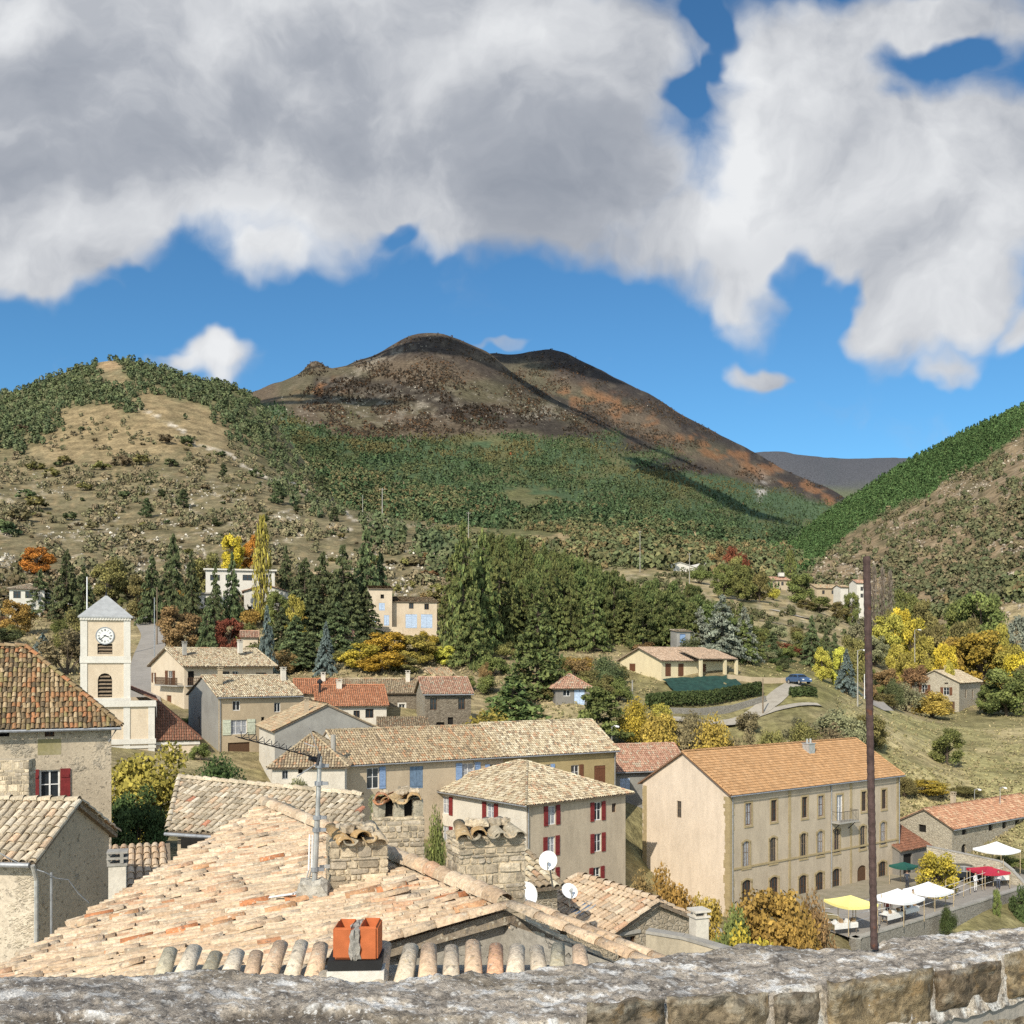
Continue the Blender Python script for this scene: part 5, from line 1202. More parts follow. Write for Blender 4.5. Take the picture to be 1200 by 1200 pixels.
# ------------------------------------------------------------------ the big roof in the foreground
def on_roof(px, py):
    k = (px-HX)/F; e = (HY-py)/F; D = RC_/(e-RA_*k-RB_); return Vector((k*D, D, CZ+e*D))
P1, P0, P2 = at(593,1067,11), at(0,1140,12.5), at(310,945,22)
RA_, RB_ = np.linalg.solve(np.array([[P1.x-P0.x, P1.y-P0.y],[P2.x-P0.x, P2.y-P0.y]]), np.array([P1.z-P0.z, P2.z-P0.z])); RC_ = (P1.z-CZ)-RA_*P1.x-RB_*P1.y
flow = Vector((-RA_, -RB_, -(RA_**2+RB_**2))).normalized()      # down the slope
nrm = Vector((-RA_, -RB_, 1)).normalized(); acr = nrm.cross(flow).normalized()
if acr.y > 0: acr = -acr                                        # towards the viewer
P4 = P1+flow*7.4                                                # lower end of the front verge
P5 = P0+(P0-P2)*.16
house = empty('foreground_house', (-3, 15, CZ-9), 'nearest old stone house with big sunlit roof of pale canal tiles', 'house')
U = -acr; up_ = -flow; O = P5+flow*.0
corners = [P5, P4, P1, P2, ]
org = min(corners, key=lambda p: (p-P1).dot(up_)); 
poly = [((p-org).dot(U), (p-org).dot(up_)) for p in (P4, P1, P2, P5)]
old = canal_tiles(org, U, up_, poly, PAL_NEAR, sp=.132, ln=.31, seg=6, jit=.020, lip=True)
parts = [old]
# loose tiles: slipped, turned or piled on the courses
for i in range(240):
    a, b = random.random(), random.random()
    p = P1.lerp(P2, b).lerp(P4.lerp(P5, b), a)
    d = (up_+acr*random.gauss(0,.10)+nrm*random.gauss(0.02,.03)).normalized(); tile_piece(parts, p+nrm*random.uniform(.03,.07), d, PAL_NEAR, .07, random.uniform(.28,.42), nrm)
def hot(px, py, ln=.38):
    p = on_roof(px, py); tile_piece(parts, p+nrm*.055, up_+acr*random.gauss(0,.05), [((.48,.20,.09),1),((.49,.28,.15),1.5)], .075, ln, nrm)
for px_, py_ in ((162,1106),(460,1046),(530,1058),(553,1069),(215,1095),(255,1090),(118,1077),(147,1077),(300,1062),(330,1070),(352,1055),(270,1082),(430,1050),(320,1010),(240,1020)): hot(px_, py_)
for px_, py_ in ((360,1058),(425,1052)): hot(px_, py_, .4)
# slab beneath, ridge along the far edge, verge at the front
mb = MB(); dn = nrm*.14; q = [p-nrm*.01 for p in (P4, P1, P2, P5)]; uc = (.34,.26,.18)
mb.face(q, uc); mb.face([p-dn for p in reversed(q)], uc)
for i in range(4): mb.face([q[i], q[i]-dn, q[(i+1)%4]-dn, q[(i+1)%4]], (.28,.23,.17))
parts.append(mb_quads(mb))
parts.append(ridge_tiles(P2+nrm*.03, P1+nrm*.03, PAL_NEAR, .13, .36, 7)); 
Pm = at(428, 1118, 10.6)
k_ = 0.
while k_ < 5.2:
    p = P1+flow*(k_+.2)+acr*.03; tile_piece(parts, p+nrm*.05, up_+acr*random.gauss(0,.03), PAL_NEAR, .09, .44, nrm, seg=7); k_ += .36
# other slope falling to the right behind the ridge
Q1, Q2 = P1+Vector((1.9,.9,-1.25)), P2+Vector((2.8,2.2,-1.6))
pr = Roof(PAL_NEAR, seg=6, lip=True, jit=.02, sp=.21); pr.plane([Q1, Q2, P2, P1]); parts += pr.parts; parts.append(mb_quads(pr.slab))
# right-hand verge running down from the ridge end
R0, R1 = P1+Vector((.05,-.05,.05)), at(742,1124,9.6)
v_ = (R1-R0); n_ = int(v_.length/.36)
for i in range(n_+1):
    tile_piece(parts, R0+v_*(i+.5)/n_+Vector((0,0,.02)), -v_+Vector((random.gauss(0,.03),0,0)), PAL_NEAR, .088, .45, Vector((0,0,1)), seg=7)
    tile_piece(parts, R0+v_*(i+.5)/n_+Vector((.18,.10,.0)), -v_, PAL_NEAR, .08, .45, Vector((0,0,1)), seg=6)
roof = parts_mesh(parts, 'roof', M['tile_near'], house)
# gable wall under the verge (front) and right wall
mb = MB(); bz = CZ-9
G0, G1, G2 = P4+Vector((0,.10,-.15)), P1+Vector((-.02,.12,-.16)), R1+Vector((-.05,.12,-.12))
ng = 26
def gw(a, b):
    for i in range(ng):
        p, q_ = a.lerp(b, i/ng), a.lerp(b, (i+1)/ng); mb.face([Vector((p.x,p.y,bz)), Vector((q_.x,q_.y,bz)), q_, p])
gw(G0, G1); gw(G1, G2); gw(G2, Q2+Vector((0,0,-.2))); gw(P2+Vector((0,-.1,-.16)), P5+Vector((.12,0,-.16))); gw(P5+Vector((.12,0,-.16)), G0); gw(Q2+Vector((0,0,-.2)), P2+Vector((0,0,-.16)))
mb.build('wall', rubble('grey_rendered_gable', [(.2,.18,.15),(.28,.25,.21),(.24,.21,.17)], (.33,.30,.25), .22, .62, (.36,.33,.275)), house)
# ------------------------------------------------------------------ stone chimneys on it
def chimney(px, base_py, D, w_, d_, h_, rz, label, tiles, vents=0, inset=0.):
    c = at(px, base_py, D); root = empty('stone_chimney', (c.x, c.y, c.z-.6), label, 'chimney', 'old stone chimneys on the foreground roofs')
    top = c.z+h_; mb = MB(); body = top-(.26 if vents else 0)
    stone_stack(mb, (c.x,c.y), w_, d_, c.z-.6, body, rz, .085)
    r = Vector((math.cos(rz), math.sin(rz), 0)); l = Vector((-math.sin(rz), math.cos(rz), 0))
    if vents:
        for k in range(vents+1):
            for s_ in (-1, 1):
                p = c+r*(-w_/2+.09+(w_-.18)*k/vents)+l*s_*(d_/2-.09); rough_block(mb, Vector((p.x,p.y,body-.01))-r*.09-l*.09, r*.18, l*.18, Vector((0,0,.28)), (.34,.30,.22), .06, 3)
    mb.build('stack', M['stone_attr'], root); pp = []
    if vents: 
        db = MB(); db.box(Vector((c.x,c.y,body+.004))-r*(w_/2-.1)-l*(d_/2-.1), r*(w_-.2), l*(d_-.2), (0,0,.2)); db.build('flue', M['dark'], root)
    n = max(3, int(w_/.20)); z = Vector((0,0,1))
    for k in range(n):
        x = -w_/2+(k+.5)*w_/n
        tile_piece(pp, Vector((c.x,c.y,top+.02))+r*x, l+r*random.gauss(0,.22)+z*random.gauss(.05,.09), tiles, w_/n*.46, d_+.22, z, seg=7)
        if k < n-1: tile_piece(pp, Vector((c.x,c.y,top+.05))+r*(x+w_/n/2), l+r*random.gauss(0,.18)+z*random.gauss(.05,.08), tiles, w_/n*.42, d_+.26, z, True, seg=7)
    parts_mesh(pp, 'cap_tile', M['tile_near'], root)
    sb = MB()
    for k in range(9):
        x = random.uniform(-w_/2+.08, w_/2-.15); s_ = random.uniform(.08,.15); p = Vector((c.x,c.y,top+.07))+r*x-l*random.uniform(-.1,.15)
        rough_block(sb, p, r*s_*1.3, l*s_, Vector((0,0,s_*.7)), ST_COL[k%5], .22, 3)
    sb.build('cap_stone', M['stone_attr'], root)
    return root, top
OCH = [((.42,.30,.16),3),((.34,.22,.10),2),((.50,.40,.27),4),((.40,.18,.09),1),((.30,.26,.19),2)]
cA, zA = chimney(418, 1046, 13.6, .72, .55, .74, R(16), 'squat stone chimney capped with wavy lichen stained tiles, right beside the mast', OCH)
cB, zB = chimney(466, 1012, 16.6, .78, .6, 1.06, R(10), 'stone chimney with two dark smoke openings under a tile cap, behind the squat one', OCH, vents=2)
cC, zC = chimney(569, 1050, 13.2, .86, .55, .83, R(20), 'wide stone chimney with tiles and loose stones on top, in front of the white house', OCH)
mb = MB(); c = at(418, 1010, 13.6); a_ = R(16); mb.box(c+Vector((-.42,-.385,-.01)), Vector((math.cos(a_),math.sin(a_),0))*.78, (0,-.014,0), (0,0,.045)); tag(mb.build('strap', M['galv'], cA), 'flat steel strap round the chimney')
# ------------------------------------------------------------------ television mast
m0, m1 = at(368, 1046, 13.1), at(375, 886, 13.1)
root = empty('antenna_mast', m0, 'galvanised television mast with a long spiky aerial, strapped to the squat stone chimney', 'antenna')
mb = MB(); mb.tube([m0, m0.lerp(m1,.55)], .036, 10); mb.tube([m0.lerp(m1,.53), m1], .029, 10); mb.build('mast', M['galv'], root)
mb = MB()
for k in (.06,.17,.46,.55,.80,.93): p = m0.lerp(m1,k); mb.tube([p-Vector((0,0,.025)), p+Vector((0,0,.025))], .056, 8); mb.box(p+Vector((.02,-.02,-.02)), (.10,0,0), (0,.04,0), (0,0,.04))
mb.build('clamp', M['zinc'], root)
b0, b1 = at(279, 864, 12.2), at(374, 889, 13.1); mb = MB(); mb.tube([b0,b1], .008, 6)
d = (b1-b0).normalized(); sd_ = d.cross(Vector((0,0,1))).normalized(); uu = sd_.cross(d)
bm_ = mb.build('aerial_boom', M['iron'], root); mb = MB()
for k in range(11):
    p = b0.lerp(b1, .04+.9*k/10); s_ = .085-.004*k
    for sg in (-1, 1):
        mb.tube([p, p+uu*s_+sd_*sg*s_*.9+d*.02], .005, 4); mb.tube([p, p+uu*s_*.2+sd_*sg*s_*1.6], .0045, 4)
p = b0.lerp(b1,.93)
mb.tube([p-uu*.10+sd_*.1, p+uu*.05+sd_*.1], .02, 5); mb.tube([p-d*.06-uu*.03, p+d*.1-uu*.03], .03, 6)
mb.build('aerial_element', M['iron'], bm_)
mb = MB(); e0, e1 = at(362,852,12.9), m1; mb.tube([e0,e1], .008, 5); e2 = at(348,910,12.7); mb.tube([e2, at(374,893,13.1)], .008, 5); mb.tube([e0+Vector((-.06,0,-.2)), e0+Vector((.07,0,-.25))], .006, 4); mb.build('stay_rod', M['galv'], root)
mb = MB(); pts_ = [m0+Vector((-.05,-.03,.75)), m0+Vector((-.06,-.04,.3)), on_roof(358,1052)+nrm*.12, on_roof(345,1060)+nrm*.14, on_roof(318,1063)+nrm*.13]
mb.tube(pts_, .011, 5); mb.tube([p+Vector((.03,.03,-.01)) for p in pts_], .011, 5); mb.build('cable', M['white_plastic'], root)
mb = MB(); rough_block(mb, m0+Vector((-.2,-.16,-.35)), Vector((.4,0,0)), Vector((0,.34,0)), Vector((0,0,.5)), (.40,.37,.31), .12, 4); tag(mb.build('mortar_foot', M['stone_attr'], root), 'lump of mortar at the foot of the mast')
# ------------------------------------------------------------------ tiled coping in front of the big roof
y0 = 9.4; cop = empty('coping_wall', (at(450,1130,y0).x, y0, CZ-6), 'low wall topped with a row of half round tiles, just beyond the parapet', 'wall')
pp = []; x = at(196, 1130, y0).x; k = 0
while x < at(702, 1130, y0).x:
    zc2 = zat(1124+ (6 if x < at(300,0,y0).x else 0), y0)
    if not (at(392,0,y0).x < x < at(446,0,y0).x): 
        tile_piece(pp, Vector((x+random.gauss(0,.012), y0-.12+random.gauss(0,.03), zc2-.045+random.gauss(0,.018))), Vector((random.gauss(0,.05), 1, .42+random.gauss(0,.05))), [((.60,.50,.37),4),((.66,.57,.43),4),((.58,.42,.28),2),((.46,.41,.29),1.5),((.56,.33,.20),.8)], random.uniform(.078,.096), .60, Vector((0,0,1)), seg=9)
    x += random.uniform(.185,.215)
parts_mesh(pp, 'coping_tile', M['tile_near'], cop)
mb = MB(); a, b = at(190,1130,y0), at(706,1130,y0); mb.box((a.x,y0-.45,CZ-6), (b.x-a.x,0,0), (0,.75,0), (0,0,zat(1142,y0)-CZ+6)); mb.build('wall', M['stone_render'], cop)
# terracotta flue block
c = at(419, 1128, 9.2); root = empty('terracotta_chimney', c, 'new orange terracotta chimney block with a cement seam, on black and white base', 'chimney')
mb = MB(); mb.cbox((c.x,c.y,c.z-.35), .50, .40, .33, rz=.05); mb.build('base', M['trim_white'], root)
mb = MB(); mb.cbox((c.x-.01,c.y-.0,c.z-.015), .47, .38, .085, rz=.05); mb.build('flashing', plain('bitumen_felt', (.02,.02,.02), .6), root)
for sx, w_ in ((-1,.175),(1,.17)):
    bm = bmesh.new(); bmesh.ops.create_cube(bm, size=1.); bmesh.ops.scale(bm, vec=(w_, .34, .28+.02*(sx > 0)), verts=bm.verts); bmesh.ops.bevel(bm, geom=bm.edges[:], offset=.018, segments=3, affect='EDGES')
    top = [f for f in bm.faces if f.normal.z > .9 and f.calc_area() > .01]; ret = bmesh.ops.inset_individual(bm, faces=top, thickness=.025); bmesh.ops.translate(bm, vec=(0,0,-.12), verts=list({v for f in top for v in f.verts}))
    me = bpy.data.meshes.new('flue_tile'); bm.to_mesh(me); me.materials.append(M['terracotta']); o = link(bpy.data.objects.new('flue_tile', me), root); o.location = (sx*(.188-w_/2)+(.015 if sx > 0 else -.005), -.0, .07+.145)
mb = MB(); rough_block(mb, c+Vector((-.05,-.195,.07)), Vector((.10,0,0)), Vector((0,.38,0)), Vector((0,0,.275)), (.33,.31,.27), .16, 5); mb.build('cement_seam', M['stone_attr'], root)
pp = []
for k in range(4): tile_piece(pp, Vector((c.x-.27+k*.16, c.y-.25, c.z-.20+random.gauss(0,.012))), Vector((random.gauss(0,.04),1,.42)), [((.50,.43,.33),3),((.52,.34,.23),1)], .09, .5, Vector((0,0,1)), seg=8)
parts_mesh(pp, 'apron_tile', M['tile_near'], root)
# ------------------------------------------------------------------ small buildings between the big roof and the white house
h = House('outbuilding', 'small stone outbuilding with a satellite dish on its tile roof, behind the wide chimney', 'shed', 606, 29.5, 24, 1042, CZ-11.5, pxR=653, L_=3.2); h.walls('stone_small'); h.shed_roof(.75, PAL_CREAM, seg=5, mat='tile_near', lip=True).build('gable_wall', M['stone'], h.root)
h = House('stone_cottage', 'low stone cottage with pale tile roof, skylight and one small window', 'cottage', 711, 29, 30, 1101, CZ-12, R_=3.5, L_=3.9)
h.win('R', 735, 1107, .62, .75, 'plain', frame='frame_brown'); h.walls('stone_small', 'stone_small', h.ze+.78, 'L'); h.finish_openings(); h.gable_roof(.78, PAL_NEAR, 'L', .2, .15, mat='tile_near', seg=6, lip=True, jit=.018)
c = h.C+h.r*.45+h.l*1.2; mb = MB(); k = .78/(h.LR/2); pz = lambda u, v: Vector((*(h.C+h.r*u+h.l*v).xy, h.ze+.17+k*u)); a, b, c_, d = pz(.25,1.7), pz(.25,2.3), pz(.8,2.3), pz(.8,1.7)
mb.face([a,b,c_,d]); o = mb.build('skylight', plain('skylight_glass', (.10,.16,.25), .15, 0, .1), h.roof)
mb = MB()
for p, q in ((a,b),(b,c_),(c_,d),(d,a)): mb.tube([p,q], .03, 4)
mb.build('frame', M['zinc'], o)
mb = MB(); u, z = h.hit('R', 735, 1093); mb.box(h.P('R',u-.45,z-.05,0), h.r*.9, h.nR*.05, (0,0,.1)); mb.build('lintel', M['concrete'], h.root)
lw = [(at(757,1094,27.6), CZ-12), (at(800,1101,27.2), CZ-12), (at(858,1118,26.6), CZ-12)]
wall_strip('yard_wall', 'rough rendered yard wall with tile coping right of the stone cottage', 'wall', lw, .3, 'old_render', 'concrete')
c = at(819, 1108, 27.6); root = empty('white_chimney', (c.x,c.y,CZ-12), 'white rendered chimney with flat capped cowl behind the yard wall', 'chimney')
mb = MB(); zt = zat(1074, 27.6); mb.cbox((c.x,c.y,CZ-12), .38, .38, zt-CZ+12, rz=.35); mb.build('stack', M['stucco_white'], root)
mb = MB(); mb.cbox((c.x,c.y,zt), .46, .46, .05, rz=.35)
for sx in (-.14,.14):
    for sy in (-.14,.14): mb.cbox((c.x+sx,c.y+sy,zt+.05), .07, .07, .10, rz=.35)
mb.cbox((c.x,c.y,zt+.15), .48, .48, .06, rz=.35); mb.build('cowl', M['stucco_white'], root)
def dish(px, py, D, rad, az, el, label, foot):
    c = at(px, py, D); root = empty('satellite_dish', c, label, 'satellite dish', 'white satellite dishes below the white house'); d = Vector((math.sin(az)*math.cos(el), -math.cos(az)*math.cos(el), math.sin(el)))
    s_ = d.cross(Vector((0,0,1))).normalized(); u = s_.cross(d); mb = MB(); nr_, na = 5, 28
    P_ = lambda i, j: c+(s_*math.cos(2*math.pi*j/na)*.92+u*math.sin(2*math.pi*j/na))*rad*i/nr_+d*(.22*rad*(i/nr_)**2)
    for i in range(nr_):
        for j in range(na): mb.face([P_(i,j),P_(i+1,j),P_(i+1,j+1),P_(i,j+1)] if i else [P_(0,0),P_(1,j),P_(1,j+1)])
    mb.build('reflector', M['white_plastic'], root, True)
    mb = MB(); f_ = c+d*rad*.95-u*rad*.25; mb.tube([c-u*rad*.95+d*rad*.2, f_], .018, 5); mb.tube([f_, f_-d*.12+u*.02], .045, 8); mb.build('feed_arm', M['galv'], root)
    mb = MB(); mb.tube([c-d*.05, c-d*.15, foot], .025, 6); mb.build('bracket', M['galv'], root)
dish(642.5, 1009, 27.8, .27, -.15, .45, 'upper satellite dish above the roof of the small outbuilding', at(648, 1040, 28.8))
dish(616.5, 1050, 19, .26, -.35, .3, 'large satellite dish close to the wide stone chimney', at(612, 1075, 19.4))
dish(667, 1045, 28, .24, .3, .75, 'tilted satellite dish above the cottage roof', at(668, 1062, 28.4))
# ------------------------------------------------------------------ parapet the viewer leans on, and the rod
par = empty('parapet_wall', (0, 2.1, CZ-1.6), 'weathered grey stone parapet with lichen covered mortar top in the foreground', 'wall')
BK = [(-200,1153),(0,1146),(120,1143),(230,1137),(340,1142),(450,1146),(560,1140),(690,1130),(760,1124),(840,1113),(872,1104),(915,1108),(960,1112),(1030,1103),(1060,1096),(1130,1090),(1200,1085),(1400,1078)]
FR = [(-200,1230),(0,1222),(200,1215),(400,1210),(600,1202),(690,1190),(800,1172),(900,1164),(960,1158),(1060,1142),(1130,1128),(1200,1112),(1400,1090)]
zt_ = CZ-.62
def yz(py): return .62*F/(py-HY)
bx, by = zip(*BK); fx, fy = zip(*FR)
nx, ny = 420, 46; gxp = np.linspace(-190, 1390, nx); T_ = np.linspace(-.12, 1.12, ny)
yb = .62*F/(np.interp(gxp, bx, by)-HY); yf = .62*F/(np.interp(gxp, fx, fy)-HY)
kx = (gxp-HX)/F
Yg = yb[None]*(1-T_[:,None])+yf[None]*T_[:,None]; Xg = kx[None]*Yg
rough_ = (fbm(Xg*7, Yg*7, 101, 3)-.5)*.020+(fbm(Xg*34, Yg*34, 103, 4)-.5)*.012+(fbm(Xg*110, Yg*110, 105, 3)-.5)*.010
Zg = zt_+rough_-.16*sm(0.0, -.12, T_)[:,None]-.10*sm(.97, 1.12, T_)[:,None]
rockm = sm(.15,.45, fbm(Xg*2.2, Yg*5, 107, 3)) 
cg = np.empty(Xg.shape+(3,)); n1 = fbm(Xg*14, Yg*30, 111, 5); n2_ = fbm(Xg*45, Yg*70, 113, 4); n3_ = fbm(Xg*3.5, Yg*8, 115, 3)
cg[...] = (.42,.365,.295); cg = mixc(cg, sm(.46,.62,n2_)*.75, (.115,.10,.085)); cg = mixc(cg, sm(.50,.60,n1), (.56,.48,.375)); cg = mixc(cg, sm(.55,.60,n1*.5+n2_*.5)*.95, (.74,.72,.67)); cg = mixc(cg, sm(.6,.7,n3_)*.4, (.16,.125,.075)); cg = mixc(cg, sm(.56,.68,fbm(Xg*7,Yg*7,117,4))*.45, (.12,.11,.10))
# two sandstone slabs set into the top near the viewer
for (cx_, cy_, rx_, ry_) in ((340,1200,110,22),(500,1203,120,12),(1005,1106,38,5),(85,1196,70,10)):
    PY_ = HY+(CZ-zt_)/Yg*F; PX_ = np.broadcast_to(gxp[None], PY_.shape); k = 1-sm(.75,1.05,np.hypot((PX_-cx_)/rx_,(PY_-cy_)/ry_)+ (n1-.5)*.7); cg = mixc(cg, k*.85, (.14,.115,.085)); Zg = Zg-k*.012
v = np.stack([Xg,Yg,Zg],-1).reshape(-1,3); ii = np.arange(ny-1)[:,None]*nx+np.arange(nx-1)[None]; qd = np.stack([ii,ii+nx,ii+nx+1,ii+1],-1).reshape(-1,4)
m_cop = attr_mat('lichen_crusted_mortar', 1., .45, 160., [((.06,.055,.05), .65), ((.74,.72,.67), .75), ((.05,.05,.047), .6)], 62., .006, .57)
link(bpy.data.objects.new('coping', np_mesh('coping', v, qd, cg.reshape(-1,3), m_cop, par, False, 'vert')), par)
mb = MB()                      # body of the wall, both faces
for i in range(0, nx-8, 8):
    j = i+8
    f = lambda q, t: Vector((Xg[t,q], Yg[t,q], Zg[t,q])); g_ = lambda q, t: Vector((Xg[t,q], Yg[t,q], CZ-1.62))
    mb.face([g_(i,-1), g_(j,-1), f(j,-1)+Vector((0,.012,.0)), f(i,-1)+Vector((0,.012,0))]); b_ = lambda q: Vector((Xg[0,q], Yg[0,q], CZ-10)); mb.face([f(i,0), f(j,0), b_(j), b_(i)])
mb.build('wall', attr_mat('rough_mortar', 1., .3, 60., [((.55,.52,.46), .5)], 20., .006) if False else stucco('rough_lime_mortar', (.30,.275,.235), (.20,.185,.16), 6., .7), par)
M['stone_near'] = attr_mat('sandstone_facing', .95, .5, 60., [((.06,.05,.035), .7), ((.42,.37,.28), .5), ((.30,.19,.08), .4)], 16., .014, .56)
# facing stones on the viewer's side
def front_pt(px, py):
    """point on the viewer's face of the wall, below the front edge at this column"""
    yy = .62*F/(np.interp(px, fx, fy)-HY)-.0; return Vector(((px-HX)/F*yy, yy, CZ+(HY-py)/F*yy))
for (x0, x1, ya, yb2) in ((690,778,1172,1215),(783,902,1166,1222),(907,962,1164,1212),(968,1094,1143,1222),(1094,1172,1132,1182),(1178,1290,1113,1166),(1150,1300,1188,1240),(1300,1400,1105,1160)):
    mb = MB(); ym = lambda x: .62*F/(np.interp(x, fx, fy)-HY)
    nxs, nys = 26, 14; sd_ = random.random()*50; base = random.choice([(.20,.15,.095),(.235,.185,.12),(.185,.15,.105),(.25,.19,.11)])
    vs = np.zeros((nys+1,nxs+1,3)); cs = np.zeros((nys+1,nxs+1,3))
    for j in range(nys+1):
        for i in range(nxs+1):
            a, b = i/nxs, j/nys; px_ = x0+(x1-x0)*a; tilt = (np.interp(px_,fx,fy)-np.interp((x0+x1)/2,fx,fy)); py_ = ya+(yb2-ya)*b+tilt*.7
            e = min(a,1-a)*(x1-x0)/14; f_ = min(b,1-b)*(yb2-ya)/10; edge = min(1, e)*min(1, f_); edge = edge**.28
            yy = ym(px_); wob = (float(fbm(np.array([px_/30+sd_]),np.array([py_/22]),121,4)[0])-.5)
            px_ += wob*9*(1 if 0 < i < nxs else .9); py_ += (float(fbm(np.array([px_/20+sd_]),np.array([b*2+sd_]),123,3)[0])-.5)*10
            yy = yy-.006-.028*edge-wob*.085*edge; p = Vector(((px_-HX)/F*yy, yy, CZ+(HY-py_)/F*yy)); vs[j,i] = p
            k = float(fbm(np.array([px_/14+sd_]),np.array([py_/5+px_/40]),125,4)[0]); k2_ = float(fbm(np.array([px_/7+sd_]),np.array([py_/9]),129,3)[0]); crack = abs(k2_-.5) < .02; yy += .012 if crack else 0; cs[j,i] = np.array(base)*(.6+.85*k)*(.45 if crack else 1)
            if b < .25 and k > .5: cs[j,i] = cs[j,i]*.5+np.array((.36,.33,.26))*.5
    ii_ = np.arange(nys)[:,None]*(nxs+1)+np.arange(nxs)[None]; qd_ = np.stack([ii_,ii_+nxs+1,ii_+nxs+2,ii_+1],-1).reshape(-1,4)[:, ::-1]
    link(bpy.data.objects.new('facing_stone', np_mesh('facing_stone', vs.reshape(-1,3), qd_, cs.reshape(-1,3), M['stone_near'], par, True, 'vert')), par)
yr = .62*F/(1109-HY); b0, b1 = at(1024.5,1112,yr), at(1015.5,652,yr); mb = MB(); prev = None
n_ = 90; ptsr = [b0.lerp(b1, i/n_) for i in range(n_+1)]
mb.tube(ptsr, [.0082 if i % 2 else .0073 for i in range(n_+1)], 10, (.075,.048,.042)); 
tag(mb.build('iron_rod', M['rust']), 'rusty ribbed iron rod standing upright in the parapet', 'rod')
# ------------------------------------------------------------------ foliage prototypes (height 1, diameter 1)
def leaf_quads(c, size, asp=1., up=.0, out=None, droop=0.):
    """random leaf-clump quads centred at c (n,3); returns verts, quads"""
    n = len(c); d = rng.normal(size=(n,3)); 
    if out is not None: d = d+out*1.2
    d /= np.linalg.norm(d, axis=1)[:,None]
    a = rng.normal(size=(n,3)); a[:,2] += up; a -= (a*d).sum(1)[:,None]*d; a /= np.linalg.norm(a, axis=1)[:,None]; b = np.cross(d, a)
    s = size*rng.uniform(.6, 1.4, n)[:,None]; a = a*s*asp; b = b*s
    v = np.stack([c-a*.5-b*.3, c+a*.1-b*.5, c+a*.5+b*.15, c-a*.15+b*.5], 1).reshape(-1,3); q = np.arange(n*4).reshape(-1,4)
    return v, q
def leaf_col(n, zc, tint=None): 
    col = np.ones((n,3)); col[:,0] = rng.uniform(.62, 1.3, n); col[:,1] = np.clip(rng.beta(1.3,1.6,n) if tint is None else tint, 0, 1); return col
def trunk_mesh(name, pts, rad, limbs, seg=6):
    mb = MB(); mb.tube(pts, rad, seg, (1,1,1))
    for p, r in limbs: mb.tube(p, r, 4, (1,1,1))
    o = mb.build(name, M['bark']); me = o.data; bpy.data.objects.remove(o); return me
M['bark'] = plain('tree_bark', (.105,.08,.058), .95, 0, .3, 9.)
M['bark_grey'] = plain('grey_bark', (.20,.18,.15), .95, 0, .3, 9.)
def proto_decid(seed, leaves=8000, size=.029, base=.16, clumps=34, asp=1.3, col=.46):
    random.seed(seed); limbs = []; tr = [(0,0,0),(random.gauss(0,.01),random.gauss(0,.01),.18),(random.gauss(0,.02),random.gauss(0,.02),.42),(0,0,.7)]
    cs = []
    for i in range(clumps):
        th = random.random()*6.283; u = random.random()**.5; zc = base*.5+.08+(.86-base*.5)*((i+.5)/clumps); rz = col*math.sqrt(max(0, 1-((zc-.50)/.53)**2))*random.uniform(.72,1.0)
        r = rz*(.55+.45*u); cs.append((r*math.cos(th)*.82, r*math.sin(th)*.82, zc*.94))
        if i % 3 == 0: limbs.append(([(0,0,max(.12,zc*.45)), (cs[-1][0]*.5, cs[-1][1]*.5, zc*.72), cs[-1]], [.014,.009,.003]))
    cs = np.array(cs); k = rng.integers(0, clumps, leaves); rad = rng.uniform(.10,.15,clumps)
    off = rng.normal(size=(leaves,3)); off /= np.linalg.norm(off,axis=1)[:,None]; off *= (rng.random(leaves)**.45)[:,None]
    c = cs[k]+off*rad[k][:,None]*np.array([1.1,1.1,.85]); v, q = leaf_quads(c, size, asp, 0, off)
    col_ = leaf_col(leaves, c[:,2]); col_[:,0] *= rng.uniform(.75,1.2,clumps)[k]; col_[:,1] = np.clip(col_[:,1]*.6+.5*rng.random(clumps)[k], 0, 1)
    return trunk_mesh('trunk', tr, [.028,.022,.014,.004], limbs), np_mesh('crown', v, q, col_, None)
def proto_conifer(seed, leaves=7000, droop=.25, base=.06, power=.85, layers=18, size=.026, flat=.5, rag=.25):
    random.seed(seed); L = []
    cs, ds, wt = [], [], []
    for i in range(layers):
        z0 = base+(1-base)*(i+.3)/layers; R0 = .5*(1-(z0-base)/(1-base))**power+.02
        for b in range(random.randint(6,9)):
            th = random.random()*6.283; rr = R0*random.uniform(1-rag, 1.08)
            cs.append((th, z0+random.gauss(0,.012), rr)); 
            if b % 4 == 0: L.append(([(0,0,z0), (rr*.8*math.cos(th), rr*.8*math.sin(th), z0-droop*rr*.35)], [.006,.002]))
    cs = np.array(cs); w = cs[:,2]; k = rng.choice(len(cs), leaves, p=w/w.sum()); t = rng.random(leaves)**.6
    th = cs[k,0]+rng.normal(0,.13,leaves)*(1-.3*t); r = cs[k,2]*t; z = cs[k,1]-droop*r*t*.5+rng.normal(0,.010,leaves)+.02
    c = np.stack([r*np.cos(th), r*np.sin(th), z], -1); out = np.stack([np.cos(th)*.4, np.sin(th)*.4, np.full(leaves,flat)], -1)
    v, q = leaf_quads(c, size, 1.7, 0, out); col_ = leaf_col(leaves, z); col_[:,0] *= rng.uniform(.75,1.2,len(cs))[k]*(.75+.35*t); 
    return trunk_mesh('trunk', [(0,0,0),(0,0,.5),(0,0,.97)], [.022,.014,.003], L), np_mesh('crown', v, q, col_, None)
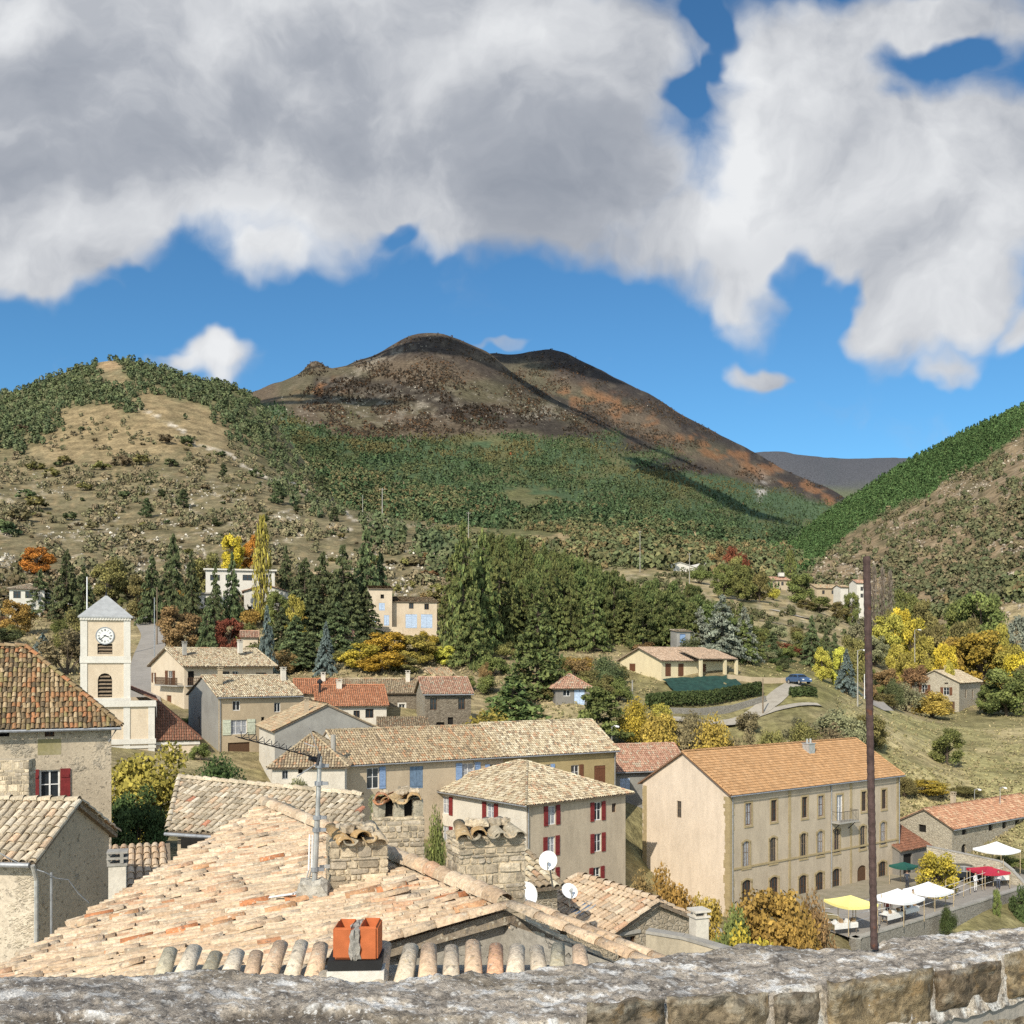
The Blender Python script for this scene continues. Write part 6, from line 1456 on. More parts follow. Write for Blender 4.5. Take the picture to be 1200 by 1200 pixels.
def proto_pine(seed, leaves=5500):
    random.seed(seed); cs = []; L = []
    for i in range(46):
        z0 = .09+.89*(i+.5)/46; R0 = .48*(1-((z0-.09)/.93))**.7*(.6+.4*min(1,(z0-.05)/.16)); th = random.random()*6.283; r = R0*random.uniform(.45,1.)
        cs.append((r*math.cos(th), r*math.sin(th), z0)); 
        if i % 3 == 0: L.append(([(0,0,z0-.05), (r*math.cos(th)*.9, r*math.sin(th)*.9, z0)], [.008,.003]))
    cs = np.array(cs); k = rng.integers(0, len(cs), leaves); off = rng.normal(size=(leaves,3)); off /= np.linalg.norm(off,axis=1)[:,None]; off *= (rng.random(leaves)**.5)[:,None]*np.array([.125,.125,.062])
    c = cs[k]+off; v, q = leaf_quads(c, .029, 1.8, .9, off*4+np.array([0,0,.5])); col_ = leaf_col(leaves, c[:,2]); col_[:,0] *= rng.uniform(.7,1.2,len(cs))[k]; col_[:,1] = np.clip(.5*col_[:,1]+off[:,2]*6, 0, 1)
    return trunk_mesh('trunk', [(0,0,0),(.01,0,.5),(0,0,.95)], [.02,.015,.003], L), np_mesh('crown', v, q, col_, None)
def proto_cedar(seed, leaves=5200, layers=13, base=.06):
    random.seed(seed); cs = []; L = []
    for i in range(layers):
        z0 = base+(.97-base)*i/(layers-1); R0 = .5*(1-(i/(layers-.4))**1.5)*random.uniform(.85,1.1)+.03
        for b in range(7):
            th = b*.9+i*1.3+random.gauss(0,.25); rr = R0*random.uniform(.65,1.05); zz_ = z0+random.gauss(0,.018); cs.append((th, zz_, rr)); L.append(([(0,0,zz_-.03), (rr*.85*math.cos(th), rr*.85*math.sin(th), zz_)], [.010,.003]))
    cs = np.array(cs); w = cs[:,2]**1.3; k = rng.choice(len(cs), leaves, p=w/w.sum()); t = .25+.75*rng.random(leaves)**.7
    th = cs[k,0]+rng.normal(0,.24,leaves); r = cs[k,2]*t; z = cs[k,1]+rng.normal(0,.014,leaves)-.04*t*t
    c = np.stack([r*np.cos(th), r*np.sin(th), z], -1); v, q = leaf_quads(c, .036, 1.5, 0, np.tile([0,0,1.3],(leaves,1))); col_ = leaf_col(leaves, z); col_[:,0] *= rng.uniform(.75,1.2,len(cs))[k]
    return trunk_mesh('trunk', [(0,0,0),(0,0,.5),(0,0,.95)], [.03,.02,.004], L), np_mesh('crown', v, q, col_, None)
def proto_poplar(seed, leaves=1500, bare=False):
    random.seed(seed); n = leaves; z = .06+.94*rng.random(n)**.9; R0 = .5*np.sin(np.clip((z-.02)/1.0,0,1)**.75*math.pi)**.6*.9+.05; th = rng.random(n)*6.283; r = R0*rng.random(n)**.55
    c = np.stack([r*np.cos(th), r*np.sin(th), z], -1); v, q = leaf_quads(c, .05 if not bare else .03, 1.4 if not bare else 3., 1.2); v = v.reshape(-1,3); col_ = leaf_col(n, z)
    L = []
    for i in range(26): z0 = .08+.8*i/26; th_ = i*2.4; L.append(([(0,0,z0), (.25*math.cos(th_), .25*math.sin(th_), z0+.10), (.32*math.cos(th_), .32*math.sin(th_), z0+.2)], [.02,.012,.005]))
    return trunk_mesh('trunk', [(0,0,0),(0,0,.5),(0,0,.97)], [.06,.04,.01], L), np_mesh('crown', v, q, col_, None)
def proto_bush(seed, leaves=4200, size=.035, clumps=18, loose=.17):
    random.seed(seed); cs = []
    for i in range(clumps):
        th = random.random()*6.283; r = .40*random.random()**.5; zt = (1-(r/.5)**2)**.5; cs.append((r*math.cos(th), r*math.sin(th), max(.12, zt*random.uniform(.35,.88))))
    cs = np.array(cs); k = rng.integers(0, clumps, leaves); off = rng.normal(size=(leaves,3)); off /= np.linalg.norm(off,axis=1)[:,None]; off *= (rng.random(leaves)**.5)[:,None]*loose
    c = cs[k]+off; c[:,2] = np.abs(c[:,2]); v, q = leaf_quads(c, size, 1.3, .2, off); col_ = leaf_col(leaves, c[:,2]); col_[:,0] *= rng.uniform(.75,1.2,clumps)[k]; col_[:,1] = np.clip(.6*col_[:,1]+.5*rng.random(clumps)[k],0,1)
    L = [([(0,0,0), (c_[0]*.6,c_[1]*.6,c_[2]*.7), tuple(c_)], [.014,.008,.003]) for c_ in cs[::2]]
    return trunk_mesh('stem', [(0,0,0),(0,0,.3)], [.02,.01], L), np_mesh('foliage', v, q, col_, None)
PROTO = {'decid': [proto_decid(s) for s in (1,2,3,4)], 'conifer': [proto_conifer(s) for s in (11,12,13)], 'spruce': [proto_conifer(s, droop=.5, power=.95, layers=20, rag=.15) for s in (15,16)],
 'pine': [proto_pine(s) for s in (21,22,23,24)], 'cedar': [proto_cedar(31), proto_cedar(32, 6000, 9, .10)], 'poplar': [proto_poplar(41), proto_poplar(42)], 'bare': [proto_poplar(43, 500, True)],
 'bush': [proto_bush(51), proto_bush(52), proto_bush(53)], 'fine': [proto_decid(61, 8500, .027, .04, 44), proto_bush(62, 8500, .030, 30, .16), proto_bush(63, 8000, .026, 30, .20)], 'scrub': [proto_bush(71, 420, .11, 10), proto_bush(72, 420, .11, 9), proto_bush(73, 420, .11, 12)],
 'sparse': [proto_bush(81, 700, .035, 26, .16)]}
LM = {k: leaf_mat('leaf_'+k, *v) for k, v in {
 'dark_green': ((0.085, 0.115, 0.052), (0.16, 0.18, 0.07)), 'pine_green': ((.085,.12,.038), (.22,.225,.07)), 'spruce_blue': ((0.12, 0.16, 0.145), (0.2, 0.245, 0.22)), 'cedar_green': ((0.1, 0.14, 0.045), (0.22, 0.25, 0.08)),
 'silver_green': ((0.19, 0.21, 0.155), (0.32, 0.34, 0.255)), 'olive_green': ((0.17, 0.16, 0.055), (0.31, 0.27, 0.09)), 'leaf_green': ((0.12, 0.15, 0.045), (0.25, 0.26, 0.075)), 'yellow': ((0.52, 0.36, 0.035), (0.7, 0.52, 0.07)), 'lemon': ((0.46, 0.42, 0.06), (0.62, 0.56, 0.11)),
 'yellow_green': ((0.31, 0.28, 0.055), (0.5, 0.43, 0.085)), 'gold_mix': ((0.3, 0.25, 0.045), (0.6, 0.43, 0.06)), 'orange': ((0.36, 0.17, 0.03), (0.5, 0.26, 0.04)), 'red_orange': ((0.42, 0.13, 0.03), (0.52, 0.19, 0.04)), 'russet': ((0.24, 0.145, 0.065), (0.36, 0.23, 0.1)), 'crimson': ((0.2, 0.055, 0.03), (0.28, 0.1, 0.05)),
 'brown_scrub': ((0.19, 0.155, 0.08), (0.29, 0.23, 0.12)), 'bare_twig': ((.20,.17,.13), (.28,.24,.19)), 'hedge_green': ((0.05, 0.085, 0.028), (0.11, 0.15, 0.045)), 'rust_mix': ((.33,.215,.055), (.53,.36,.08)), 'pale_sage': ((0.22, 0.22, 0.11), (0.33, 0.32, 0.17))}.items()}
used_proto = {}
def plant(name, kind, var, loc, height, width, leaf, label, group=None, rz=None, cat=None, wy=None):
    tm, cm = PROTO[kind][var % len(PROTO[kind])]
    root = empty(name, loc, label, cat or ('bush' if kind in ('bush','fine','scrub','sparse') else 'tree'), group, random.random()*6.28 if rz is None else rz)
    root.scale = (width, wy or width, height)
    for me in (tm, cm):
        nm = me.name.split('.')[0]
        if nm in ('crown','foliage'):
            key = (me.name, leaf)
            if not me.materials: me.materials.append(LM[leaf])
            o = bpy.data.objects.new(nm, me); link(o, root)
            o.material_slots[0].link = 'OBJECT'; o.material_slots[0].material = LM[leaf]
        else: link(bpy.data.objects.new(nm, me), root)
    return root
def tree(name, kind, px, D, top, wpx, leaf, label, group=None, base_dz=0., base=None):
    z0 = gnd(px, D)-.15+base_dz if base is None else zat(base, D)
    H = zat(top, D)-z0; W = wpx/F*D
    if H < .6 or H > 24: print('TREE?', label, 'H', round(H,1), 'W', round(W,1), 'base row', round(HY-(z0-CZ)/D*F))
    H = min(max(H, .8), 25)
    tree.n = getattr(tree, 'n', 0)+1
    return plant(name, kind, tree.n, Vector(((px-HX)/F*D, D, z0)), H, W, leaf, label, group)
T = tree
# ---- slope behind the church
T('autumn_tree','decid',43,250,639,48,'red_orange','round orange red tree on the scrub slope at the left edge')
T('conifer','conifer',78,188,645,46,'dark_green','tall dark conifer with ragged top right of the orange red tree')
T('conifer','conifer',47,194,668,42,'dark_green','shorter dark conifer at the far left, below the orange red tree')
T('conifer','conifer',98,186,664,40,'dark_green','dark conifer between the ragged conifer and the olive tree')
T('broadleaf_tree','decid',128,212,652,54,'olive_green','rounded olive green tree above the bell tower')
T('autumn_bush','decid',20,172,702,46,'rust_mix','orange brown tree at the left edge above the mossy roof')
T('shrub','bush',5,160,735,50,'dark_green','dark shrub at the left edge under the orange brown tree')
T('conifer','spruce',50,150,742,36,'spruce_blue','blue green spruce above the mossy roof')
T('shrub','bush',78,140,732,64,'brown_scrub','brown green thicket left of the bell tower'); T('shrub','bush',90,152,712,40,'olive_green','olive shrub just left of the spire')
for px, D, top, w, lab in ((178,182,650,38,'leftmost of the three dark conifers right of the bell tower'),(203,184,627,44,'tallest dark conifer right of the bell tower'),(224,180,647,36,'right hand conifer of the dark three behind the cream balcony house')): T('conifer','conifer',px,D,top,w,'dark_green',lab,'dark conifers right of the bell tower')
T('broadleaf_tree','decid',166,184,672,44,'olive_green','olive brown tree beside the lane behind the bell tower')
T('broadleaf_tree','decid',243,205,645,48,'olive_green','olive tree left of the white modern house')
T('autumn_tree','decid',273,258,624,34,'yellow','golden yellow tree on the slope left of the poplar'); T('autumn_tree','decid',296,262,626,34,'red_orange','orange red tree directly behind the poplar')
T('autumn_tree','poplar',307,184,606,24,'yellow_green','slender yellow green poplar in front of the white modern house')
T('conifer','conifer',272,184,648,30,'dark_green','narrow dark conifer in front of the white modern house'); T('conifer','conifer',252,180,662,26,'dark_green','conifer in front of the left wing of the white modern house'); T('broadleaf_tree','decid',326,180,690,34,'leaf_green','green tree in front of the right wing of the white modern house'); T('conifer','conifer',335,204,640,28,'dark_green','dark conifer standing right of the poplar')
T('autumn_tree','decid',208,160,708,66,'russet','broad russet tree above the cream balcony house'); T('autumn_tree','decid',269,158,722,46,'crimson','reddish tree above the beige house'); T('conifer','conifer',243,156,702,32,'dark_green','small dark conifer between the russet and reddish trees')
T('shrub','bush',288,160,728,40,'leaf_green','green shrub beside the small pink roof'); T('broadleaf_tree','decid',345,162,694,34,'yellow_green','lime green tree in front of the big conifers'); T('shrub','bush',300,150,752,46,'leaf_green','green bush under the small pink roof')
for i, (px, D, top, w) in enumerate(((357,188,655,48),(378,182,648,50),(402,180,640,52),(430,186,618,44),(446,190,648,34),(368,165,690,54),(412,164,682,50),(347,150,722,48),(396,152,706,56),(430,166,692,40),(358,146,742,46),(330,158,712,40))): T('conifer','conifer',px,D,top,w*1.25,'dark_green','dark conifer of the tight clump left of the tall hillside house','conifers clumped left of the tall hillside house')
T('blue_spruce','spruce',313,141,710,34,'spruce_blue','blue spruce above the beige house roof'); T('blue_spruce','spruce',382,141,730,32,'spruce_blue','blue spruce between the dark clump and the yellow trees')
for px, D, top, w, c, lab in ((424,141,752,64,'gold_mix','golden tree at the left end of the yellow group'),(452,146,738,62,'yellow','large bright yellow tree below the tall hillside house'),(487,146,742,60,'yellow_green','yellow green tree right of the bright yellow one'),(447,139,764,70,'yellow','low spreading yellow tree behind the orange roof'),(500,150,738,34,'gold_mix','gold tinged shrub at the right corner of the tall hillside house'),(521,148,755,32,'lemon','small bright yellow tree at the right end of the yellow group'),(474,140,766,46,'olive_green','olive green tree below the yellow group'),(400,147,762,36,'olive_green','olive tree at the left foot of the yellow group')): T('autumn_tree','decid',px,D,top,w,c,lab)
# ---- scrub between hill and grove
for i in range(46):
    px, D = random.uniform(425,545), random.uniform(190,300); c = random.choice(['brown_scrub','russet','brown_scrub','olive_green'])
    T('shrub','scrub',px,D,HY-(gnd(px,D)+random.uniform(1.2,3.2)-CZ)/D*F,random.uniform(12,28),c,'brownish shrub on the stony slope above the tall hillside house','brown shrubs on the stony slope')
for px, D, top, w in ((543,154,612,64),(566,160,622,60),(530,166,652,50),(585,170,640,60),(552,148,690,60)): T('pine','conifer',px,D,top,w,'pine_green','tall conifer at the left edge of the pine grove','tall conifers at the left edge of the pine grove')
tops = [(545,628),(600,624),(650,640),(700,664),(760,690),(800,702),(860,716),(900,730)]
n_p = 0
for i in range(4000):
    px, D = random.uniform(560,882), random.uniform(166,285)
    if n_p >= 230: break
    lim = np.interp(px, [p[0] for p in tops], [p[1] for p in tops]); g_ = gnd(px, D); Hh = random.uniform(8.5,13) if px < 730 else random.uniform(6.,10.5); top = HY-(g_+Hh-CZ)/D*F
    if top < lim-4 or top > lim+95 or (px > 740 and D < 166): continue
    T('pine',random.choice(('pine','conifer','conifer')),px,D,top,random.uniform(4.8,6.8)/D*F,'pine_green','green pine standing inside the dense grove on the slope','pines of the dense grove'); n_p += 1
for i in range(42):
    px = random.uniform(725,872); D = random.uniform(167,215) if px > 790 else random.uniform(170,230); Hh = random.uniform(6.5,10.)*(1 if px < 830 else .8); T('pine',random.choice(('pine','conifer')),px,D,HY-(gnd(px,D)+Hh-CZ)/D*F,random.uniform(4.8,6.6)/D*F,'pine_green','green pine standing inside the dense grove on the slope','pines of the dense grove')
T('cedar','cedar',630,130,704,92,'cedar_green','tall layered cedar rising in front of the pine grove'); tree.n += 1; T('cedar','cedar',600,110,790,140,'cedar_green','broad flat layered cedar above the long tan roof')
T('broadleaf_tree','fine',712,140,768,46,'dark_green','round dark evergreen left of the yellow villa'); T('autumn_tree','bush',676,148,768,44,'rust_mix','orange leaved shrubs left of the round evergreen')
T('conifer','pine',700,114,806,82,'leaf_green','bushy green pine in front of the little grey house'); T('shrub','fine',582,103,832,104,'yellow_green','olive green bush behind the long tan roof'); T('shrub','bush',640,108,838,60,'dark_green','dark shrub right of the flat cedar'); T('shrub','bush',535,107,848,40,'leaf_green','shrub beside the brown stone house'); T('cypress','poplar',585,150,772,7,'dark_green','tiny dark cypress on the grass terrace'); T('shrub','bush',548,135,790,22,'leaf_green','small green shrub right of the white cabin'); T('shrub','bush',568,140,775,16,'russet','round brown shrub on the grass terrace')
for px, D, top, w, c, lab in ((742,116,818,46,'gold_mix','yellow flecked tree right of the bushy green pine'),(772,112,832,62,'rust_mix','orange brown thicket behind the pink roof'),(803,114,836,58,'brown_scrub','brown thicket behind the orange roofed building'),(838,113,838,64,'rust_mix','russet gold thicket above the orange roof ridge'),(775,121,822,36,'yellow_green','yellow green shrub below the hedge'),(872,114,848,54,'brown_scrub','brown thicket right of the russet gold one'),(812,120,834,44,'brown_scrub','dull brown shrub under the low roadside wall'),(905,116,852,46,'olive_green','olive shrub on the bank right of the thickets')): T('shrub','fine',px,D,top,w,c,lab)
for px, D, top, w, lab in ((846,165,698,66,'silvery cedar behind the yellow villa'),(820,168,712,44,'smaller silvery cedar left of the larger one'),(872,168,712,44,'silvery cedar at the right end of the grove')): T('cedar','conifer',px,D,top,w,'silver_green',lab)
T('shrub','bush',757,166,752,40,'russet','russet shrub at the foot of the grove'); T('shrub','bush',790,164,758,30,'leaf_green','green shrub right above the villa roof'); T('shrub','bush',808,160,745,30,'dark_green','dark shrub behind the villa')
# ---- right side of the valley
for px, D, top, w, k, c, lab in ((940,200,738,38,'decid','leaf_green','green oak above the blue car'),(906,196,740,34,'conifer','dark_green','dark conifer at the left of the meadow'),(951,190,722,34,'conifer','dark_green','tallest dark conifer of the meadow row'),(968,186,738,28,'conifer','dark_green','dark conifer behind the two lime maples'),(992,160,762,34,'spruce','spruce_blue','grey green spruce by the street lamp'),(925,198,752,30,'bush','crimson','dark red shrub below the oak'),(964,166,757,26,'decid','lemon','left one of two lime yellow maples'),(985,168,756,26,'decid','lemon','right one of two lime yellow maples'),(978,182,742,34,'conifer','dark_green','dark conifer between the lime maples'),(915,178,768,34,'bush','hedge_green','dark green shrub at the end of the meadow'),(1000,185,742,40,'decid','olive_green','olive tree left of the iron rod'),(913,165,779,8,'bush','leaf_green','tiny round shrub on the lawn')): T('tree' if k != 'bush' else 'shrub',k,px,D,top,w,c,lab)
for px, D, top, w, c, lab in ((1040,246,716,50,'yellow_green','yellow green tree right behind the iron rod'),(1070,250,722,46,'gold_mix','gold green tree of the river line'),(1094,246,730,50,'olive_green','olive tree of the river line above the pale stone house'),(1150,236,736,86,'gold_mix','largest spreading golden tree at the right'),(1118,240,742,40,'rust_mix','rusty tree between the golden ones'),(1052,226,752,30,'lemon','bright yellow tree low beside the iron rod'),(1111,206,772,18,'lemon','small cone of bright yellow above the pale stone house'),(1182,232,752,50,'yellow_green','yellow green tree at the right edge'),(1025,236,742,40,'pale_sage','pale grey green tree left of the yellow one'),(1010,250,722,40,'pale_sage','pale brown leafless looking tree left of the rod'),(1075,205,778,40,'russet','russet thicket left of the pale stone house'),(1040,205,782,40,'russet','brown thicket behind the rod'),(1180,188,780,70,'leaf_green','big dark green tree right of the pale stone house'),(1160,192,800,40,'leaf_green','dark green tree touching the pale stone house'),(1206,196,772,44,'olive_green','olive tree cut by the right edge')): T('tree','decid',px,D,top,w,c,lab)
for px, D, top, w, c, lab in ((1092,186,808,52,'rust_mix','orange yellow bush in front of the pale stone house'),(1062,188,800,46,'pale_sage','pale green bush left of the orange yellow one'),(1035,172,812,40,'olive_green','olive bush beside the lane'),(985,126,828,76,'pale_sage','large pale green bush on the bank left of the rod'),(945,122,845,50,'olive_green','olive shrub on the bank below the car'),(1020,128,835,50,'olive_green','olive shrub right of the pale green bush'),(1048,176,792,26,'dark_green','dark shrub by the lane behind the rod'),(970,116,850,60,'brown_scrub','brown shrub behind the ridge of the long building'),(1000,120,852,50,'pale_sage','sage coloured shrub above the long roof')): T('shrub','fine',px,D,top,w,c,lab)
for px, D, top, w, c, lab in ((1058,262,708,40,'yellow','bright yellow tree at the back of the river line'),(1082,232,742,38,'yellow_green','yellow green tree in the middle of the river line'),(1130,262,722,50,'olive_green','olive tree behind the spreading golden tree'),(1168,255,728,46,'yellow_green','lime tree right behind the spreading golden tree'),(1108,228,750,34,'yellow','small yellow tree left of the spreading golden tree'),(1062,215,762,34,'yellow_green','low lime tree left of the pale stone house'),(1195,222,762,44,'yellow','yellow tree at the right edge above the dark green one')): T('tree','decid',px,D,top,w,c,lab)
T('lone_tree','decid',1110,135,852,46,'leaf_green','solitary dark tree casting its shadow on the dry field')
for px, D, top, w, c, lab in ((1085,122,914,66,'gold_mix','yellow green hedge tree behind the right end of the long building'),(1060,120,905,30,'olive_green','slim olive bush touching the long building'),(1125,124,925,50,'olive_green','olive bush behind the barn roof')): T('shrub','fine',px,D,top,w,c,lab)
T('fruit_tree','fine',1098,93,996,60,'gold_mix','round gold and green tree beside the white market tent')
for px, D, top, w, c, lab in ((785,69,1008,74,'rust_mix','orange yellow bush below the pale gable'),(745,71,1022,52,'russet','thin reddish bush left of the orange yellow one'),(905,64,1036,136,'rust_mix','large orange brown bush in front of the long building'),(858,62,1050,62,'leaf_green','dark green bush left of the large orange brown one'),(955,66,1046,66,'russet','russet twiggy bush at the left of the yellow tent'),(825,64,1044,60,'rust_mix','golden bush behind the white capped chimney'),(880,60,1075,80,'gold_mix','low golden green bush just above the parapet'),(930,61,1072,80,'rust_mix','low orange bush just above the parapet')): T('autumn_bush','fine',px,D,top,w,c,lab)
T('bare_shrub','sparse',662,60,1012,44,'bare_twig','bare twiggy shrub in front of the white three storey house')
T('laurel_bush','fine',180,56,864,118,'yellow_green','big yellow green bush below the church'); T('hedge_bush','fine',262,70,884,72,'hedge_green','dark hedge in shade right of the big yellow green bush'); T('hedge_bush','fine',225,63,905,60,'hedge_green','dark shrub under the big yellow green bush'); T('hedge_bush','fine',160,52,915,70,'hedge_green','shaded dark shrub beside the old house')
T('shrub','fine',507,42,950,40,'leaf_green','green bush between the two tile capped chimneys'); T('shrub','fine',348,66,908,40,'pale_sage','thin pale shrub in front of the whitewashed house end'); T('shrub','fine',275,60,905,34,'pale_sage','small grey green shrub behind the tiled shed'); T('shrub','bush',645,128,800,40,'olive_green','olive bush left of the little grey house'); T('shrub','fine',445,72,925,36,'pale_sage','slim shrub before the blue shuttered row')
T('shrub','bush',222,117,838,24,'leaf_green','green climber bush between the church and the grey gable'); T('shrub','bush',235,100,870,26,'leaf_green','low bush at the foot of the grey gable')
# ---- far side of the valley floor
for px, D, top, w, k, c, lab in ((848,330,658,34,'decid','leaf_green','dark round tree right of the white farm sheds'),(872,325,660,36,'decid','leaf_green','dark round tree above the silvery cedars'),(890,332,668,30,'decid','olive_green','olive tree left of the distant house with white block'),(866,342,650,34,'decid','olive_green','pale olive tree behind the dark round ones'),(938,372,670,40,'decid','leaf_green','green tree between the distant houses'),(926,450,645,16,'poplar','leaf_green','slim green poplar in front of the wooded hill'),(960,350,698,34,'decid','leaf_green','green thicket below the distant brown roof'),(985,345,704,30,'decid','olive_green','olive thicket below the white tower house'),(998,345,692,24,'decid','leaf_green','green tree beside the white tower house'),(945,340,702,28,'decid','olive_green','olive shrub on the valley meadow'),(1062,330,688,40,'decid','leaf_green','green tree at the foot of the right hill'),(1085,325,700,38,'decid','olive_green','olive tree at the foot of the right hill'),(1150,320,690,70,'decid','leaf_green','broad green trees under the right hill'),(1190,290,720,50,'decid','silver_green','silvery round tree at the right edge'),(1125,330,702,44,'decid','leaf_green','green tree between the olive and the broad ones'),(1040,300,712,30,'decid','olive_green','olive tree right of the bare poplars'),(820,380,662,30,'bush','leaf_green','green hedge in front of the white farm sheds'),(906,360,688,22,'bush','lemon','yellow shrub before the distant house'),(862,455,636,34,'bush','crimson','rust red shrubs on the slope at the foot of the wooded valley'),(840,470,640,30,'bush','russet','russet shrubs left of the rust red ones')): T('tree' if k != 'bush' else 'shrub',k,px,D,top,w,c,lab)
for px, top, w in ((1024,662,11),(1034,664,12),(1043,668,11)): T('bare_poplar','bare',px,322,top,w,'bare_twig','bare grey poplar in the row right of the iron rod','row of bare grey poplars')
# loose garden shrubs filling the slopes
boxes = [(0,440,146,232,70,'shrub among the gardens on the slope above the church','shrubs among the gardens above the church',('brown_scrub','russet','olive_green','leaf_green','dark_green','rust_mix')),(880,1065,168,240,46,'shrub between the meadow trees on the right of the valley','shrubs between the meadow trees',('olive_green','leaf_green','russet','dark_green','pale_sage')),(560,730,128,160,18,'shrub on the grassy terraces under the pine grove','shrubs under the pine grove',('olive_green','russet','leaf_green')),(860,1010,113,128,20,'rough bush on the bank behind the long building','rough bushes on the bank',('brown_scrub','pale_sage','olive_green','rust_mix')),(1060,1250,196,280,24,'bush along the river line behind the pale stone house','bushes along the river line',('olive_green','leaf_green','gold_mix','russet'))]
for x0, x1, d0, d1, n_, lab, grp, lv in boxes:
    for i in range(n_):
        px, D = random.uniform(x0,x1), random.uniform(d0,d1)
        if 155 < px < 192 and D < 190 or (225 < px < 345 and 183 < D < 204) or (10 < px < 55 and D > 186): continue
        Hh = random.uniform(1.2,3.6); T('shrub','bush',px,D,HY-(gnd(px,D)+Hh-CZ)/D*F,Hh*random.uniform(1.,1.7)/D*F,random.choice(lv),lab,grp)
# hedge below the villa: one clipped mass
def hedge(label, pts, h_, w_, leaf, n, size):
    root = empty('hedge', pts[len(pts)//2], label, 'hedge'); P_ = np.array([tuple(p) for p in pts]); seg = np.r_[0, np.cumsum(np.linalg.norm(np.diff(P_,axis=0),axis=1))]
    s_ = rng.random(n)*seg[-1]; c = np.stack([np.interp(s_, seg, P_[:,i]) for i in range(3)], -1); e = rng.random(n); th = rng.random(n)*math.pi
    c[:,1] += np.cos(th)*w_/2*(.6+.4*e)+rng.normal(0,.04,n); c[:,2] += np.sin(th)**.6*h_*(.75+.25*e)+rng.normal(0,.05,n)
    v, q = leaf_quads(c, size, 1.3); o = link(bpy.data.objects.new('foliage', np_mesh('foliage', v, q, leaf_col(n, c[:,2]), LM[leaf], root)), root); return root
hedge('long clipped dark green hedge below the bank of the villa', [gp(x, D) for x, D in ((757,134),(790,136),(830,138),(865,141),(892,143))], 1.9, 2.2, 'hedge_green', 9000, .22)
hedge('short dark hedge in front of the blue car', [gp(x, D) for x, D in ((926,141),(940,141.5),(956,142))], 1.3, 1.6, 'hedge_green', 2200, .2)
# ------------------------------------------------------------------ roads
def road(name, pts, width, mat, dz=.05, step=1.2, kind='structure'):
    P_ = [Vector((p.x,p.y,0)) for p in pts]; dense = []
    for a, b in zip(P_, P_[1:]):
        n = max(1, int((b-a).length/step)); dense += [a.lerp(b, i/n) for i in range(n)]
    dense.append(P_[-1])
    for _ in range(6): dense = [dense[0]]+[(dense[i-1]+dense[i]*2+dense[i+1])/4 for i in range(1, len(dense)-1)]+[dense[-1]]
    mb = MB(); L = []
    for i, p in enumerate(dense):
        d = (dense[min(i+1,len(dense)-1)]-dense[max(i-1,0)]).normalized(); n = Vector((-d.y,d.x,0)); w_ = width[0]+(width[1]-width[0])*i/(len(dense)-1) if isinstance(width, tuple) else width
        row_ = []
        for k in (-.5,-.25,0,.25,.5): q = p+n*w_*k; row_.append(q)
        L.append(row_)
    xs = np.array([q.x for r_ in L for q in r_]); ys = np.array([q.y for r_ in L for q in r_]); zs = relief(HX+xs/ys*F, ys).reshape(len(L),5)
    zs = np.maximum(zs, zs.mean(1)[:,None]-.05)+dz
    for i in range(len(L)-1):
        for k in range(4): mb.face([Vector((L[i][k].x,L[i][k].y,zs[i,k])), Vector((L[i][k+1].x,L[i][k+1].y,zs[i,k+1])), Vector((L[i+1][k+1].x,L[i+1][k+1].y,zs[i+1,k+1])), Vector((L[i+1][k].x,L[i+1][k].y,zs[i+1,k]))][::-1])
    return tag(mb.build(name, mat, smooth=True), kind=kind)
M['gravel'] = stucco('pale_gravel', (.40,.36,.29), (.30,.265,.21), .8, .7)
road('road', [gp(x,D) for x, D in ((770,128),(830,129.5),(880,133),(905,139),(920,146),(933,152))], 2.8, M['gravel'], .08)
road('road', [gp(x,D) for x, D in ((868,132),(905,135),(940,137),(962,138))], 1.6, M['gravel'], .08)
road('lane', [gp(x,D) for x, D in ((172,118),(166,135),(172,155),(182,172),(168,190),(120,204),(60,212),(0,218))], 4.2, M['asphalt'], .12)
road('path', [gp(x,D) for x, D in ((1018,176),(1027,168),(1036,162))], 3., M['asphalt'], .1)
road('path', [gp(x,D) for x, D in ((905,305),(925,300),(945,296),(962,300))], 3.5, M['gravel'], .2)
road('path', [gp(x,D) for x, D in ((890,262),(930,262),(985,268))], 1.6, M['gravel'], .15)
road('yard', [gp(x,D) for x, D in ((745,84),(790,80),(850,80))], 7., M['concrete'], .06)
# market street on its retaining wall
ZS = CZ-21.25
edge = [((995,79.0)),((1003,78.2)),((1050,81.6)),((1100,85.8)),((1150,90.4)),((1192,95.0)),((1230,100))]
E3 = [Vector(((px-HX)/F*D, D, ZS)) for px, D in edge]
wall_strip('retaining_wall', 'tall stone retaining wall below the market street', 'wall', [(p, CZ-28.5) for p in E3], .45, 'retaining', 'concrete', cap=.12)
mb = MB(); back = [p+Vector((-3.6,6.2,0)) for p in E3]; b2 = [p+Vector((-13,22,.0)) for p in E3]
for i in range(len(E3)-1):
    o_ = Vector((0,0,-.02)); n0 = Vector((-.25,.42,0)); mb.face([E3[i]+o_+n0,E3[i+1]+o_+n0,back[i+1]+o_,back[i]+o_]); 
tag(mb.build('street', M['asphalt']), kind='structure')
mb = MB()
for i in range(len(E3)-1): o_ = Vector((0,0,.0)); mb.face([back[i]+Vector((0,0,-.02)),back[i+1]+Vector((0,0,-.02)),back[i+1]+Vector((0,0,.12)),back[i]+Vector((0,0,.12))]); mb.face([back[i]+Vector((0,0,.12)),back[i+1]+Vector((0,0,.12)),b2[i+1]+Vector((0,0,.12)),b2[i]+Vector((0,0,.12))])
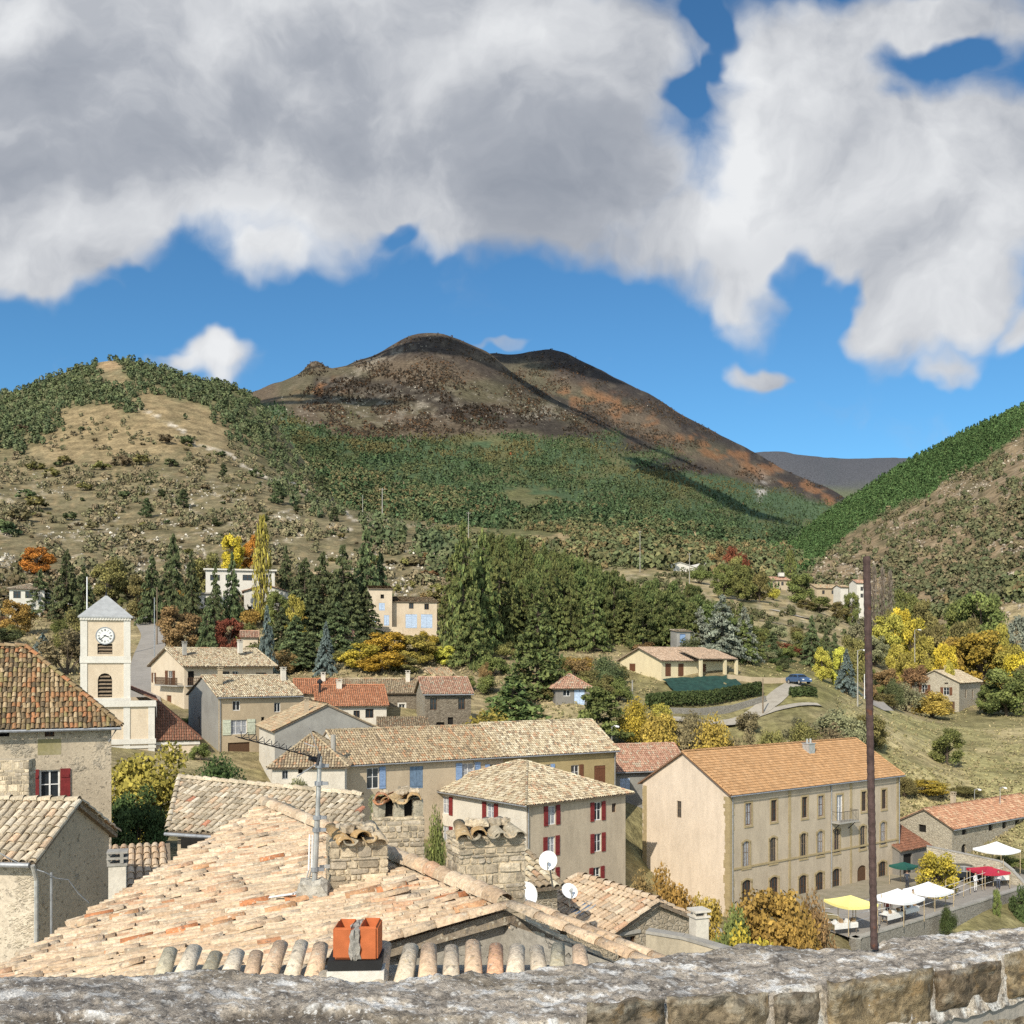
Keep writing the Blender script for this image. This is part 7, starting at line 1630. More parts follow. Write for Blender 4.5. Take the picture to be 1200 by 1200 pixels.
tag(mb.build('market_terrace', stucco('trodden_gravel', (.30,.26,.19), (.22,.20,.13), .7, .7)), kind='structure')
# yard wall between barn and market
wall_strip('yard_wall', 'stone yard wall stepping down from the barn to the market', 'wall', [(at(1086,992,101), CZ-22), (at(1130,1001,100), CZ-22), (at(1172,1010,98.5), CZ-22), (at(1186,1021,97.5), CZ-22), (at(1204,1040,96.5), CZ-22)], .45, 'stone_pale', 'concrete')
# ------------------------------------------------------------------ market tents
M['cloth_white'] = plain('white_tent_cloth', (.78,.78,.79), .8, 0, .03); M['cloth_yellow'] = plain('pale_yellow_tent_cloth', (.80,.72,.26), .8, 0, .04); M['cloth_red'] = plain('crimson_tent_cloth', (.42,.03,.055), .8, 0, .08); M['cloth_green'] = plain('dark_green_tent_cloth', (.02,.09,.07), .8, 0, .08)
M['pole'] = plain('pale_timber_pole', (.42,.33,.20), .8, 0, .2)
def tent(px, py_top, D, w_, rz, mat, label, zb, h_eave=2.15, peak=.75, flat=False, name='market_tent', group=None, d_=None):
    c = Vector(((px-HX)/F*D, D, 0)); a = R(rz); r = Vector((math.cos(a),math.sin(a),0)); l = Vector((-math.sin(a),math.cos(a),0)); d_ = d_ or w_
    zp = zat(py_top, D); ze = zp-peak; root = empty(name, (c.x,c.y,zb), label, 'tent', group); mb = MB(); q = [c+r*sx*w_/2+l*sy*d_/2 for sx, sy in ((-1,-1),(1,-1),(1,1),(-1,1))]
    Z = lambda p, z: Vector((p.x,p.y,z)); n_ = 6
    for i in range(4):
        a_, b_ = q[i], q[(i+1)%4]
        for s_ in range(n_):
            for t_ in range(n_):
                def pt(u, v): e = a_.lerp(b_, u); p = e.lerp(c, v); return Z(p, ze+(peak)*(v**1.25)-(.10*math.sin(u*math.pi)*(1-v)))
                if t_ < n_-1 or True: mb.face([pt(s_/n_,t_/n_),pt((s_+1)/n_,t_/n_),pt((s_+1)/n_,(t_+1)/n_),pt(s_/n_,(t_+1)/n_)])
        for s_ in range(n_):
            e0, e1 = a_.lerp(b_,s_/n_), a_.lerp(b_,(s_+1)/n_); z0, z1 = ze-.10*math.sin(s_/n_*math.pi), ze-.10*math.sin((s_+1)/n_*math.pi); mb.face([Z(e0,z0),Z(e1,z1),Z(e1,z1-.2),Z(e0,z0-.2)])
    mb.build('canopy', mat, root)
    for p in q:
        mb = MB(); p2 = p+(c-p).normalized()*.06; mb.tube([Z(p2,zb), Z(p2,ze)], .035, 6); mb.build('leg', M['pole'], root)
    return root
ZT = ZS+.12
tent(997,1049,80.5,2.9,22,M['cloth_yellow'],'pale yellow market tent nearest the long building corner',ZT,peak=.5)
tent(1052,1041,83.5,3.0,37,M['cloth_white'],'white market tent just right of the iron rod',ZT,peak=.7)
tent(1088,1033,88.5,3.0,37,M['cloth_white'],'white market tent in front of the round gold and green tree',ZT,peak=.7)
tent(1158,1015,96.5,2.7,12,M['cloth_red'],'crimson market tent at the end of the market street',ZT,peak=.35)
tent(1059,1010,97,1.9,37,M['cloth_green'],'dark green tent in the shade beside the lean-to',ZT,peak=.3)
tent(1168,986,101.5,3.1,30,M['cloth_white'],'white pointed parasol tent on the barn terrace',CZ-20.9,peak=.75)
M['kraft'] = plain('brown_card_and_baskets', (.30,.20,.11), .9, 0, .3, 7.); M['paper'] = plain('white_stall_cloth', (.66,.64,.60), .9, 0, .1)
def table(px, D, w_, rz, label):
    c = Vector(((px-HX)/F*D, D, ZT)); root = empty('market_table', c, label, 'table', None, R(rz)); mb = MB(); o = Vector(c); a = R(rz); r = Vector((math.cos(a),math.sin(a),0)); l = Vector((-math.sin(a),math.cos(a),0))
    root.rotation_euler.z = 0
    mb.box(c-r*w_/2-l*.4+Vector((0,0,.72)), r*w_, l*.8, (0,0,.04)); mb.box(c-r*w_/2-l*.42+Vector((0,0,.35)), r*w_, l*.02, (0,0,.37)); mb.build('tablecloth', M['paper'], root)
    for sx in (-1,1):
        mb = MB(); mb.tube([c+r*sx*(w_/2-.1)-l*.3, c+r*sx*(w_/2-.1)-l*.3+Vector((0,0,.72))], .025, 5); mb.tube([c+r*sx*(w_/2-.1)+l*.3, c+r*sx*(w_/2-.1)+l*.3+Vector((0,0,.72))], .025, 5); mb.tube([c+r*sx*(w_/2-.1)-l*.32+Vector((0,0,.3)), c+r*sx*(w_/2-.1)+l*.32+Vector((0,0,.3))], .03, 5); mb.build('trestle', M['wood'], root)
    for k in range(4):
        s_ = random.uniform(.22,.34); p = c+r*(-w_/2+.15+(w_-.5)*k/3)-l*.2+Vector((0,0,.764)); b = MB(); b.box(p, r*s_, l*s_, (0,0,.16)); b.box(p+r*.03+l*.03+Vector((0,0,.16)), r*(s_-.06), l*(s_-.06), (0,0,random.uniform(.05,.12))); tag(b.build('produce_box', M['kraft'] if k%2 else M['paper']), ('leftmost','second','third','rightmost')[k]+' box on the '+label, 'box', 'boxes of goods on the stall tables')
table(1044,83,2.2,37,'stall table under the white tent right of the rod'); table(1064,85.,2.0,37,'stall table right of the white tent by the rod'); table(1170,97.5,1.8,15,'stall table beside the crimson tent'); table(988,80,2.2,20,'stall table under the pale yellow tent')
# timber poles with a wire along the market edge, each post its own
k = 0
FP = [(966,81.5),(982,81),(1003,81.5),(1020,82.5),(1034,83.2),(1059,84.6),(1070,85.5),(1094,88),(1108,89.5),(1118,90.5),(1129,92),(1137,93.2),(1151,94.8),(1164,96.2),(1176,97.8)]
for px, D in FP:
    c = Vector(((px-HX)/F*D, D, ZT)); mb = MB(); hh = random.uniform(1.7,2.3); mb.tube([c, c+Vector((random.gauss(0,.03),0,hh))], .032, 6); tag(mb.build('timber_post', M['pole']), 'thin pale timber post along the market fence', 'post', 'timber posts along the market street')
mb = MB()
for z_ in (.5,1.05,1.5): mb.tube([Vector(((px-HX)/F*D, D-.04, ZT+z_)) for px, D in FP], .012, 4)
tag(mb.build('fence_wire', M['rust']), 'slack wire strands strung along the timber posts of the market', 'fence')
# ------------------------------------------------------------------ people
def person(px, D, z0, h, face, top, legs, skin=(.40,.26,.19), hair=(.05,.035,.025), label='', pose=0):
    """one continuous figure grown from a jointed skeleton; front is -Y before turning"""
    c = Vector(((px-HX)/F*D, D, z0)); root = empty('person', c, label, 'person', None, face); s = h/1.75
    J = {'pel':(0,0,.95),'sp':(0,.01,1.15),'ch':(0,.0,1.36),'nk':(0,-.01,1.50),'hd':(0,-.02,1.62),'top':(0,-.01,1.72),
     'hl':(.09,0,.90),'kl':(.11,-.03 if not pose else -.12,.50),'al':(.11,.02,.09),'tl':(.12,-.12,.03),'hr':(-.09,0,.90),'kr':(-.11,-.02,.50),'ar':(-.11,.03 if not pose else .14,.09),'tr':(-.12,-.11,.03),
     'sl':(.17,0,1.41),'el':(.24,.02,1.14),'wl':(.24,-.10 if not pose else -.26,.93),'fl':(.23,-.14 if not pose else -.33,.86),'sr':(-.17,0,1.41),'er':(-.25,.0,1.14),'wr':(-.22,-.16,.96),'fr':(-.20,-.23,.93)}
    E = [('pel','sp'),('sp','ch'),('ch','nk'),('nk','hd'),('hd','top'),('pel','hl'),('hl','kl'),('kl','al'),('al','tl'),('pel','hr'),('hr','kr'),('kr','ar'),('ar','tr'),('ch','sl'),('sl','el'),('el','wl'),('wl','fl'),('ch','sr'),('sr','er'),('er','wr'),('wr','fr')]
    rad = dict(pel=.135,sp=.12,ch=.15,nk=.055,hd=.10,top=.07,hl=.09,kl=.06,al=.045,tl=.035,hr=.09,kr=.06,ar=.045,tr=.035,sl=.065,el=.045,wl=.033,fl=.03,sr=.065,er=.045,wr=.033,fr=.03)
    ks = list(J); me = bpy.data.meshes.new('body'); me.from_pydata([tuple(q*s for q in J[k]) for k in ks], [(ks.index(a),ks.index(b)) for a, b in E], [])
    o = bpy.data.objects.new('body', me); link(o, root); md = o.modifiers.new('skin','SKIN'); 
    for i, k in enumerate(ks):
        sv = me.skin_vertices[0].data[i]; sv.radius = (rad[k]*s, rad[k]*s*(.75 if k in ('pel','sp','ch') else 1)); sv.use_root = (k == 'pel')
    ss = o.modifiers.new('sub','SUBSURF'); ss.levels = ss.render_levels = 2
    m, t, b = new_mat('clothing', .9); tc_ = t.n('ShaderNodeTexCoord'); sp = t.n('ShaderNodeSeparateXYZ'); t.l(tc_.outputs['Object'], sp.inputs[0]); z_ = sp.outputs[2]; ax = t.m('ABSOLUTE', sp.outputs[0])
    isleg = t.m('LESS_THAN', z_, .93*s); ishead = t.m('GREATER_THAN', z_, 1.46*s); hand = t.m('MULTIPLY', t.m('LESS_THAN', z_, .97*s), t.m('GREATER_THAN', ax, .17*s)); shoe = t.m('LESS_THAN', z_, .07*s)
    col = t.mix(isleg, top, legs); col = t.mix(shoe, col, (.03,.025,.02)); col = t.mix(t.m('MAXIMUM', ishead, hand), col, skin); t.l(col, b.inputs['Base Color']); me.materials.append(m)
    bm = bmesh.new(); bmesh.ops.create_uvsphere(bm, u_segments=12, v_segments=8, radius=.118*s)
    bmesh.ops.delete(bm, geom=[v for v in bm.verts if v.co.z < -.05*s or (v.co.y < -.055*s and v.co.z < .05*s)], context='VERTS'); mh = bpy.data.meshes.new('hair'); bm.to_mesh(mh); bm.free(); mh.materials.append(plain('hair', hair, .8)); oh = link(bpy.data.objects.new('hair', mh), root); oh.location = (0,.0,1.645*s)
    bm = bmesh.new(); bmesh.ops.create_cone(bm, segments=5, radius1=.022*s, radius2=.006*s, depth=.045*s); mn = bpy.data.meshes.new('nose'); bm.to_mesh(mn); bm.free(); mn.materials.append(plain('skin', skin, .6)); on = link(bpy.data.objects.new('nose', mn), root); on.location = (0,-.115*s,1.61*s); on.rotation_euler = (R(70),0,0)
    return root
person(1143,94.2,ZT,1.70,.5,(.66,.64,.62),(.60,.57,.53),label='person in white standing at the crimson tent')
person(1170,95.4,ZT,1.66,-.6,(.62,.60,.60),(.08,.09,.12),label='person in a white top and dark trousers beside the crimson tent',pose=1)
person(1154,97.6,ZT,1.74,.2,(.40,.05,.06),(.10,.09,.09),label='person in a red top under the crimson tent')
person(1057,84.6,ZT,1.68,.9,(.50,.36,.28),(.06,.06,.08),label='person in a tan top under the white tent right of the rod')
person(1040,84.4,ZT,1.70,-.4,(.34,.10,.08),(.08,.08,.10),label='person in a dark red top under the white tent right of the rod',pose=1)
person(1070,87.2,ZT,1.72,.4,(.62,.60,.56),(.25,.22,.18),label='person in pale clothes between the two white tents')
person(1063,95,ZT,1.74,2.4,(.05,.06,.08),(.04,.045,.06),label='person in dark clothes beside the dark green tent',pose=1)
# ------------------------------------------------------------------ cars
def car(px, D, z0, rz, paint, label):
    c = Vector(((px-HX)/F*D, D, z0)); root = empty('parked_car', c, label, 'car', None, 0); a = R(rz); f = Vector((math.cos(a),math.sin(a),0)); s = Vector((-math.sin(a),math.cos(a),0)); W = lambda x, y, z: c+f*x+s*y+Vector((0,0,z))
    prof = [(-2.0,.35),(-2.05,.62),(-1.95,.92),(-1.55,1.0),(-1.15,1.40),(-.2,1.47),(.45,1.38),(1.05,.98),(1.75,.84),(2.0,.62),(2.0,.35)]
    def wd(z): return .86-.22*max(0, (z-.9)/.55)-.05*max(0,(.5-z))
    mb = MB()
    for (x0,z0_),(x1,z1) in zip(prof, prof[1:]): mb.face([W(x0,-wd(z0_),z0_),W(x1,-wd(z1),z1),W(x1,wd(z1),z1),W(x0,wd(z0_),z0_)])
    for sg in (-1,1):
        lo = [(-2.0,.35),(-2.05,.62),(-1.95,.92),(1.05,.92),(1.75,.84),(2.0,.62),(2.0,.35)]; mb.face([W(x,sg*(wd(z)+.001),z) for x, z in lo]); mb.face([W(x,sg*wd(z),z) for x, z in ((-1.95,.92),(-1.55,1.0),(-1.15,1.40),(-.2,1.47),(.45,1.38),(1.05,.98),(1.05,.92))])
    mb.face([W(-2,-.8,.35),W(-2,.8,.35),W(2,.8,.35),W(2,-.8,.35)]); mb.build('body', paint, root)
    for nm, q in (('windscreen',[(.50,1.335),(1.02,1.0)]),('rear_window',[(-1.19,1.36),(-1.52,1.03)])):
        (xa,za),(xb,zb_) = q; mb = MB(); o = Vector((0,0,.012)); mb.face([W(xa,-wd(za)+.06,za)+o,W(xb,-wd(zb_)+.06,zb_)+o,W(xb,wd(zb_)-.06,zb_)+o,W(xa,wd(za)-.06,za)+o]); mb.build(nm, M['glass'], root)
    for sg in (-1,1):
        for x0, x1, x2, x3 in ((-1.45,-.35,-.35,-1.1),(-.25,.85,.42,-.25)):
            mb = MB(); e = .012; mb.face([W(x0,sg*(wd(1.0)+e),1.0),W(x1,sg*(wd(1.0)+e),1.0),W(x2,sg*(wd(1.36)+e),1.36),W(x3,sg*(wd(1.36)+e),1.36)]); mb.build('side_window', M['glass'], root)
        for x in (-1.25,1.28):
            mb = MB(); mb.tube([W(x,sg*.66,.32),W(x,sg*.88,.32)], .32, 16); wl = mb.build('wheel', M['iron'], root); mb = MB(); mb.tube([W(x,sg*.87,.32),W(x,sg*.89,.32)], .2, 12); mb.build('rim', M['galv'], wl)
        mb = MB(); mb.box(W(1.88,sg*.62-.14,.62), f*.13, s*.28, (0,0,.14)); mb.build('headlight', M['white_plastic'], root); mb = MB(); mb.box(W(-2.07,sg*.64-.12,.66), f*.05, s*.24, (0,0,.18)); mb.build('tail_light', M['cloth_red'], root)
    return root
def paint(nm, c): return plain(nm, c, .3, .1, .03)
car(936,150,gnd(936,150)+.1,-70,paint('blue_car_paint',(.06,.11,.21)),'small blue car parked at the end of the villa drive')
car(1133,99,ZT,-20,paint('dark_car_paint',(.025,.03,.035)),'dark car parked behind the crimson market tent')
# ------------------------------------------------------------------ poles and lamps
def pole(px, D, top, label, rad=.10, arm=None, mat='wood', lamp=None, cat='pole', name='utility_pole', group=None):
    z0 = gnd(px, D)-.3; c = Vector(((px-HX)/F*D, D, z0)); zt = zat(top, D); root = empty(name, c, label, cat, group); mb = MB(); mb.tube([c, (c.x,c.y,zt)], [rad, rad*.65], 7); mb.build('pole', M[mat], root)
    if arm: mb = MB(); mb.box((c.x-arm/2,c.y-.06,zt-.5), (arm,0,0), (0,.12,0), (0,0,.12)); [mb.tube([(c.x+k*arm*.45,c.y,zt-.38),(c.x+k*arm*.45,c.y,zt-.12)], .05, 5) for k in (-1,0,1)]; mb.build('crossarm', M['concrete'], root)
    if lamp: mb = MB(); mb.tube([(c.x,c.y,zt-.1),(c.x+lamp*.5,c.y-.2,zt+.08),(c.x+lamp,c.y-.3,zt)], .05, 6); o = mb.build('lamp_arm', M[mat], root); mb = MB(); mb.tube([(c.x+lamp*.8,c.y-.28,zt),(c.x+lamp*1.5,c.y-.4,zt-.05)], [.13,.09], 8); mb.build('lamp_head', M['white_plastic'], o)
    return root
pole(448,400,572,'utility pole with crossarm on the stony ridge above the hillside house',.22,2.6,'concrete'); pole(549,400,600,'utility pole with small crossarm at the left edge of the pine grove',.17,1.6,'concrete'); pole(425,400,580,'thin bare pole left of the crossarm pole',.14,None,'concrete')
pole(102,150,676,'white pole rising beside the bell tower spire',.13,None,'white_plastic'); pole(184,165,688,'wooden pole beside the lane behind the bell tower',.12); pole(181,150,700,'second thin pole leaning over the lane',.09,None,'zinc')
pole(1005,150,762,'street lamp left of the iron rod',.11,None,'concrete',.9,'street lamp','street_lamp'); pole(1013,168,790,'short white lamp behind the street lamp',.08,None,'white_plastic',.6,'street lamp','street_lamp'); pole(717,111,851,'small street lamp in front of the bushy green pine',.06,None,'galv',.5,'street lamp','street_lamp'); pole(1072,215,738,'white topped lamp among the golden trees',.10,None,'concrete',.8,'street lamp','street_lamp')
pole(741,137,797,'grey post in front of the villa bank',.12,None,'concrete'); pole(894,134,795,'wooden post at the end of the villa hedge',.11); pole(808,360,648,'utility pole beyond the white farm sheds',.15,1.4,'concrete'); pole(750,420,622,'utility pole on the pasture above the grove',.16,1.5,'concrete'); pole(1172,118,923,'white lamp beside the barn roof at the field edge',.05,None,'galv',.4,'street lamp','street_lamp'); pole(1142,119,925,'second white lamp behind the barn roof',.05,None,'galv',.4,'street lamp','street_lamp')
h = House('utility_hut','small stone hut with dark doorway on the stony slope','hut',464,392,12,613,None,pxR=474,L_=2.5); h.win('R',470.5,620,1.4,2.2,'dark'); h.walls('stone_pale'); h.finish_openings(); mb = MB(); mb.box(h.P('R',-.2,h.ze+.02,.2), h.r*(h.LR+.4), h.l*2.9, (0,0,.2)); mb.build('roof', M['concrete'], h.root)
h = House('garden_shed','small grey shed with blue door at the foot of the pine grove','shed',793,163,14,740,None,pxR=809,L_=2.5); h.win('R',800,748,1.,1.4,'plain',frame='shutter_blue',name='door'); h.walls('stucco_grey'); h.finish_openings(); h.shed_roof(.3,PAL_OLDGREY).build('side_wall',M['stucco_grey'],h.root)
# ivy on the retaining wall
T('ivy','fine',1112,84.5,1062,22,'hedge_green','ivy hanging over the middle of the retaining wall',None,0,1100); T('ivy','fine',1168,90.5,1040,12,'leaf_green','strip of ivy on the right part of the retaining wall',None,0,1078); T('hedge_bush','fine',1196,92,1032,36,'hedge_green','dark bush at the right end of the retaining wall',None,0,1100); T('shrub','bush',1185,103,1003,46,'leaf_green','green climber on the wall behind the crimson tent',None,0,1018)
# ------------------------------------------------------------------ woods on the hills
cellA = np.clip(GPY[:-1]-GPY[1:], 0, None)*5.                     # visible extent of each cell
# crude horizon test: a cell is in view when no nearer cell of its column stands higher
hor_ = np.minimum.accumulate(GPY, axis=0); vis = (GPY[1:] <= hor_[:-1]+1.2)
def sow(weight, n, dmin=0.):
    """n positions (px, D, py) drawn with the given weight over the visible relief"""
    w_ = (cellA*vis*weight).ravel(); w_[~np.isfinite(w_)] = 0; k = rng.choice(len(w_), n, p=w_/w_.sum()); i, j = np.unravel_index(k, cellA.shape)
    a, b = rng.random(n), rng.random(n); px = GP[i,j]+5*a; D = 2**(GL[i,j]+(GL[i+1,j]-GL[i,j])*b); return px, D
def wood(name, px, D, hpx, hm, leaf, label, kind='conifer', quads=22, aspect=.55, pal=None, ground_up=0., lf=.62, tint=None):
    """one mass of many small trees: each a tuft of leaf clumps"""
    n = len(px); z = relief(px, D); x = (px-HX)/F*D; H = hm*rng.uniform(.6,1.35,n); W = H*aspect*rng.uniform(.8,1.25,n)
    t = rng.random((n,quads)); th = rng.random((n,quads))*6.283
    if kind == 'conifer': rr = .5*(1-t)**.8*rng.uniform(.5,1,(n,quads)); zz_ = .05+.95*t
    else:
        u = rng.uniform(-.9,1,(n,quads)); rr = .5*np.sqrt(np.clip(1-u*u,0,1))*rng.uniform(.7,1,(n,quads)); zz_ = .5+.5*u
    c = np.stack([x[:,None]+rr*np.cos(th)*W[:,None], D[:,None]+rr*np.sin(th)*W[:,None], z[:,None]+zz_*H[:,None]-ground_up], -1).reshape(-1,3)
    out = np.stack([np.cos(th)*rr*2, np.sin(th)*rr*2, (zz_-.35)], -1).reshape(-1,3); s = np.repeat(H*aspect*lf, quads)
    nn = len(c); d = rng.normal(size=(nn,3))*.55+out*1.4; d /= np.linalg.norm(d,axis=1)[:,None]; a = rng.normal(size=(nn,3)); a -= (a*d).sum(1)[:,None]*d; a /= np.linalg.norm(a,axis=1)[:,None]; b = np.cross(d,a)
    sz = (s*rng.uniform(.6,1.2,nn))[:,None]; a *= sz; b *= sz
    v = np.stack([c-a*.5-b*.3, c+a*.1-b*.5, c+a*.5+b*.15, c-a*.15+b*.5], 1).reshape(-1,3); q = np.arange(nn*4).reshape(-1,4)
    pal = np.array(pal); w_ = rng.random((n,1)); ia, ib = rng.integers(0,len(pal),n), rng.integers(0,len(pal),n); col = pal[ia]*w_+pal[ib]*(1-w_); col = col*rng.uniform(.75,1.25,(n,1))
    if tint is not None: col = tint(px, HY-(z-CZ)/D*F, D, col)
    col = np.repeat(col, quads, axis=0)*rng.uniform(.7,1.25,(nn,1))
    o = link(bpy.data.objects.new(name, np_mesh(name, v, q, col, leaf))); return tag(o, label, 'wood', None, 'stuff')
m_far = attr_mat('distant_foliage', 1., .1, 1., None, 9, 0)
t = NT(m_far.node_tree); ge = t.n('ShaderNodeNewGeometry'); t.l(t.vm('NORMALIZE', t.vm('ADD', t.vm('SCALE', ge.outputs['Normal'], .7), (0,0,.8))), m_far.node_tree.nodes['Principled BSDF'].inputs['Normal'])
m_far.node_tree.nodes['Principled BSDF'].inputs['Specular IOR Level'].default_value = .05
gP, gD, gY = GP[:-1,:-1] if False else GP[:-1], GD[:-1], GPY[:-1]
cellA = cellA; wob_, fine_, left_, mount_, righth_, foot_, far_ = zones(gP, gY, gD)
lw_ = left_wood(gP, gY, gD)
def tint_mount(px, py, D, col):
    ol = np.clip(sm(.46,.62,fbm(px/55,py/15,231,4))*np.exp(-((py-np.interp(px,[300,450,600,700,850],[495,515,520,525,565]))/26)**2)*1.3+.35*sm(.55,.7,fbm(px/22,py/12,233,3)), 0, 1)[:,None]
    sh = (.78+.5*fbm(px/70,py/22,235,3))[:,None]; rd = (rng.random(len(px)) < .001)[:,None]
    return np.where(rd, np.array((.24,.09,.04)), (col*(1-ol)+np.array((.15,.135,.058))*ol)*sh)
def tint_right(px, py, D, col): return col*(.75+.5*fbm(px/60,py/40,237,3))[:,None]
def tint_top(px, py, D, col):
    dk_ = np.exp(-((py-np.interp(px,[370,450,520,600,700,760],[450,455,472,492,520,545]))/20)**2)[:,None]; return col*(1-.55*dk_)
inview = (gP > -60)&(gP < 1260)
px, D = sow(left_*lw_*(gD > 260)*inview, 2300); wood('hill_wood', px, D, 0, 3.6, m_far, 'dark evergreen wood along the crest of the left hill', 'round', 44, .8, lf=.36, pal=[(0.105,0.132,0.062),(0.132,0.155,0.070),(0.155,0.167,0.085),(0.085,0.112,0.056)])
px, D = sow(left_*(1-lw_)*sm(.5,.62,fbm(gP/28,gY/12,201,3))*sm(470,560,gY)*(gD > 240)*(gD<720)*inview, 2100); wood('hill_scrub', px, D, 0, 1.9, m_far, 'low brown green scrub scattered over the left hill', 'round', 34, 1.15, lf=.36, pal=[(0.194,0.178,0.093),(0.240,0.202,0.116),(0.155,0.155,0.082),(0.279,0.217,0.132)])
px, D = sow(righth_*right_wood(gP,gY,gD)*inview, 10000); wood('pine_forest', px, D, 0, 3.9, m_far, 'dense dark green pine forest on the right hill', 'conifer', 22, .6, lf=.5, tint=tint_right, pal=[(.085,.150,.052),(.105,.18,.062),(.095,.16,.06),(.13,.195,.07)])
px, D = sow(righth_*(1-right_wood(gP,gY,gD))*(.25+sm(.45,.62,fbm(gP/34,gY/24,203,4)))*inview, 2300); wood('hill_scrub', px, D, 0, 3.4, m_far, 'dark scrub dotted over the dry slope of the right hill', 'round', 34, 1.1, lf=.36, pal=[(0.132,0.139,0.070),(0.163,0.155,0.078),(0.202,0.163,0.093),(0.109,0.124,0.062)])
mg = mount_green(gP,gY,gD)
clr = sm(.8,1.3,np.hypot((gP-625)/46,(gY-583)/13)+wob_)*sm(.7,1.2,np.hypot((gP-560)/34,(gY-520)/7)+wob_*1.5)
px, D = sow(mount_*mg*inview*clr*(.5+.5*sm(.4,.6,fbm(gP/40,gY/16,205,4))), 15000); wood('mountain_forest', px, D, 0, 5.5, m_far, 'green forest covering the lower mountain', 'conifer', 10, .8, tint=tint_mount, pal=[(.066,.108,.05),(.078,.125,.055),(.095,.135,.058),(.08,.108,.052)])
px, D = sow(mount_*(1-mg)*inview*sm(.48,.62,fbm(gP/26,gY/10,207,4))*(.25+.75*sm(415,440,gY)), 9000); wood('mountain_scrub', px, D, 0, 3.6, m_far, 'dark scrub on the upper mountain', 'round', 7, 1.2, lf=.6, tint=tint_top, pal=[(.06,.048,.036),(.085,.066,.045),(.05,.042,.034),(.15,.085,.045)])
px, D = sow(foot_*sm(.40,.55,fbm(gP/40,gY/10,209,4))*inview*(gD > 420), 4200); wood('foothill_wood', px, D, 0, 5.2, m_far, 'olive wood on the foothills behind the left hill', 'round', 40, .9, lf=.38, pal=[(0.124,0.143,0.065),(0.155,0.167,0.074),(0.186,0.178,0.082),(0.109,0.130,0.062),(0.217,0.163,0.078)])
px, D = sow(((gP > 520)&(gP < 1010)&(gD > 255)&(gD < 440))*sm(.5,.62,fbm(gP/22,gY/8,211,3))*1., 420); wood('pasture_scrub', px, D, 0, 1.5, m_far, 'small bushes over the valley pastures', 'round', 30, 1.2, lf=.36, pal=[(0.109,0.112,0.050),(0.139,0.124,0.065),(0.085,0.096,0.043)])
px, D = sow(((gP > -60)&(gP < 430)&(gD > 185)&(gD < 262))*1., 420); wood('slope_scrub', px, D, 0, 1.7, m_far, 'brown scrub at the foot of the left hill', 'round', 30, 1.2, lf=.36, pal=[(0.155,0.121,0.065),(0.116,0.105,0.054),(0.186,0.132,0.078),(0.093,0.096,0.046)])
px, D = sow(mount_*inview*(gD > 2500)*(gY < 470)*1., 10) if False else (None, None)
st_ = sm(.50,.62,fbm(gP/26+gY/40, gY/12-gP/60, 71, 3))*sm(540,590,gY)*(1-sm(705,735,gY))*left_*(gD>180)
px, D = sow(st_*inview+.02*left_*inview*(gY>560), 1500); wood('scree', px, D, 0, .55, attr_mat('limestone', 1., .2, 3., None, 9, 0), 'pale limestone rubble over the lower left hill', 'round', 5, 1.5, lf=.7, pal=[(.52,.47,.38),(.62,.57,.48),(.42,.37,.29)])
st_ = mount_*inview*(np.exp(-((gP-625)/42)**2-((gY-484)/9)**2)*1.5+.5*np.exp(-((gP-470)/110)**2-((gY-474)/20)**2)+.6*np.exp(-((gP-435)/45)**2-((gY-np.interp(gP,[380,400,440,480],[470,448,425,405]))/6)**2)+.12*(gY<520)*sm(.5,.6,fbm(gP/20,gY/9,251,3))+.8*np.exp(-((gP-892)/6)**2-((gY-572)/13)**2))
px, D = sow(st_, 700); wood('scree', px, D, 0, 2.2, bpy.data.materials['limestone'], 'pale rock outcrops on the upper mountain', 'round', 4, 1.6, lf=.7, pal=[(.32,.28,.22),(.42,.38,.31),(.24,.21,.165)])
st_ = righth_*inview*(1-right_wood(gP,gY,gD))*sm(.5,.6,fbm(gP/30+gY/30,gY/20,253,3))
px, D = sow(st_, 1800); wood('scree', px, D, 0, 1., bpy.data.materials['limestone'], 'pale rocks on the dry right hill', 'round', 4, 1.6, lf=.7, pal=[(.42,.37,.29),(.34,.28,.21)])
px, D = sow(((gP > 560)&(gP < 1240)&(gD > 108)&(gD < 265))*(.4+.6*sm(.4,.6,fbm(gP/30,gD/12,261,3)))*(1-((gP > 765)&(gP < 980)&(gD > 126)&(gD < 155)))*(1-((gP>1005)&(gP<1045)&(gD>155)&(gD<180))), 10000); wood('rough_grass', px, D, .0, .26, m_far, 'tufts of rough dry grass over the meadows', 'round', 7, 1.5, lf=.5, pal=[(.33,.28,.14),(.30,.265,.125),(.36,.295,.16),(.27,.25,.11)])
px, D = sow(((gP > -40)&(gP < 560)&(gD > 130)&(gD < 262)&~((gP > 148)&(gP < 198)&(gD < 224)))*1., 9000); wood('rough_grass', px, D, .0, .3, m_far, 'tufts of rough dry grass between the gardens', 'round', 7, 1.5, lf=.5, pal=[(.38,.30,.17),(.31,.26,.14),(.43,.34,.2),(.28,.24,.11)])
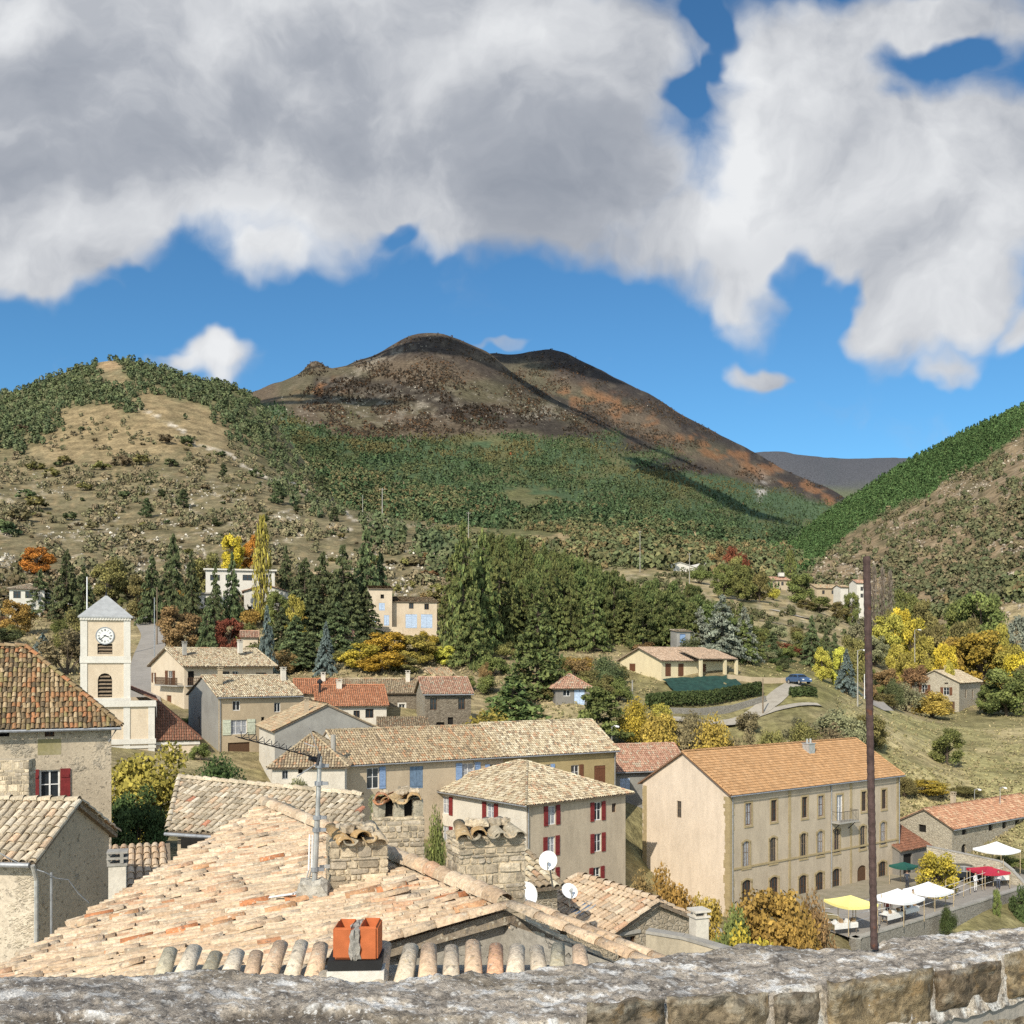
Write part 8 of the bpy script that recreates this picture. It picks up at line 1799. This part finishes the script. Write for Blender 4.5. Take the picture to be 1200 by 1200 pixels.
# single shrubs one can tell apart on the open left hill
spots = [(326,592,24,'pine'),(378,577,18,'pine'),(215,597,20,'pine'),(172,607,20,'pine'),(148,585,18,'scrub'),(187,586,22,'scrub'),(45,598,30,'scrub'),(18,612,34,'scrub'),(30,585,22,'scrub'),(8,628,34,'scrub'),(262,560,14,'pine'),(300,560,18,'scrub'),(258,536,14,'scrub'),(195,520,20,'scrub'),(220,522,20,'scrub'),(70,548,14,'scrub'),(95,505,10,'scrub'),(110,518,9,'scrub'),(26,508,18,'scrub'),(165,545,22,'scrub'),(142,547,24,'scrub'),(120,552,20,'scrub'),(78,545,20,'scrub'),(60,560,20,'scrub'),(40,552,22,'scrub'),(392,612,16,'pine'),(200,548,18,'scrub'),(232,548,18,'scrub'),(175,568,14,'scrub'),(100,575,18,'scrub'),(240,575,14,'scrub'),(280,580,14,'scrub'),(345,600,14,'scrub'),(310,612,16,'scrub'),(250,618,20,'scrub'),(130,600,16,'scrub'),(84,610,20,'scrub'),(108,622,18,'scrub'),(290,635,18,'scrub'),(150,625,18,'scrub'),(350,622,14,'scrub')]
colD = {}
def depth_at(px, py, lo=215, hi=745):
    Ds = np.geomspace(lo, hi, 220); r_ = HY-(relief(np.full(220, px), Ds)-CZ)/Ds*F; k = np.where(r_ <= py)[0]; return float(Ds[k[0]]) if len(k) else None
for px, py, w_, kd in spots:
    D = depth_at(px, py)
    if not D: continue
    W = w_/F*D; Hh = W*(1.15 if kd == 'pine' else .62)
    plant('hillside_bush', kd, random.randint(0,9), Vector(((px-HX)/F*D, D, gnd(px,D)-.2)), Hh, W, 'dark_green' if kd == 'pine' else random.choice(['olive_green','brown_scrub','dark_green','dark_green']), 'dark bush standing alone on the open slope of the left hill', 'bushes dotted over the left hill', cat='hillside bush')
for i in range(130):
    px, py = random.uniform(0,430), random.uniform(515,668); D = depth_at(px, py, 225, 640)
    if not D or float(left_wood(np.array([px]),np.array([py]),np.array([D]))[0]) > .5: continue
    W = random.uniform(1.6,3.6); plant('hillside_bush', 'scrub', random.randint(0,9), Vector(((px-HX)/F*D, D, gnd(px,D)-.15)), W*.6, W, random.choice(['olive_green','brown_scrub','dark_green','brown_scrub']), 'dark bush standing alone on the open slope of the left hill', 'bushes dotted over the left hill', cat='hillside bush')
# ------------------------------------------------------------------ cumulus clouds overhead, whose shadows lie on the mountain
m_cloud, t, b = new_mat('cloud_white', 1.); b.inputs['Base Color'].default_value = (.85,.85,.86,1)
def cloud(px, py, Dd, rx, ry, up, label, seed):
    """cumulus between the sun and the slope at bearing (px, py), distance Dd"""
    g_ = Vector(((px-HX)/F*Dd, Dd, gnd(px, Dd))); c = g_+to_sun*(up/to_sun.z); random.seed(seed); V_, Q_, n0 = [], [], 0
    bm = bmesh.new(); bmesh.ops.create_icosphere(bm, subdivisions=3, radius=1.); co = np.array([v.co[:] for v in bm.verts]); fa = np.array([[v.index for v in f.verts] for f in bm.faces]); bm.free()
    for i in range(16):
        th = random.random()*6.283; r_ = random.random()**.5; s_ = random.uniform(.25,.5)*(1.1-.6*r_); n_ = fbm(co[:,0]*3+i*7.1, co[:,1]*3+co[:,2]*2.3, 300+i, 3); d = co*(.75+.5*n_)[:,None]
        V_.append(np.stack([c.x+r_*math.cos(th)*rx+d[:,0]*s_*rx, c.y+r_*math.sin(th)*ry+d[:,1]*s_*ry, c.z+np.maximum(d[:,2],-.25)*s_*min(rx,ry)*.8], -1)); Q_.append(fa+n0); n0 += len(co)
    me = np_mesh('cloud', np.concatenate(V_), np.concatenate(Q_), None, m_cloud, None, True); o = link(bpy.data.objects.new('cloud', me)); tag(o, kind='structure')
    e = math.degrees(math.atan2(c.z-CZ, math.hypot(c.x, c.y))); 
    if c.y > 0 and (c.z+rx-CZ)/max(1,(c.y))<.75: print('CLOUD low', label, c[:], e)
cloud(545,462,2750,520,120,1900,'a',1); cloud(915,498,2300,190,150,1800,'b',2); cloud(640,425,3600,330,300,2100,'c',3); cloud(850,560,2400,260,170,1900,'d',4); cloud(330,475,2300,240,130,1700,'e',5);
